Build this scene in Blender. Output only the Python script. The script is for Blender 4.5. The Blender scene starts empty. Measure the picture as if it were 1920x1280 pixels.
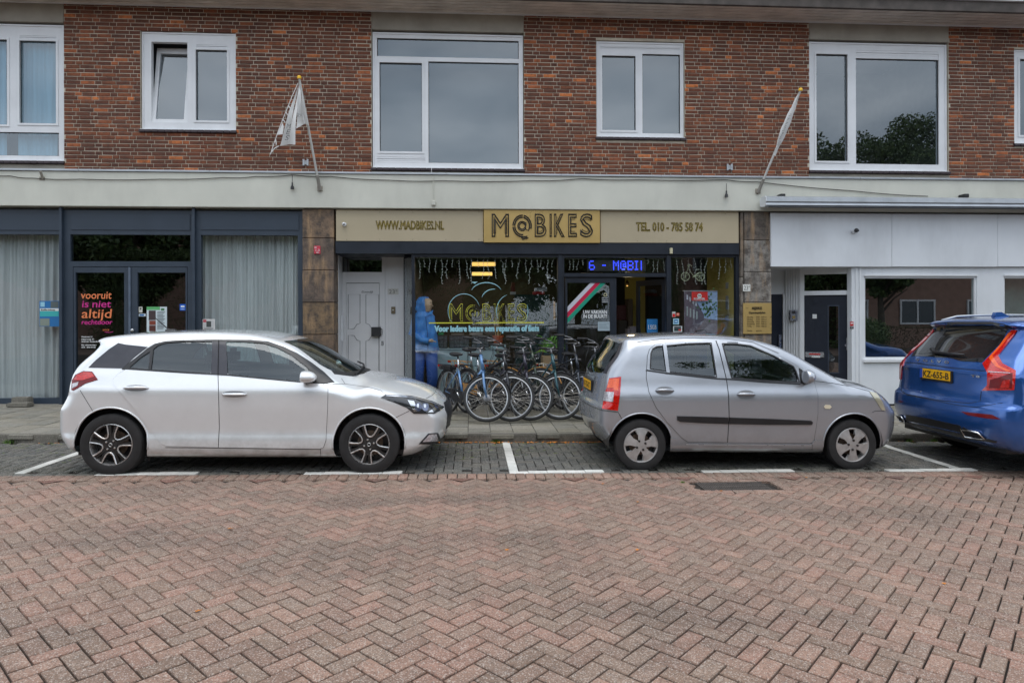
import bpy, bmesh, math, random
import numpy as np
from mathutils import Vector, Matrix
from mathutils.bvhtree import BVHTree
R = random.Random(7)
NR = np.random.default_rng(11)
S = bpy.context.scene
# ------------------------------------------------------------------ camera
FPX = 1225.0; TH = math.atan(76/1225); RHO = .00304; EYE = 1.65; GR = .0134
F = Vector((math.sin(TH), math.cos(TH), 0)); R0 = Vector((math.cos(TH), -math.sin(TH), 0)); U0 = Vector((0, 0, 1))
RV = R0*math.cos(RHO) - U0*math.sin(RHO); UV = U0*math.cos(RHO) + R0*math.sin(RHO)
EYEP = Vector((0, 0, EYE))
cd = bpy.data.cameras.new('camera'); cam = bpy.data.objects.new('camera', cd); S.collection.objects.link(cam)
cd.sensor_fit = 'HORIZONTAL'; cd.sensor_width = 36; cd.lens = 36*FPX/1920; cd.shift_y = -50/1920
cd.clip_start = .05; cd.clip_end = 600
m = Matrix((RV, UV, -F)).transposed().to_4x4(); m.translation = EYEP; cam.matrix_world = m
S.camera = cam
# ------------------------------------------------------------------ light
SUN_EL, SUN_AZ = 76, 190
w = bpy.data.worlds.new('World'); S.world = w; w.use_nodes = True
wn = w.node_tree; wn.nodes.clear(); wl = wn.links
out = wn.nodes.new('ShaderNodeOutputWorld'); bg = wn.nodes.new('ShaderNodeBackground')
sky = wn.nodes.new('ShaderNodeTexSky'); sky.sky_type = 'NISHITA'; sky.sun_disc = False
sky.sun_elevation = math.radians(SUN_EL); sky.sun_rotation = math.radians(SUN_AZ)
tc = wn.nodes.new('ShaderNodeTexCoord'); mp = wn.nodes.new('ShaderNodeMapping'); mp.inputs['Scale'].default_value = (1, 1, 2.2)
nz = wn.nodes.new('ShaderNodeTexNoise'); nz.inputs['Scale'].default_value = 3.1; nz.inputs['Detail'].default_value = 5; nz.inputs['Roughness'].default_value = .5
cr = wn.nodes.new('ShaderNodeValToRGB'); cr.color_ramp.elements[0].position = .34; cr.color_ramp.elements[0].color = (4.6, 5.5, 6.6, 1)
cr.color_ramp.elements[1].position = .68; cr.color_ramp.elements[1].color = (11.8, 12.5, 13.4, 1)
mx = wn.nodes.new('ShaderNodeMixRGB'); mx.inputs[0].default_value = .86
wl.new(tc.outputs['Generated'], mp.inputs[0]); wl.new(mp.outputs[0], nz.inputs[0]); wl.new(nz.outputs[0], cr.inputs[0])
wl.new(sky.outputs[0], mx.inputs[1]); wl.new(cr.outputs[0], mx.inputs[2]); wl.new(mx.outputs[0], bg.inputs[0])
bg.inputs[1].default_value = .13
wl.new(bg.outputs[0], out.inputs[0])
sd = bpy.data.lights.new('sun', 'SUN'); sd.energy = 1.25; sd.angle = math.radians(48); sd.color = (1, .965, .92)
so = bpy.data.objects.new('sun', sd); S.collection.objects.link(so)
az = math.radians(SUN_AZ); el = math.radians(SUN_EL)
sdir = Vector((math.sin(az)*math.cos(el), math.cos(az)*math.cos(el), math.sin(el)))
so.rotation_euler = sdir.to_track_quat('Z', 'Y').to_euler()
S.view_settings.view_transform = 'Standard'; S.view_settings.look = 'None'; S.view_settings.exposure = 0.28
S.view_settings.gamma = 1; S.view_settings.use_curve_mapping = False
S.render.engine = 'CYCLES'; S.cycles.max_bounces = 8; S.cycles.transparent_max_bounces = 16; S.cycles.use_denoising = True
S.cycles.caustics_reflective = False; S.cycles.caustics_refractive = False
# ------------------------------------------------------------------ helpers
COL = S.collection
def ray(px, py): return F + RV*((px-960)/FPX) - UV*((py-590)/FPX)
def W(px, py, Y):                       # the place at depth Y that the photograph shows at (px, py)
    d = ray(px, py); return EYEP + d*(Y/d.y)
def gz(x): return -GR*x                 # the street falls gently to the right
def GP(px, py, off=0):
    d = ray(px, py); t = (EYE-off)/(-d.z-GR*d.x); return EYEP + d*t
def tag(o, label=None, cat=None, group=None, kind=None):
    if label: o['label'] = label
    if cat: o['category'] = cat
    if group: o['group'] = group
    if kind: o['kind'] = kind
    return o
WORLDP = {}
def base(name, loc, *a, **k):            # an Empty at a thing's base whose parts are modelled in world coordinates
    o = empty(name, loc, *a, **k); WORLDP[o.name] = Matrix.Translation(-Vector(loc)); return o
def empty(name, loc=(0, 0, 0), label=None, cat=None, group=None, kind=None, rot=(0, 0, 0)):
    o = bpy.data.objects.new(name, None); COL.objects.link(o); o.location = loc; o.rotation_euler = rot; o.empty_display_size = .1
    return tag(o, label, cat, group, kind)
def link(name, me, parent=None, kind=None):
    o = bpy.data.objects.new(name, me); COL.objects.link(o)
    if parent:
        o.parent = parent
        if parent.name in WORLDP: o.matrix_parent_inverse = WORLDP[parent.name]
    if kind: o['kind'] = kind
    return o
class MB:
    def __init__(s): s.v = []; s.f = []
    def quad(s, a, b, c, d): n = len(s.v); s.v += [tuple(a), tuple(b), tuple(c), tuple(d)]; s.f.append((n, n+1, n+2, n+3)); return s
    def poly(s, pts): n = len(s.v); s.v += [tuple(p) for p in pts]; s.f.append(tuple(range(n, n+len(pts)))); return s
    def box(s, x0, x1, y0, y1, z0, z1, b=0.0):
        if x0 > x1: x0, x1 = x1, x0
        if y0 > y1: y0, y1 = y1, y0
        if z0 > z1: z0, z1 = z1, z0
        if b <= 0:
            n = len(s.v)
            s.v += [(x, y, z) for z in (z0, z1) for y in (y0, y1) for x in (x0, x1)]
            s.f += [tuple(n+i for i in q) for q in ((0, 2, 3, 1), (4, 5, 7, 6), (0, 1, 5, 4), (2, 6, 7, 3), (0, 4, 6, 2), (1, 3, 7, 5))]
        else:
            bm = bmesh.new(); bmesh.ops.create_cube(bm, size=1)
            for v in bm.verts: v.co = Vector((x0+(v.co.x+.5)*(x1-x0), y0+(v.co.y+.5)*(y1-y0), z0+(v.co.z+.5)*(z1-z0)))
            b = min(b, .45*(x1-x0), .45*(y1-y0), .45*(z1-z0))
            bmesh.ops.bevel(bm, geom=bm.edges[:], offset=b, segments=1 if b < .012 else 2, affect='EDGES')
            s.addbm(bm)
        return s
    def addbm(s, bm):
        n = len(s.v); bm.verts.index_update()
        s.v += [tuple(v.co) for v in bm.verts]; s.f += [tuple(n+v.index for v in f.verts) for f in bm.faces]; bm.free(); return s
    def tube(s, pts, r, n=8, caps=True, closed=False):
        pts = [Vector(p) for p in pts]; k = len(pts)
        rr = r if hasattr(r, '__len__') else [r]*k
        base = len(s.v); up = None
        for i, p in enumerate(pts):
            if closed: t = (pts[(i+1) % k]-pts[i-1])
            else: t = pts[min(i+1, k-1)]-pts[max(i-1, 0)]
            t.normalize()
            if up is None: up = Vector((0, 0, 1)) if abs(t.z) < .9 else Vector((1, 0, 0))
            a = up - t*up.dot(t)
            if a.length < 1e-5: a = Vector((1, 0, 0)) - t*t.x
            a.normalize(); up = a; b = t.cross(a)
            for j in range(n):
                q = 2*math.pi*j/n; s.v.append(tuple(p + (a*math.cos(q)+b*math.sin(q))*rr[i]))
        for i in range(k if closed else k-1):
            for j in range(n):
                i2 = (i+1) % k; s.f.append((base+i*n+j, base+i*n+(j+1) % n, base+i2*n+(j+1) % n, base+i2*n+j))
        if caps and not closed:
            s.f.append(tuple(base+j for j in range(n))[::-1]); s.f.append(tuple(base+(k-1)*n+j for j in range(n)))
        return s
    def lathe(s, prof, n=32, axis='y', c=(0, 0, 0)):      # prof: (radius, along)
        base = len(s.v); k = len(prof); cx, cy, cz = c
        for (r, a) in prof:
            for j in range(n):
                q = 2*math.pi*j/n; u, v = r*math.cos(q), r*math.sin(q)
                s.v.append((cx+u, cy+a, cz+v) if axis == 'y' else (cx+u, cy+v, cz+a) if axis == 'z' else (cx+a, cy+u, cz+v))
        for i in range(k-1):
            for j in range(n): s.f.append((base+i*n+j, base+i*n+(j+1) % n, base+(i+1)*n+(j+1) % n, base+(i+1)*n+j))
        return s
    def prism(s, pts, d):          # closed outline pts (3D), extruded by vector d
        n = len(s.v); k = len(pts); d = Vector(d)
        s.v += [tuple(p) for p in pts] + [tuple(Vector(p)+d) for p in pts]
        s.f.append(tuple(range(n, n+k))); s.f.append(tuple(range(n+2*k-1, n+k-1, -1)))
        for i in range(k): s.f.append((n+i, n+k+i, n+k+(i+1) % k, n+(i+1) % k))
        return s
    def mesh(s, name, mat=None, smooth=False, ang=None):
        me = bpy.data.meshes.new(name); me.from_pydata(s.v, [], s.f)
        if mat: me.materials.append(mat)
        bm = bmesh.new(); bm.from_mesh(me); bmesh.ops.recalc_face_normals(bm, faces=bm.faces); bm.to_mesh(me); bm.free()
        if smooth or ang:
            me.shade_smooth()
            if ang: me.set_sharp_from_angle(angle=math.radians(ang))
        return me
    def build(s, name, mat=None, parent=None, smooth=False, ang=None, kind=None):
        return link(name, s.mesh(name, mat, smooth, ang), parent, kind)
def bx(name, mat, parent, *a, b=0.0, kind=None): return MB().box(*a, b=b).build(name, mat, parent, kind=kind)
def rectbox(mb, r, Y0, Y1, b=0.0, Yref=None):     # pixel rectangle (x0,y0,x1,y1) at depth Yref, box between Y0 and Y1
    Yr = Yref or Y0; a = W(r[0], r[1], Yr); c = W(r[2], r[3], Yr); a2 = W(r[0], r[3], Yr); c2 = W(r[2], r[1], Yr)
    mb.box((a.x+a2.x)/2, (c.x+c2.x)/2, Y0, Y1, (c.z+a2.z)/2, (a.z+c2.z)/2, b); return mb
# ------------------------------------------------------------------ materials
MATS = {}
class NT:
    def __init__(s, name):
        s.m = bpy.data.materials.new(name); s.m.use_nodes = True; s.n = s.m.node_tree.nodes; s.l = s.m.node_tree.links
        s.b = s.n['Principled BSDF']; s.o = s.n['Material Output']; s.tc = s.n.new('ShaderNodeTexCoord')
    def N(s, t, **k):
        n = s.n.new(t)
        for a, v in k.items():
            if a in n.inputs: n.inputs[a].default_value = v
            else: setattr(n, a, v)
        return n
    def noise(s, scale, detail=4, rough=.55, vec=None, coord='Object', stretch=None):
        n = s.N('ShaderNodeTexNoise', Scale=scale, Detail=detail, Roughness=rough)
        src = vec or s.tc.outputs[coord]
        if stretch:
            mp = s.N('ShaderNodeMapping'); mp.inputs['Scale'].default_value = stretch; s.l.new(src, mp.inputs[0]); src = mp.outputs[0]
        s.l.new(src, n.inputs[0]); return n.outputs[0]
    def ramp(s, fac, stops, interp='LINEAR'):
        r = s.N('ShaderNodeValToRGB'); cr = r.color_ramp; cr.interpolation = interp
        while len(cr.elements) < len(stops): cr.elements.new(.5)
        for e, (p, c) in zip(cr.elements, stops):
            e.position = p; e.color = (c, c, c, 1) if not hasattr(c, '__len__') else tuple(c)+(1,)
        s.l.new(fac, r.inputs[0]); return r.outputs[0]
    def mix(s, a, b, fac, mode='MIX'):
        n = s.N('ShaderNodeMixRGB', blend_type=mode)
        for i, x in ((0, fac), (1, a), (2, b)):
            if hasattr(x, 'is_linked'): s.l.new(x, n.inputs[i])
            elif i == 0: n.inputs[0].default_value = x
            else: n.inputs[i].default_value = tuple(x)+(1,) if hasattr(x, '__len__') else (x, x, x, 1)
        return n.outputs[0]
    def math(s, op, a, b=0):
        n = s.N('ShaderNodeMath', operation=op)
        for i, x in ((0, a), (1, b)):
            if hasattr(x, 'is_linked'): s.l.new(x, n.inputs[i])
            else: n.inputs[i].default_value = x
        return n.outputs[0]
    def bump(s, h, strength=.3, dist=.01):
        n = s.N('ShaderNodeBump'); n.inputs['Strength'].default_value = strength; n.inputs['Distance'].default_value = dist
        s.l.new(h, n.inputs['Height']); s.l.new(n.outputs[0], s.b.inputs['Normal']); return n.outputs[0]
    def col(s, c): 
        if hasattr(c, 'is_linked'): s.l.new(c, s.b.inputs['Base Color'])
        else: s.b.inputs['Base Color'].default_value = tuple(c)+(1,)
    def rough(s, r):
        if hasattr(r, 'is_linked'): s.l.new(r, s.b.inputs['Roughness'])
        else: s.b.inputs['Roughness'].default_value = r
def lin(r, g, b):
    f = lambda c: (c/255/12.92 if c/255 <= .04045 else ((c/255+.055)/1.055)**2.4)
    return (f(r), f(g), f(b))
def mat(name, c, rough=.5, metal=0.0, var=.15, scale=6, bump=0, bscale=60, coat=0, dirt=0, spec=None, emit=None):
    if name in MATS: return MATS[name]
    t = NT(name)
    n = t.noise(scale, 5)
    lo = tuple(x*(1-var) for x in c); hi = tuple(min(1, x*(1+var)) for x in c)
    k = t.ramp(n, [(.3, lo), (.7, hi)])
    if dirt:
        d = t.noise(scale*.35, 6, .65, stretch=(1, 1, .35)); dm = t.ramp(d, [(.48, 0), (.75, dirt)])
        k = t.mix(k, (.06, .055, .045), dm)
    t.col(k); r = t.ramp(t.noise(scale*2, 3), [(.3, max(.03, rough-.07)), (.7, min(1, rough+.08))]); t.rough(r)
    t.b.inputs['Metallic'].default_value = metal
    if coat: t.b.inputs['Coat Weight'].default_value = coat; t.b.inputs['Coat Roughness'].default_value = .04
    if spec is not None: t.b.inputs['Specular IOR Level'].default_value = spec
    if bump: t.bump(t.noise(bscale, 4), bump, .004)
    if emit: t.b.inputs['Emission Color'].default_value = tuple(c)+(1,); t.b.inputs['Emission Strength'].default_value = emit
    MATS[name] = t.m; return t.m
def rnd(t):        # one random number per piece, whether a lone object or an island of a joined mesh
    a = t.N('ShaderNodeObjectInfo'); g = t.N('ShaderNodeNewGeometry')
    return t.math('FRACT', t.math('ADD', t.math('MULTIPLY', a.outputs['Random'], 7.13), t.math('MULTIPLY', g.outputs['Random Per Island'], 3.71)))
def world_noise(t, *a, **k):
    g = t.N('ShaderNodeNewGeometry'); return t.noise(*a, vec=g.outputs['Position'], **k)
def glass(name, tint=(.8, .86, .86), refl=.14, rough=.0):
    if name in MATS: return MATS[name]
    t = NT(name); t.n.remove(t.b)
    tr = t.N('ShaderNodeBsdfTransparent'); tr.inputs[0].default_value = tuple(tint)+(1,)
    gl = t.N('ShaderNodeBsdfGlossy'); gl.inputs['Roughness'].default_value = rough; gl.inputs[0].default_value = (.92, .97, 1, 1)
    ge = t.N('ShaderNodeNewGeometry'); dt = t.N('ShaderNodeVectorMath', operation='DOT_PRODUCT'); t.l.new(ge.outputs['Incoming'], dt.inputs[0]); t.l.new(ge.outputs['Normal'], dt.inputs[1])
    sc = t.math('POWER', t.math('SUBTRACT', 1.0, t.math('ABSOLUTE', dt.outputs['Value'])), 4.0); sc = t.math('MULTIPLY', sc, .85)
    bp = t.N('ShaderNodeBump'); bp.inputs['Strength'].default_value = .03; bp.inputs['Distance'].default_value = .02
    t.l.new(t.noise(1.1, 1), bp.inputs['Height']); t.l.new(bp.outputs[0], gl.inputs['Normal'])
    fac = t.math('MINIMUM', t.math('ADD', sc, refl+.05), 1.0)
    ms = t.N('ShaderNodeMixShader'); t.l.new(fac, ms.inputs[0]); t.l.new(tr.outputs[0], ms.inputs[1]); t.l.new(gl.outputs[0], ms.inputs[2])
    t.l.new(ms.outputs[0], t.o.inputs[0]); MATS[name] = t.m; return t.m
def brickmat():
    t = NT('brown_brick'); r = rnd(t)
    c = t.ramp(r, [(0, lin(102, 62, 45)), (.16, lin(118, 70, 49)), (.34, lin(106, 66, 49)), (.48, lin(126, 75, 51)), (.6, lin(104, 62, 46)), (.7, lin(136, 79, 51)), (.8, lin(118, 68, 46)), (.87, lin(172, 98, 58)), (.92, lin(148, 86, 56)), (.968, lin(206, 120, 66))], 'CONSTANT')
    n = world_noise(t, 14, 5, .7); c = t.mix(c, lin(66, 44, 38), t.ramp(n, [(.46, 0), (.66, .62)]))
    n3 = world_noise(t, 1.1, 3); c = t.mix(c, lin(62, 40, 34), t.ramp(n3, [(.5, 0), (.75, .5)]))
    n2 = world_noise(t, 90, 4, .7); c = t.mix(c, (.5, .4, .33), t.ramp(n2, [(.62, 0), (.8, .35)]))
    t.col(c); t.rough(.85); t.bump(world_noise(t, 60, 6, .7, stretch=(1, 1, 2.2)), .75, .008); MATS['brick'] = t.m; return t.m
def pavemat(name, cols, dk, speck=.5):
    t = NT(name); r = rnd(t)
    c = t.ramp(r, [(i/len(cols), x) for i, x in enumerate(cols)], 'CONSTANT')
    big = world_noise(t, .8, 6, .65, stretch=(.35, 1, 1)); c = t.mix(c, dk, t.ramp(big, [(.46, 0), (.64, .7)]))
    sm = world_noise(t, 12, 4, .7); c = t.mix(c, dk, t.ramp(sm, [(.5, 0), (.75, .4)]))
    v = t.N('ShaderNodeTexVoronoi', Scale=190.0); g = t.N('ShaderNodeNewGeometry'); t.l.new(g.outputs['Position'], v.inputs[0])
    rv = t.N('ShaderNodeSeparateColor'); t.l.new(v.outputs['Color'], rv.inputs[0])
    c = t.mix(c, (.62, .56, .5), t.ramp(rv.outputs[0], [(.78, 0), (.86, speck)]))
    c = t.mix(c, (.035, .03, .028), t.ramp(rv.outputs[1], [(.74, 0), (.86, speck*1.1)]))
    t.col(c); t.rough(.82); t.bump(t.math('ADD', rv.outputs[2], t.math('MULTIPLY', sm, 2)), .4, .004); MATS[name] = t.m; return t.m
M_brick = brickmat()
M_mortar = mat('mortar', lin(188, 178, 160), .9, var=.2, scale=5, bump=.4, bscale=150)
M_red = pavemat('red_clinker', [lin(143, 113, 97), lin(136, 112, 97), lin(149, 115, 99), lin(131, 107, 91), lin(141, 114, 98), lin(151, 120, 103), lin(133, 106, 91), lin(138, 115, 99)], lin(88, 74, 64), .42)
M_grey = pavemat('grey_clinker', [lin(88, 88, 84), lin(78, 79, 76), lin(96, 95, 89), lin(84, 82, 78), lin(72, 73, 71), lin(92, 89, 82)], lin(56, 58, 46), .35)
M_tile = pavemat('pavement_tile', [lin(134, 130, 119), lin(126, 123, 113), lin(140, 135, 122), lin(130, 125, 112), lin(120, 118, 109)], lin(88, 86, 68), .3)
M_wpave = pavemat('white_clinker', [lin(214, 214, 208), lin(204, 204, 198), lin(220, 218, 212)], lin(150, 148, 140), .15)
M_joint = mat('joint_sand', lin(40, 33, 28), .95, var=.4, scale=9, bump=.5, bscale=200)
M_kerb = pavemat('kerb_concrete', [lin(112, 108, 100), lin(104, 100, 94), lin(118, 114, 104)], lin(60, 62, 48), .3)
M_conc = mat('pebbled_concrete', lin(158, 152, 140), .9, var=.14, scale=3, bump=.7, bscale=240, dirt=.25)
M_band = mat('painted_concrete', lin(208, 208, 196), .7, var=.06, scale=1.6, bump=.35, bscale=60, dirt=.22)
M_white = mat('white_window_frame', lin(226, 228, 230), .35, var=.05, scale=3, dirt=.10)
M_alu = mat('aluminium_trim', lin(186, 190, 194), .38, .6, var=.1, scale=4)
M_navy = mat('slate_blue_frame', lin(52, 63, 76), .45, var=.08, scale=3)
M_black = mat('black_frame', lin(26, 33, 44), .4, var=.15, scale=3)
M_dark = mat('dark_void', (.012, .012, .013), .9)
M_sill = mat('dark_sill', lin(58, 46, 50), .5, var=.3, scale=12)
M_soffit = mat('soffit_plank', lin(222, 214, 204), .7, var=.2, scale=2.5, dirt=.2)
M_beige = mat('beige_sign_panel', lin(178, 165, 138), .45, var=.05, scale=1.2)
M_gold = mat('gold_sign_panel', lin(196, 166, 104), .32, .35, var=.06, scale=1.2)
M_doorw = mat('grey_white_door', lin(212, 212, 213), .45, var=.05, scale=3)
M_wpanel = mat('white_panel', lin(224, 227, 230), .5, var=.05, scale=1.5, dirt=.26, bump=.15, bscale=80)
M_gup = glass('window_glass', (.70, .78, .82), .12)
M_gshop = glass('shop_glass', (.92, .95, .95), .06)
M_steel = mat('steel', (.55, .56, .57), .28, 1.0, var=.08, scale=20)
M_blackp = mat('black_plastic', (.02, .02, .022), .5, var=.2, scale=20)
M_paper = mat('white_paper', (.72, .73, .72), .7, var=.03)
M_ink = mat('black_ink', (.015, .015, .014), .6)
def font(name, txt, size, loc, mat_, parent=None, sx=1.0, off=0.0, align='LEFT', rot=(math.pi/2, 0, 0), ext=.002, outline=0, shear=0, space=1, kind=None):
    c = bpy.data.curves.new(name, 'FONT'); c.body = txt; c.size = size; c.align_x = align; c.align_y = 'BOTTOM_BASELINE'
    c.extrude = ext; c.offset = off; c.shear = shear; c.space_character = space; c.resolution_u = 3
    if outline: c.fill_mode = 'NONE'; c.extrude = 0; c.bevel_depth = outline; c.bevel_resolution = 0
    o = bpy.data.objects.new(name, c); o.rotation_euler = rot; o.location = loc; o.scale = (sx, 1, 1)
    COL.objects.link(o); bpy.context.view_layer.update()
    me = bpy.data.meshes.new_from_object(o.evaluated_get(bpy.context.evaluated_depsgraph_get()))
    mw = o.matrix_world.copy(); bpy.data.objects.remove(o); bpy.data.curves.remove(c)
    me.transform(mw); me.materials.clear(); me.materials.append(mat_)
    return link(name, me, parent, kind)
def ftxt(name, txt, r, Y, mat_, parent=None, off=0.0, **k):   # lettering that fills pixel rectangle r at depth Y (cap height = rectangle height)
    a = W(r[0], r[3], Y); b = W(r[2], r[1], Y); h = b.z-a.z
    o = font(name, txt, h/.70, (0, 0, 0), mat_, parent, 1, off, **k); me = o.data
    n = len(me.vertices); co = np.empty(n*3); me.vertices.foreach_get('co', co); co = co.reshape(-1, 3)
    x0, x1 = co[:, 0].min(), co[:, 0].max(); s = (b.x-a.x)/(x1-x0)
    co[:, 0] = (co[:, 0]-x0)*s + a.x; co[:, 2] += a.z; co[:, 1] += Y
    me.vertices.foreach_set('co', co.ravel()); me.update(); return o
# ================================================================== GROUND
def pyramid_mesh(name, sx, sy, h, b, mt, mat_):     # a paving stone: bevelled top, sides down
    m = MB(); x, y = sx/2, sy/2
    v = [(-x, -y, -h), (x, -y, -h), (x, y, -h), (-x, y, -h), (-x, -y, -b), (x, -y, -b), (x, y, -b), (-x, y, -b), (-x+b, -y+b, 0), (x-b, -y+b, 0), (x-b, y-b, 0), (-x+b, y-b, 0)]
    f = [(8, 9, 10, 11)] + [(4+i, 4+(i+1) % 4, 8+(i+1) % 4, 8+i) for i in range(4)] + [(i, (i+1) % 4, 4+(i+1) % 4, 4+i) for i in range(4)]
    m.v = v; m.f = f; return m.mesh(name, mat_)
SLOPE = math.atan(GR)
def pieces(items, proto, parent, name, nmax, key, mat_, jit=.0012, tilt=.006):
    """items: (x, y, rot) ; nearest nmax are objects that share one mesh, the rest one joined part"""
    items = sorted(items, key=key); big = items[:nmax]; rest = items[nmax:]
    def M(x, y, z, r): return Matrix.Translation((x, y, z)) @ Matrix.Rotation(SLOPE + R.gauss(0, tilt), 4, 'Y') @ Matrix.Rotation(R.gauss(0, tilt), 4, 'X') @ Matrix.Rotation(r + R.gauss(0, .005), 4, 'Z')
    for (x, y, z, r) in big:
        o = link(name, proto, parent); o.matrix_basis = M(x, y, z + R.gauss(0, jit), r)
    if rest:
        co = np.array([v.co[:] for v in proto.vertices]); fa = np.array([p.vertices[:] for p in proto.polygons]); k = len(co)
        V = np.empty((len(rest), k, 3)); 
        for i, (x, y, z, r) in enumerate(rest):
            mm = np.array(M(x, y, z + R.gauss(0, jit), r)); V[i] = co @ mm[:3, :3].T + mm[:3, 3]
        FA = (fa[None] + (np.arange(len(rest))*k)[:, None, None]).reshape(-1, 4)
        me = bpy.data.meshes.new(name); me.vertices.add(len(rest)*k); me.vertices.foreach_set('co', V.ravel())
        me.loops.add(FA.size); me.loops.foreach_set('vertex_index', FA.ravel()); me.polygons.add(len(FA))
        me.polygons.foreach_set('loop_start', np.arange(len(FA))*4); me.polygons.foreach_set('loop_total', np.full(len(FA), 4))
        me.update(calc_edges=True); me.validate(); me.materials.append(mat_)
        link(name+'_field', me, parent, 'stuff')
def herring(x0, x1, y0, y1, L, rot45):
    out = []; c = L/2; n = int(max(x1-x0, y1-y0)/c*1.5)+6; cx, cy = (x0+x1)/2, (y0+y1)/2; a = math.pi/4 if rot45 else 0
    for i in range(-n, n):
        for j in range(-n, n):
            k = (i-j) % 4
            if k == 0: px, py, r = (i+1)*c, (j+.5)*c, 0
            elif k == 3: px, py, r = (i+.5)*c, (j+1)*c, math.pi/2
            else: continue
            X = cx + px*math.cos(a) - py*math.sin(a); Y = cy + px*math.sin(a) + py*math.cos(a)
            if x0 <= X <= x1 and y0 <= Y <= y1: out.append((X, Y, r+a))
    return out
YE, YK, YF = 6.80, 8.50, 11.30      # road edge, kerb, house front
YW = YE + .10                       # white line row lies just inside the bays
def sheet(name, x0, x1, y0, y1, off, mat_, kind='structure'):
    m = MB(); m.quad((x0, y0, gz(x0)+off), (x1, y0, gz(x1)+off), (x1, y1, gz(x1)+off), (x0, y1, gz(x0)+off))
    o = m.build(name, mat_); tag(o, kind=kind); return o
tg = NT('street_ground'); tg.col(tg.ramp(world_noise(tg, 3, 5), [(.3, lin(92, 78, 70)), (.7, lin(120, 100, 90))])); tg.rough(.9)
sheet('ground', -90, 90, -90, 60, -.045, tg.m)
PH = .06
road = sheet('road', -16, 16, -3.0, YE, -.018, M_joint)
pr = pyramid_mesh('paver', .1905, .090, PH, .004, None, M_red)
dist = lambda t: (t[0]**2 + t[1]**2) if t[1] > 2.35 else 1e6 + t[1]
def inview(t, m=60):
    d = Vector((t[0], t[1], t[2])) - EYEP; z = d.dot(F)
    if z <= .1: return False
    x = 960+FPX*d.dot(RV)/z; y = 590-FPX*d.dot(UV)/z; return -m < x < 1920+m and y < 1280+m
kv = lambda t: (0 if inview(t) else 1, t[0]**2+t[1]**2)
GX0, GX1 = W(1291, 903, 1).x, 0
g0 = GP(1300, 903); g1 = GP(1437, 904); g2 = GP(1445, 918); g3 = GP(1325, 918)
gx0, gx1 = (g0.x+g3.x)/2, (g1.x+g2.x)/2; gy0, gy1 = (g2.y+g3.y)/2, (g0.y+g1.y)/2
items = []
for (x, y, r) in herring(-9.5, 10.5, .6, YE-.19, .2, True):
    if gx0-.1 < x < gx1+.1 and gy0-.06 < y < gy1+.20: continue
    items.append((x, y, gz(x), r))
pieces(items, pr, road, 'paver', 300, kv, M_red)
# header course along the road edge and small triangular infills
hd = []; x = -10
while x < 11: hd.append((x, YE-.1, gz(x)+.004, math.pi/2)); x += .1
pieces(hd, pr, road, 'header_paver', 0, kv, M_red)
tri = MB()
x = -10
while x < 11:
    y1 = YE-.203; tri.v += [(x-.13, y1, gz(x)+.006), (x+.13, y1, gz(x)+.006), (x, y1-.13, gz(x)+.006)]; n = len(tri.v); tri.f.append((n-3, n-2, n-1)); x += .85 if int(x*3) % 3 else 1.13
tri.build('corner_paver', pavemat('brown_clinker', [lin(112, 76, 62), lin(124, 84, 70), lin(104, 74, 62)], lin(80, 56, 48), .3), road, kind='stuff')
# pavers framing the drain
fr = []
for i in range(int((gx1-gx0+.2)/.2)+1): fr += [(gx0-.05+i*.2, gy0-.06, gz(gx0+i*.2), 0), (gx0-.05+i*.2, gy1+.06, gz(gx0+i*.2), 0), (gx0-.05+i*.2, gy1+.165, gz(gx0+i*.2), 0)]
for j in range(2): fr += [(gx0-.13, gy0+.04+j*.2, gz(gx0), math.pi/2), (gx1+.13, gy0+.04+j*.2, gz(gx1), math.pi/2)]
pieces([(a, b, c+.004, d) for a, b, c, d in fr], pr, road, 'drain_edge_paver', 300, kv, M_red)
# drain grate
dg = base('street_drain', ((gx0+gx1)/2, gy0, gz(gx0)), 'long black slotted drain grate set in the red paving beside the grey car', 'drain')
m = MB(); m.box(gx0, gx1, gy0, gy1, gz(gx0)-.08, gz(gx0)-.05); m.build('drain_floor', M_dark, dg)
m = MB(); k = int((gx1-gx0)/.022)
for i in range(k):
    xx = gx0+(i+.5)*(gx1-gx0)/k; m.box(xx-.006, xx+.006, gy0, gy1, gz(xx)-.03, gz(xx)-.004)
for yy in (gy0, (gy0+gy1)/2, gy1): m.box(gx0, gx1, yy-.008, yy+.008, gz(gx1)-.03, gz((gx0+gx1)/2)-.002)
m.build('grate', mat('cast_iron', (.10, .085, .075), .7, .2, var=.3, scale=30), dg)
# parking bays
bay = sheet('parking_bay', -16, 16, YE, YK, -.018, M_joint)
pg = pyramid_mesh('paver', .1905, .090, PH, .004, None, M_grey)
pw = pyramid_mesh('line_paver', .197, .0965, PH, .004, None, M_wpave)
xd = GP(957, 860).x; xl = GP(92, 868).x; xr = GP(1732, 858).x
lines_x = [xl, xd, xr, xr+4.9]
items = []; wl_ = []
for xx in lines_x:
    yy = YE+.1
    while yy < YK-.08: wl_.append((xx, yy+.10, gz(xx), math.pi/2)); yy += .2
for (a, b) in ((265, 380), (573, 763), (955, 1137), (1318, 1497), (1670, 1845), (-120, 60)):
    x0 = GP(a, 885).x; k = max(1, round((GP(b, 885).x-x0)/.2))
    if (a, b) == (265, 380): x0 -= .4; k = 5
    if a == -120: x0 -= .6; k = 3
    for i in range(k): wl_.append((x0+(i+.5)*.2, YE+.05, gz(x0), 0))
occ = [(t[0], t[1]) for t in wl_ if t[3] == 0]
for i in range(100):
    x = -9.9+i*.2
    if not any(abs(x-a) < .13 for a, b in occ): items.append((x, YE+.05, gz(x), 0))
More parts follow.
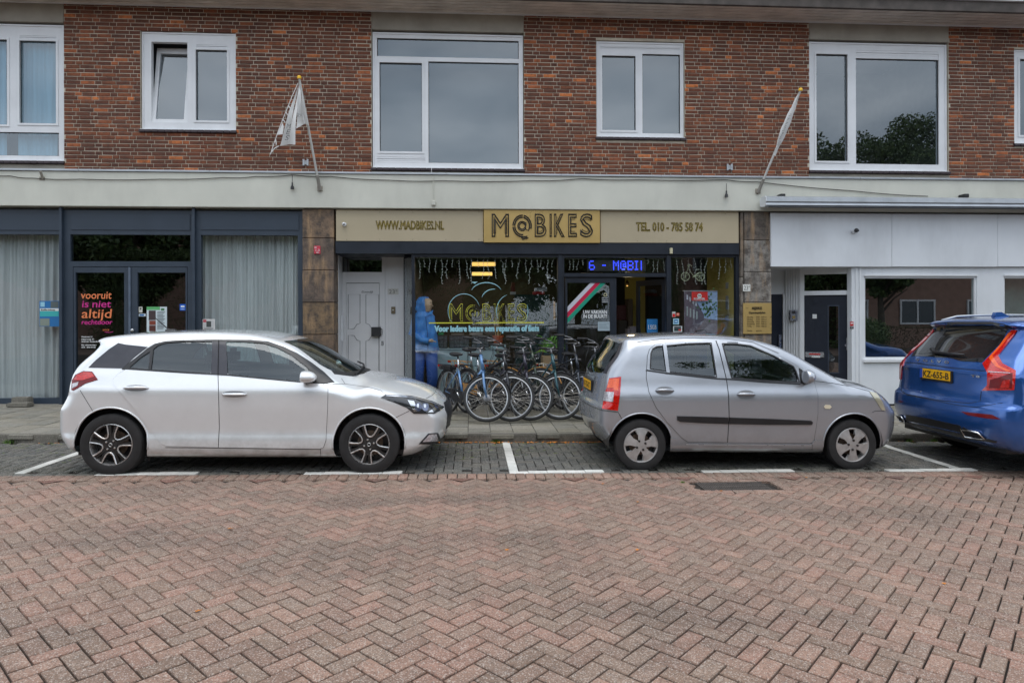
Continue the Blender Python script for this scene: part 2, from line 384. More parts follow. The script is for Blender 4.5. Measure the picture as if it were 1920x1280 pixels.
for (x, y, r) in herring(-10, 11, YE+.15, YK-.04, .2, False):
    if any(abs(x-a) < .03 for a in lines_x): continue
    items.append((x, y, gz(x), r))
for a in lines_x:           # half stones beside the line
    for j in range(16): 
        pass
pieces(items, pg, bay, 'paver', 300, kv, M_grey, jit=.0015)
pieces([(a, b, c+.004, d) for a, b, c, d in wl_], pw, bay, 'line_paver', 300, kv, M_wpave)
# kerb and pavement
KH = .105
pav = sheet('pavement', -16, 16, YK, YF+.35, KH-.012, M_joint)
kb = MB().box(-.497, .497, 0, .12, -.14, KH, b=.012).mesh('kerb_stone', M_kerb)
for i in range(-10, 12):
    o = link('kerb_stone', kb, pav); o.location = (i+.35, YK-.0, gz(i+.35)); o.rotation_euler = (0, SLOPE, R.gauss(0, .003))
pt = pyramid_mesh('pavement_tile', .293, .293, .05, .003, None, M_tile)
items = []
for i in range(-34, 38):
    for j in range(10):
        x = i*.3 + .1; y = YK+.125+.15+j*.3 - (.15 if i % 2 else 0)
        if y < YF+.1: items.append((x, y, gz(x)+KH-.004, 0))
        if j == 2 and not i % 2: pass
pieces(items, pt, pav, 'tile', 300, kv, M_tile, jit=.0025, tilt=.006)
# plinth under the shop fronts
m = MB(); m.box(-9.5, 12, YF-.10, YF+.3, -.2, .13)
# ================================================================== BUILDING
def X(px, Y=YF, py=600): return W(px, py, Y).x
def Z(py, px=960, Y=YF): return W(px, py, Y).z
ZB0, ZB1 = Z(394), Z(328)            # ledge band bottom / top
ZT = Z(26)                           # wall head under the eaves
XL, XR = -9.6, 12.4
bld = base('apartment_building', (0, YF, 0), 'long brown brick flat with white framed windows above the three shop fronts', 'building')
W1o = (-140, 43, 118, 300); W2o = (264, 60, 441, 243); W3o = (698, 62, 981, 315); W4o = (1119, 78, 1283, 257); W5o = (1519, 80, 1778, 320); W6o = (1903, 95, 2120, 270)
def rc(r, Y=YF): a = W(r[0], (r[1]+r[3])/2, Y); c = W(r[2], (r[1]+r[3])/2, Y); t = W((r[0]+r[2])/2, r[1], Y); b = W((r[0]+r[2])/2, r[3], Y); return (a.x, b.z, c.x, t.z)
ops = []
for i, r in enumerate((W1o, W2o, W3o, W4o, W5o, W6o)):
    a = list(rc(r))
    if i in (0, 2, 4): a[0] -= .012; a[2] += .012; ops.append((a[0], ZB1-.1, a[2], ZT+.1))
    else: ops.append((a[0]-.008, a[1]-.06, a[2]+.008, a[3]+.008))
def plate(mb, outer, holes, Y0, Y1):
    xs = sorted({outer[0], outer[2]} | {h[i] for h in holes for i in (0, 2)}); zs = sorted({outer[1], outer[3]} | {h[i] for h in holes for i in (1, 3)})
    xs = [x for x in xs if outer[0] <= x <= outer[2]]; zs = [z for z in zs if outer[1] <= z <= outer[3]]
    for j in range(len(zs)-1):
        i = 0
        while i < len(xs)-1:
            def solid(i): cx, cz = (xs[i]+xs[i+1])/2, (zs[j]+zs[j+1])/2; return not any(h[0] < cx < h[2] and h[1] < cz < h[3] for h in holes)
            if solid(i):
                k = i
                while k+1 < len(xs)-1 and solid(k+1): k += 1
                mb.box(xs[i], xs[k+1], Y0, Y1, zs[j], zs[j+1]); i = k+1
            else: i += 1
    return mb
plate(MB(), (XL, ZB1-.05, XR, ZT+.3), ops, YF+.007, YF+.26).build('wall', M_mortar, bld)
# bricks : stretcher, stretcher, header ; every other course shifted by half the repeat
cH = .0652; items = []
nrow = int((ZT-ZB1)/cH)+1
for j in range(nrow):
    z = ZB1 + (j+.5)*cH; per = .57; x = XL - (per/2 if j % 2 else 0) + .04*math.sin(j*12.9)
    k = 0
    while x < XR:
        L = (.228, .228, .114)[k % 3]; a, b = x+.005, x+L-.005; x += L; k += 1
        segs = [(a, b)]
        for o in ops:
            if o[1] < z+.02 and z-.02 < o[3]:
                ns = []
                for (p, q) in segs:
                    if q <= o[0] or p >= o[2]: ns.append((p, q))
                    else:
                        if p < o[0]: ns.append((p, o[0]-.004))
                        if q > o[2]: ns.append((o[2]+.004, q))
                segs = ns
        for p, q in segs:
            if q-p > .025: items.append(((p+q)/2, z, q-p))
def brickproto():
    m = MB(); x, z = .5, .0272; y0, y1, b = 0, .03, .005; bx_ = .02
    v = [(-x, y0+b, -z), (x, y0+b, -z), (x, y0+b, z), (-x, y0+b, z), (-x+bx_, y0, -z+b), (x-bx_, y0, -z+b), (x-bx_, y0, z-b), (-x+bx_, y0, z-b), (-x, y1, -z), (x, y1, -z), (x, y1, z), (-x, y1, z)]
    m.v = v; m.f = [(4, 5, 6, 7)] + [(i, (i+1) % 4, 4+(i+1) % 4, 4+i) for i in range(4)] + [(8+i, 8+(i+1) % 4, (i+1) % 4, i) for i in range(4)]
    return m.mesh('brick', M_brick)
bp = brickproto()
bv = lambda t: ((0 if -7.6 < t[0] < 9.6 and t[2] > .2 else 1), abs(t[0]-(-3.8)) + .8*abs(t[1]-5))
items.sort(key=bv)
def bM(t): return Matrix.Translation((t[0], YF+R.gauss(-.001, .0018), t[1]+R.gauss(0, .001))) @ Matrix.Rotation(R.gauss(0, .004), 4, 'Y') @ Matrix.Rotation(R.gauss(0, .006), 4, 'X') @ Matrix.Diagonal((t[2], 1, R.gauss(1, .03), 1))
for t in items[:300]:
    o = link('brick', bp, bld); o.matrix_basis = bM(t)
rest = items[300:]; co = np.array([v.co[:] for v in bp.vertices]); fa = np.array([p.vertices[:] for p in bp.polygons])
V = np.concatenate([co @ np.array(bM(t))[:3, :3].T + np.array(bM(t))[:3, 3] for t in rest])
me = bpy.data.meshes.new('brickwork'); me.from_pydata(V.tolist(), [], (fa[None]+(np.arange(len(rest))*len(co))[:, None, None]).reshape(-1, 4).tolist()); me.materials.append(M_brick)
link('brickwork', me, bld, 'stuff')
# concrete panels over and strips under the wide windows
for r, top in ((W1o, 14), (W3o, 24), (W5o, 40)):
    q = rc(r); MB().box(q[0]-.008, q[2]+.008, YF-.004, YF+.22, q[3]+.03, ZT+.2, b=.006).build('concrete_panel', M_conc, bld)
    MB().box(q[0]-.03, q[2]+.03, YF+.01, YF+.2, ZB1-.02, q[1]-.062).build('concrete_strip', M_conc, bld)
# eaves
EY = YF-.52
m = MB()
for k in range(5):
    y0 = YF - .005 - k*.104
    MB().box(XL, XR, y0-.082, y0, ZT-.012, ZT+.012, b=.004).build('soffit_plank', M_soffit, bld)
MB().box(XL, XR, YF-.03, YF-.008, ZT-.035, ZT-.013).build('soffit_trim', M_white, bld)
MB().box(XL, XR, EY, YF+.3, ZT+.028, ZT+.05).build('soffit_board', M_dark, bld)
MB().box(XL, XR, EY-.06, EY-.005, ZT-.03, ZT+.15, b=.008).build('eaves_edge', mat('dark_fascia', lin(84, 78, 74), .9, var=.35, scale=6, bump=.5, dirt=.5), bld)
MB().box(XL, XR, EY-.10, EY, ZT+.152, ZT+.21, b=.01).build('gutter', M_white, bld)
MB().box(XL, XR, EY, YF+6, ZT+.2, ZT+.4).build('roof', M_dark, bld)
# band
MB().box(XL, XR, YF-.10, YF+.25, ZB0, ZB1-.035, b=.008).build('concrete_ledge', M_band, bld)
xs = [XL, -6.45, -4.35, -2.62, -.42, 1.55, 3.3, 4.4, 6.9, 8.9, XR]
for a, b in zip(xs[:-1], xs[1:]):
    MB().box(a+.002, b-.002, YF-.125, YF+.02, ZB1-.034, ZB1, b=.004).build('ledge_trim', M_alu, bld)
# rooms behind
m = MB(); YB = YF+7
m.box(XL, XR, YB, YB+.1, -.3, ZT+.4); m.box(XL-.1, XL, YF+.01, YB, -.3, ZT+.4); m.box(XR, XR+.1, YF+.01, YB, -.3, ZT+.4)
m.box(XL, XR, YF+.27, YB, ZB0+.12, ZB1+.0); m.box(XL, XR, YF+.3, YB, -.25, .02)
for px in (118, 560, 1050, 1445, 1850): m.box(X(px)-.04, X(px)+.04, YF+.27, YB, ZB1, ZT+.2)
m.box(XL, XR, YF+3, YF+3.08, ZB1, ZT+.2)
m.build('room_walls', mat('room_plaster', (.18, .17, .155), .9), bld)
# ------------------------------------------------------------------ upper windows
def ringb(mb, r, wd, Y0, Y1):        # ring of width wd (world) outside rect r (x0,z0,x1,z1)
    return plate(mb, (r[0]-wd, r[1]-wd, r[2]+wd, r[3]+wd), [r], Y0, Y1)
def window(outer, panes, sashed=(), vents=(), sill=True, YY=YF+.05):
    o = rc(outer); ps = [rc(p) for p in panes]; vs = [rc(v) for v in vents]
    fr = plate(MB(), (o[0], o[1], o[2], o[3]), ps+vs, YY, YY+.08)
    ringb(fr, (o[0]+.028, o[1]+.028, o[2]-.028, o[3]-.028), .026, YY-.016, YY-.001)   # proud outer moulding
    wo = fr.build('window', M_white, bld)
    for i, p in enumerate(ps):
        g = plate(MB(), (p[0]-.0, p[1], p[2], p[3]), [(p[0]+.008, p[1]+.008, p[2]-.008, p[3]-.008)], YY+.02, YY+.034).build('gasket', M_blackp, wo)
        MB().quad((p[0]+.001, YY+.04, p[1]+.001), (p[2]-.001, YY+.04, p[1]+.001), (p[2]-.001, YY+.04, p[3]-.001), (p[0]+.001, YY+.04, p[3]-.001)).build('pane', M_gup, wo)
        if i in sashed: ringb(MB(), p, .034, YY-.012, YY-.001).build('sash', M_white, wo)
    for v in vs:
        m = MB(); h = (v[3]-v[1])/3
        for k in range(3): m.box(v[0], v[2], YY+.004+.006*(k % 2), YY+.06, v[1]+k*h+.003, v[1]+(k+1)*h-.002)
        m.build('vent_strip', M_white, wo)
    if sill:
        m = MB(); k = int((o[2]-o[0]+.06)/.105)
        for i in range(k):
            a = o[0]-.03+i*(o[2]-o[0]+.06)/k; m.box(a+.003, a+(o[2]-o[0]+.06)/k-.003, YF-.035+R.uniform(-.003, .003), YF+.08, o[1]-.055, o[1]-.012, b=.004)
        m.build('sill', M_sill, wo, kind='stuff')
        MB().box(o[0]-.01, o[2]+.01, YF-.01, YF+.07, o[1]-.0125, o[1]-.001).build('drip_rail', M_white, wo)
    return wo
window(W1o, [(-120, 60, -60, 232), (-46, 72, 10, 232), (33, 75, 102, 230), (-120, 246, 107, 290)], (1, 2), [(33, 65, 102, 74)])
w2 = window(W2o, [(281, 77, 349, 228), (365, 92, 424, 225)], (1,), [(366, 82, 424, 91)])
window(W3o, [(706, 72, 973, 106), (711, 116, 791, 283), (803, 115, 973, 305)], (1,), [(706, 293, 797, 304)])
window(W4o, [(1130, 103, 1193, 243), (1206, 100, 1277, 249)], (0,), [(1126, 86, 1277, 92)])
window(W5o, [(1533, 100, 1592, 301), (1608, 109, 1764, 307)], (0,), [(1608, 94, 1764, 107)])
window(W6o, [(1916, 110, 1990, 253), (2005, 110, 2100, 253)], (0,), ())
# the tilted (hopper) sash in the second window : hinged below, leaning inward
q = rc((281, 77, 349, 228)); ti = MB(); plate(ti, (q[0]-.005, q[1]-.01, q[2]-.005, q[3]-.0), [(q[0]+.06, q[1]+.06, q[2]-.07, q[3]-.10)], 0, .05)
M1 = Matrix.Translation((0, YF+.06, q[1])) @ Matrix.Rotation(math.radians(-9), 4, 'X') @ Matrix.Translation((0, 0, -q[1]))
me = ti.mesh('sash', M_white); me.transform(M1); link('tilted_sash', me, w2)
for ch in list(w2.children):
    if ch.name.startswith('pane') or ch.name.startswith('gasket'):
        if min(v.co.x for v in ch.data.vertices) < q[0]+.02: 
            bpy.data.objects.remove(ch)
me = MB().quad((q[0]+.05, .02, q[1]+.05), (q[2]-.06, .02, q[1]+.05), (q[2]-.06, .02, q[3]-.09), (q[0]+.05, .02, q[3]-.09)).mesh('pane', M_gup); me.transform(M1); link('pane', me, w2)
# fixing clips on the wall, stone blocks
for (px, py) in ((573, 305), (1367, 314)):
    m = MB(); a = W(px-5, py+6, YF); c = W(px+6, py-6, YF); m.box(a.x, a.x+.03, YF-.03, YF, a.z, c.z, .003); m.box(c.x-.03, c.x, YF-.03, YF, a.z, c.z, .003); m.box(a.x, c.x, YF-.012, YF, a.z+.02, c.z-.02)
    tag(m.build('wall_bracket', M_alu), 'small bare metal bracket on the bricks beside the %s flag pole' % ('rolled' if px > 1000 else 'torn'), 'bracket')
# ------------------------------------------------------------------ stone pillars
def pilmat(name, cols, rel):
    t = NT(name); r = rnd(t); c = t.ramp(r, [(i/len(cols), k) for i, k in enumerate(cols)], 'CONSTANT')
    n = world_noise(t, 7, 6, .7); c = t.mix(c, lin(70, 62, 56), t.ramp(n, [(.40, 0), (.62, .9)]))
    n2 = world_noise(t, 2.4, 4, .6, stretch=(3, 1, .6)); c = t.mix(c, lin(196, 160, 118), t.ramp(n2, [(.5, 0), (.72, .6)]))
    t.col(c); t.rough(.7); t.bump(world_noise(t, rel, 6, .75), .9, .02); MATS[name] = t.m; return t.m
M_st1 = pilmat('brown_stone', [lin(128, 106, 86), lin(112, 96, 84), lin(134, 110, 82), lin(122, 100, 80)], 26)
M_st2 = pilmat('grey_stone', [lin(128, 120, 112), lin(150, 144, 136), lin(116, 106, 96), lin(140, 132, 122)], 38)
def pillar(x0, x1, ys, mt, lab, side):
    p = base('stone_pillar', (X((x0+x1)/2), YF, 0), lab, 'pillar')
    for i, (a, b) in enumerate(zip(ys[:-1], ys[1:])):
        zt = min(Z(a, (x0+x1)/2), ZB0-.005); zb = Z(b, (x0+x1)/2)
        MB().box(X(x0)+.002, X(x1)-.002, YF-.045+R.uniform(-.006, .004), YF+.35, zb+.004, zt-.004, b=.008).build('stone', mt, p)
    return p
pillar(568.5, 627.5, [388, 447, 507, 567, 627, 687, 747, 775], M_st1, 'brown veined stone pillar left of the grey white house door', 1)
pillar(1387, 1393, [396, 520, 700, 775], M_st2, 'narrow stone strip beside the yellow shop window wall', 1)
pillar(1394, 1444.5, [396, 451, 510, 567, 627, 687, 747, 775], M_st2, 'rough grey stone pillar carrying the gold opening hours plate', 1)
m = MB(); m.box(XL, XR, YF-.06, YF+.4, -.4, .105+gz(XL)-.0)
# concrete plinth under the shop fronts (left side stands higher because the street falls to the right)
pl = base('plinth', (0, YF, 0), 'grey concrete plinth strip under the shop fronts behind the cars', 'plinth')
zb = Z(757, 60); zr = Z(755, 1780)
MB().box(XL, X(628), YF-.07, YF+.4, -.2, zb-.02, b=.01).build('plinth_block', M_kerb, pl)
MB().box(X(628.5), X(1444), YF-.03, YF+.4, -.2, Z(752, 900), b=.01).build('plinth_block', mat('black_plinth', lin(52, 50, 50), .7, var=.2), pl)
MB().box(X(1444.5), XR, YF-.03, YF+.4, -.4, zr-.03, b=.01).build('plinth_block', mat('grey_plinth', lin(96, 92, 88), .8, var=.2), pl)
MB().box(X(1444.5)+.01, XR, YF-.035, YF+.02, zr-.028, zr).build('plinth_rail', M_dark, pl)
# ------------------------------------------------------------------ generic shop joinery
def pplate(outer, holes, Y0, Y1, mt, parent, name, ring=0):
    return plate(MB(), rc(outer, Y0), [rc(h, Y0) for h in holes], Y0, Y1).build(name, mt, parent)
def pane(r, Y, parent, mt=None, name='pane'):
    q = rc(r, Y); e = .002
    return MB().quad((q[0]-e, Y, q[1]-e), (q[2]+e, Y, q[1]-e), (q[2]+e, Y, q[3]+e), (q[0]-e, Y, q[3]+e)).build(name, mt or M_gshop, parent)
def curtain(name, r, Y, pitch, amp, c, label, gaps=(), transl=.35):
    q = rc(r, Y); n = int((q[2]-q[0])/.012); v = []; f = []; rows = 10
    ph = 0
    for j in range(rows+1):
        z = q[3] + (q[1]-q[3])*j/rows; k = .5+.5*j/rows; ph = 0
        for i in range(n+1):
            x = q[0]+(q[2]-q[0])*i/n
            y = Y + amp*k*(.65+.5*math.sin(x*5.3+1.2))*math.sin(x/pitch*6.283 + 2.4*math.sin(x*3.1+j*.10) + 1.1*math.sin(x*8.7+j*.05)) + amp*.4*math.sin(x/pitch*15+2+j*.14+2*math.sin(x*4))
            v.append((x, y, z))
    for j in range(rows):
        for i in range(n): a = j*(n+1)+i; f.append((a, a+1, a+n+2, a+n+1))
    m = MB(); m.v = v; m.f = f
    t = NT(name+'_cloth'); t.col(t.mix(c, tuple(x*.62 for x in c), t.ramp(t.noise(3, 2, stretch=(4, 4, .2)), [(.35, 0), (.75, .7)]))); t.rough(.9)
    tr = t.N('ShaderNodeBsdfTransparent'); ms = t.N('ShaderNodeMixShader'); ms.inputs[0].default_value = transl
    t.l.new(t.b.outputs[0], ms.inputs[1]); t.l.new(tr.outputs[0], ms.inputs[2]); t.l.new(ms.outputs[0], t.o.inputs[0])
    o = m.build(name, t.m, smooth=True); return tag(o, label, 'curtain')
# upstairs curtains and blinds
curtain('curtain', (34, 66, 108, 300), YF+.22, .22, .02, lin(168, 214, 232), 'light blue curtain drawn behind the right pane of the leftmost upper window', transl=.1)
curtain('curtain', (-90, 56, 12, 300), YF+.20, .25, .02, lin(160, 208, 228), 'light blue curtain behind the open sash of the leftmost upper window', transl=.1)
def blind(r, c, lab, Y=YF+.35):
    q = rc(r, YF+.1); dz = .1
    m = MB(); m.box(q[0]-.15, q[2]+.15, Y, Y+.01, q[1]-.2, q[3]+.2); m.box(q[0]-.15, q[2]+.15, Y-.03, Y+.03, q[3]+.201, q[3]+.26)
    tag(m.build('roller_blind', mat('blind_'+str(int(c[0]*1000)), c, .9, var=.06, scale=1.5)), lab, 'blind')
blind(W3o, lin(78, 86, 88), 'grey roller blind behind the widest upper window over the gold sign')
blind(W4o, lin(74, 84, 88), 'grey roller blind behind the small upper window right of the wide one')
blind(W2o, lin(70, 76, 80), 'grey roller blind behind the upper window with the tilted sash')
# ================================================================== LEFT SHOP
SL = base('storefront', (X(280), YF, 0), 'dark slate blue shop front with net curtains and glass double door', 'shop front')
YS = YF+.02
pplate((-170, 394, 568, 757), [(-150, 439, 112, 747), (132, 440, 357, 490), (137, 500, 352, 757), (377, 441, 559, 748)], YS, YS+.08, M_navy, SL, 'frame')
pplate((-150, 401, 113, 431), [], YS-.012, YS-.001, M_navy, SL, 'fascia_panel')
pplate((133, 401, 356, 431), [], YS-.012, YS-.001, M_navy, SL, 'fascia_panel')
pplate((377, 401, 560, 431), [], YS-.012, YS-.001, M_navy, SL, 'fascia_panel')
for px in (115, 363): 
    q = rc((px, 389, px+5, 757), YS); MB().box(q[0], q[2], YS-.06, YS-.001, q[1], q[3]).build('mullion_fin', M_navy, SL)
pane((-150, 439, 112, 747), YS+.04, SL); pane((132, 440, 357, 490), YS+.04, SL, glass('dark_glass', (.5, .56, .54), .10)); pane((377, 441, 559, 748), YS+.04, SL)
for i, (a, b, g0_, g1_) in enumerate(((138, 241, 142, 233), (246, 351, 258, 348))):
    d = pplate((a, 501, b, 752), [(g0_, 511, g1_, 738)], YS+.005, YS+.06, M_navy, SL, 'door')
    pane((g0_, 511, g1_, 738), YS+.035, d, MATS['dark_glass'])
    if i: p = W(250, 619, YS); MB().lathe([(.0, -.05), (.024, -.05), (.028, -.035), (.02, -.015), (.012, 0)], 16, c=(p.x, YS, p.z)).build('knob', M_steel, d, True)
q = rc((241.5, 501, 245.5, 752), YS); MB().box(q[0], q[2], YS-.012, YS+.004, q[1], q[3]).build('door_strip', mat('light_navy', lin(92, 104, 120), .4), SL)
curtain('curtain', (-150, 437, 114, 748), YS+.25, .15, .045, (.70, .74, .75), 'white pleated net curtain behind the leftmost shop pane', transl=.12)
curtain('curtain', (374, 439, 562, 749), YS+.25, .14, .045, (.70, .74, .75), 'white pleated net curtain in the shop pane beside the brown stone pillar', transl=.12)
# posters and writing on the left shop
M_org = mat('orange_print', lin(236, 134, 84), .5, var=.02); M_mag = mat('magenta_print', lin(206, 48, 140), .5, var=.02); M_wp = mat('white_print', (.75, .76, .76), .5, var=.02)
YG = YS+.03
sg = base('window_lettering', (X(182), YG, Z(590)), 'orange and pink handwritten slogan on the left glass door leaf', 'lettering')
for i, (t, r, mm) in enumerate((('vooruit', (152, 545, 209, 560), M_org), ('is', (154, 562, 166, 576), M_mag), ('niet', (173, 562, 208, 576), M_mag), ('altijd', (153, 578, 210, 596), M_org), ('rechtdoor', (153, 598, 211, 608), M_mag))):
    ftxt('text_line', t, (r[0], r[1]+1, r[2], r[3]), YG, mm, sg, off=.0012, shear=.08)
m = MB(); a = W(193, 617, YG)
ftxt('text_line', 'DOCK', (193, 617, 205, 620), YG, M_org, sg); MB().tube([tuple(W(196, 622, YG)), tuple(W(204, 623.4, YG)), tuple(W(212, 622, YG))], .004, 5).build('swash', M_mag, sg)
sg = base('window_lettering', (X(170), YG, Z(640)), 'small white address text low on the left glass door leaf', 'lettering')
for i, t in enumerate(('Posthoek 21', 'Haarweg 21', '3042 BC Rotterdam', 'Bij calamiteiten:', '010 - 870 03 03')):
    y = 630+i*4.4+(2 if i > 2 else 0); ftxt('text_line', t, (153, y, 153+[20, 23, 33, 28, 26][i], y+2.7), YG, M_wp, sg, off=.0005)
def poster(name, r, Y, c, label, cat, marks=(), th=.004, mt=None):
    """marks: list of (px rect, colour or material) flat print standing on the sheet"""
    b = base(name, tuple(W((r[0]+r[2])/2, r[3], Y)), label, cat)
    q = rc(r, Y); MB().box(q[0], q[2], Y, Y+th, q[1], q[3]).build('sheet', mt or mat('print_%02x%02x%02x' % tuple(int(255*max(0, min(1, x))**.4545) for x in c), c, .55, var=.04), b)
    for i, (rr, cc) in enumerate(marks):
        q = rc(rr, Y); yy = Y-.0012*(1+i*.35)
        MB().quad((q[0], yy, q[1]), (q[2], yy, q[1]), (q[2], yy, q[3]), (q[0], yy, q[3])).build('print', mat('print_%02x%02x%02x' % tuple(int(255*max(0, min(1, x))**.4545) for x in cc), cc, .55, var=.04), b)
    return b
p = poster('poster', (74, 564, 111, 612), YG, lin(36, 110, 170), 'blue and teal poster on the curtained pane left of the door', 'poster', [((75, 579, 110, 593), lin(60, 176, 176)), ((75, 578, 110, 583), lin(226, 230, 226)), ((95, 565, 110, 577), lin(90, 100, 100)), ((75, 597, 93, 611), lin(130, 140, 130)), ((76, 566, 84, 575), lin(150, 200, 220))])
ftxt('text_line', 'Koffie-inloop', (77, 579, 103, 582), YG-.004, M_ink, p)
poster('poster', (275, 575, 313, 625), YG, lin(206, 218, 222), 'white information leaflet with green edge on the right door leaf', 'poster',
       [((275, 575, 300, 581), lin(96, 176, 110)), ((275, 622, 300, 625), lin(110, 186, 120)), ((279, 582, 292, 600), lin(70, 56, 56)), ((280, 601, 292, 609), lin(130, 60, 44)), ((280, 610, 292, 621), lin(88, 44, 36)), ((302, 578, 308, 582), lin(60, 120, 70))]
       + [((295, 584+i*2.6, 310-(i*7 % 5), 585.1+i*2.6), lin(110, 120, 124)) for i in range(13)])
poster('sticker', (337, 570, 348, 582), YG, lin(20, 96, 200), 'small blue camera warning sticker on the right door leaf', 'sticker', [((339, 573, 346, 576), lin(230, 236, 240)), ((339, 579, 346, 580), lin(200, 220, 240))])
poster('sticker', (260, 575, 267, 586), YG, lin(206, 206, 196), 'small white notice sticker beside the door leaflet', 'sticker', [((262, 577, 265, 580), lin(60, 60, 60))])
poster('sticker', (260, 588, 273, 593), YG, lin(200, 214, 224), 'narrow blue and white sticker under the small white notice', 'sticker', [((262, 589, 270, 592), lin(40, 100, 160))])
poster('poster', (380, 598, 403, 620), YG, lin(214, 212, 210), 'white bordered picture notice low on the pane beside the brown pillar', 'poster', [((382, 600, 401, 619), lin(196, 196, 196)), ((387, 602, 396, 613), lin(70, 74, 72)), ((381, 599, 387, 604), lin(190, 80, 90)), ((383, 615, 400, 616.5), lin(110, 110, 110))])
# ================================================================== BICYCLE SHOP
SB = base('storefront', (X(1000), YF, 0), 'black framed bicycle shop front with big show window and open door', 'shop front')
YD = YF+.62                                   # plane of the recessed house door
# sign panels and lintel
sb = base('shop_sign', (X(768), YF, Z(453)), 'long beige sign panel lettered with the shop web address above the house door', 'sign')
q = rc((630, 394, 906, 452), YF-.03); MB().box(q[0], q[2], YF-.03, YF+.05, q[1]-.002, min(q[3], ZB0-.004), b=.003).build('panel', M_beige, sb)
M_ol = mat('dark_outline_paint', lin(48, 40, 22), .5); M_yl = mat('olive_print', lin(188, 166, 70), .5)
for a in (0, 1): ftxt('lettering', 'WWW.MADBIKES.NL', (705-a*.6, 415-a*.6, 833-a*.6, 430-a*.6), YF-.032-.002*a, (M_yl, M_ol)[a], sb, off=.0, outline=(.005, .0045)[a], ext=0)
sb = base('shop_sign', (X(1256), YF, Z(454)), 'long beige sign panel lettered with the phone number right of the gold board', 'sign')
q = rc((1126, 394, 1385, 456), YF-.03); MB().box(q[0], q[2], YF-.03, YF+.05, q[1]+.006, min(q[3], ZB0-.004), b=.003).build('panel', M_beige, sb)
for a in (0, 1): ftxt('lettering', 'TEL. 010 - 785 58 74', (1193-a*.6, 418-a*.6, 1318-a*.6, 433-a*.6), YF-.032-.002*a, (M_yl, M_ol)[a], sb, off=.0, outline=(.005, .0045)[a], ext=0)
gb = base('shop_sign', (X(1016), YF, Z(455)), 'gold board with the big black outlined shop name over the show window', 'sign')
q = rc((907, 393, 1125, 455), YF-.06); MB().box(q[0], q[2], YF-.06, YF-.0, q[1], min(q[3], ZB0-.003), b=.003).build('board', M_gold, gb)
YGB = YF-.066
def madlogo(r, Y, parent, mi, mo, th, pre='letter'):
    x0, y0, x1, y1 = r; w_ = x1-x0
    for (t, a, b) in (('M', 0, .17), ('B', .425, .54), ('I', .572, .592), ('K', .615, .72), ('E', .755, .84), ('S', .872, 1.0)):
        ftxt(pre, t, (x0+a*w_, y0, x0+b*w_, y1), Y, mo, parent, outline=th, ext=0)
        g = .018
        ftxt(pre+'_core', t, (x0+(a+g)*w_ if t != 'I' else x0+(a+.006)*w_, y0+(y1-y0)*.13, x0+(b-g)*w_ if t != 'I' else x0+(b-.006)*w_, y1-(y1-y0)*.13), Y-.003, mi, parent, outline=th*.35, ext=0)
    c = W(x0+.30*w_, (y0+y1)/2+.04*(y1-y0), Y); s = W(x1, y0, Y).x-W(x0, y0, Y).x
    for j, (rad, k) in enumerate(((.105, 1.0), (.085, 1.0), (.05, .9), (.034, .9))):
        m = MB(); a0, a1 = (-.3, 4.9) if j < 2 else (0.2, 5.9)
        for seg in range(3 if j < 2 else 1):
            n = 14; s0 = a0+(a1-a0)*seg/(3 if j < 2 else 1)+.06; s1 = a0+(a1-a0)*(seg+1)/(3 if j < 2 else 1)-.06
            m.tube([(c.x+s*rad*.85*math.cos(s0+(s1-s0)*i/n), Y, c.z+s*rad*k*math.sin(s0+(s1-s0)*i/n)) for i in range(n+1)], th*(1 if j < 2 else .8), 5)
        m.build(pre+'_ring', mo if j % 2 == 0 else (mo if mo != M_yl else mi), parent, kind='stuff')
    m = MB(); m.tube([(c.x+s*.036, Y, c.z+s*.035), (c.x+s*.032, Y, c.z-s*.03), (c.x+s*.06, Y, c.z-s*.045), (c.x+s*.075, Y, c.z-s*.01)], th, 5)
    m.tube([(c.x-s*.01, Y, c.z-s*.115), (c.x+s*.05, Y, c.z-s*.10)], th, 5); m.tube([(c.x+s*.0, Y, c.z-s*.13), (c.x+s*.06, Y, c.z-s*.115)], th, 5)
    m.build(pre+'_tail', mo, parent, kind='stuff')
madlogo((922, 401, 1112, 443), YGB, gb, M_ol, M_ink, .012)
for px in (630, 907, 1125, 1385): pass
pplate((629, 453.5, 1386, 476), [], YF-.02, YF+.14, M_black, SB, 'lintel')
m = MB()
for px in list(range(650, 900, 62))+list(range(1140, 1380, 55)):
    for py in (398, 449): c = W(px, py+ (3 if px > 1000 else 0), YF-.031); m.box(c.x-.004, c.x+.004, YF-.034, YF-.03, c.z-.004, c.z+.004)
m.build('screws', M_blackp, SB, kind='stuff')
# frames
YS = YF+.03
pplate((772, 476.5, 1386, 755), [(778, 482, 1046, 735), (1058, 483, 1249, 512), (1058, 519, 1249, 756), (1259, 482, 1380, 735)], YS, YS+.10, M_black, SB, 'frame')
for px in (1047, 1250): q = rc((px, 478, px+7, 753), YS); MB().box(q[0], q[2], YS-.03, YS-.001, q[1], q[3], b=.004).build('mullion', M_black, SB)
pane((778, 482, 1046, 735), YS+.05, SB); pane((1058, 483, 1249, 512), YS+.05, SB); pane((1259, 482, 1380, 735), YS+.05, SB)
d = pplate((1060, 521, 1156, 752), [(1064, 530, 1144, 735)], YS+.03, YS+.08, M_black, SB, 'fixed_door'); pane((1064, 530, 1144, 735), YS+.055, d)
q = rc((1039.5, 565, 1043, 600), YS)
MB().box(q[0], q[2], YS+.11, YS+.15, q[1], q[3], b=.006).build('pull_bar', mat('oak', lin(176, 130, 74), .5, var=.2, scale=20), SB)
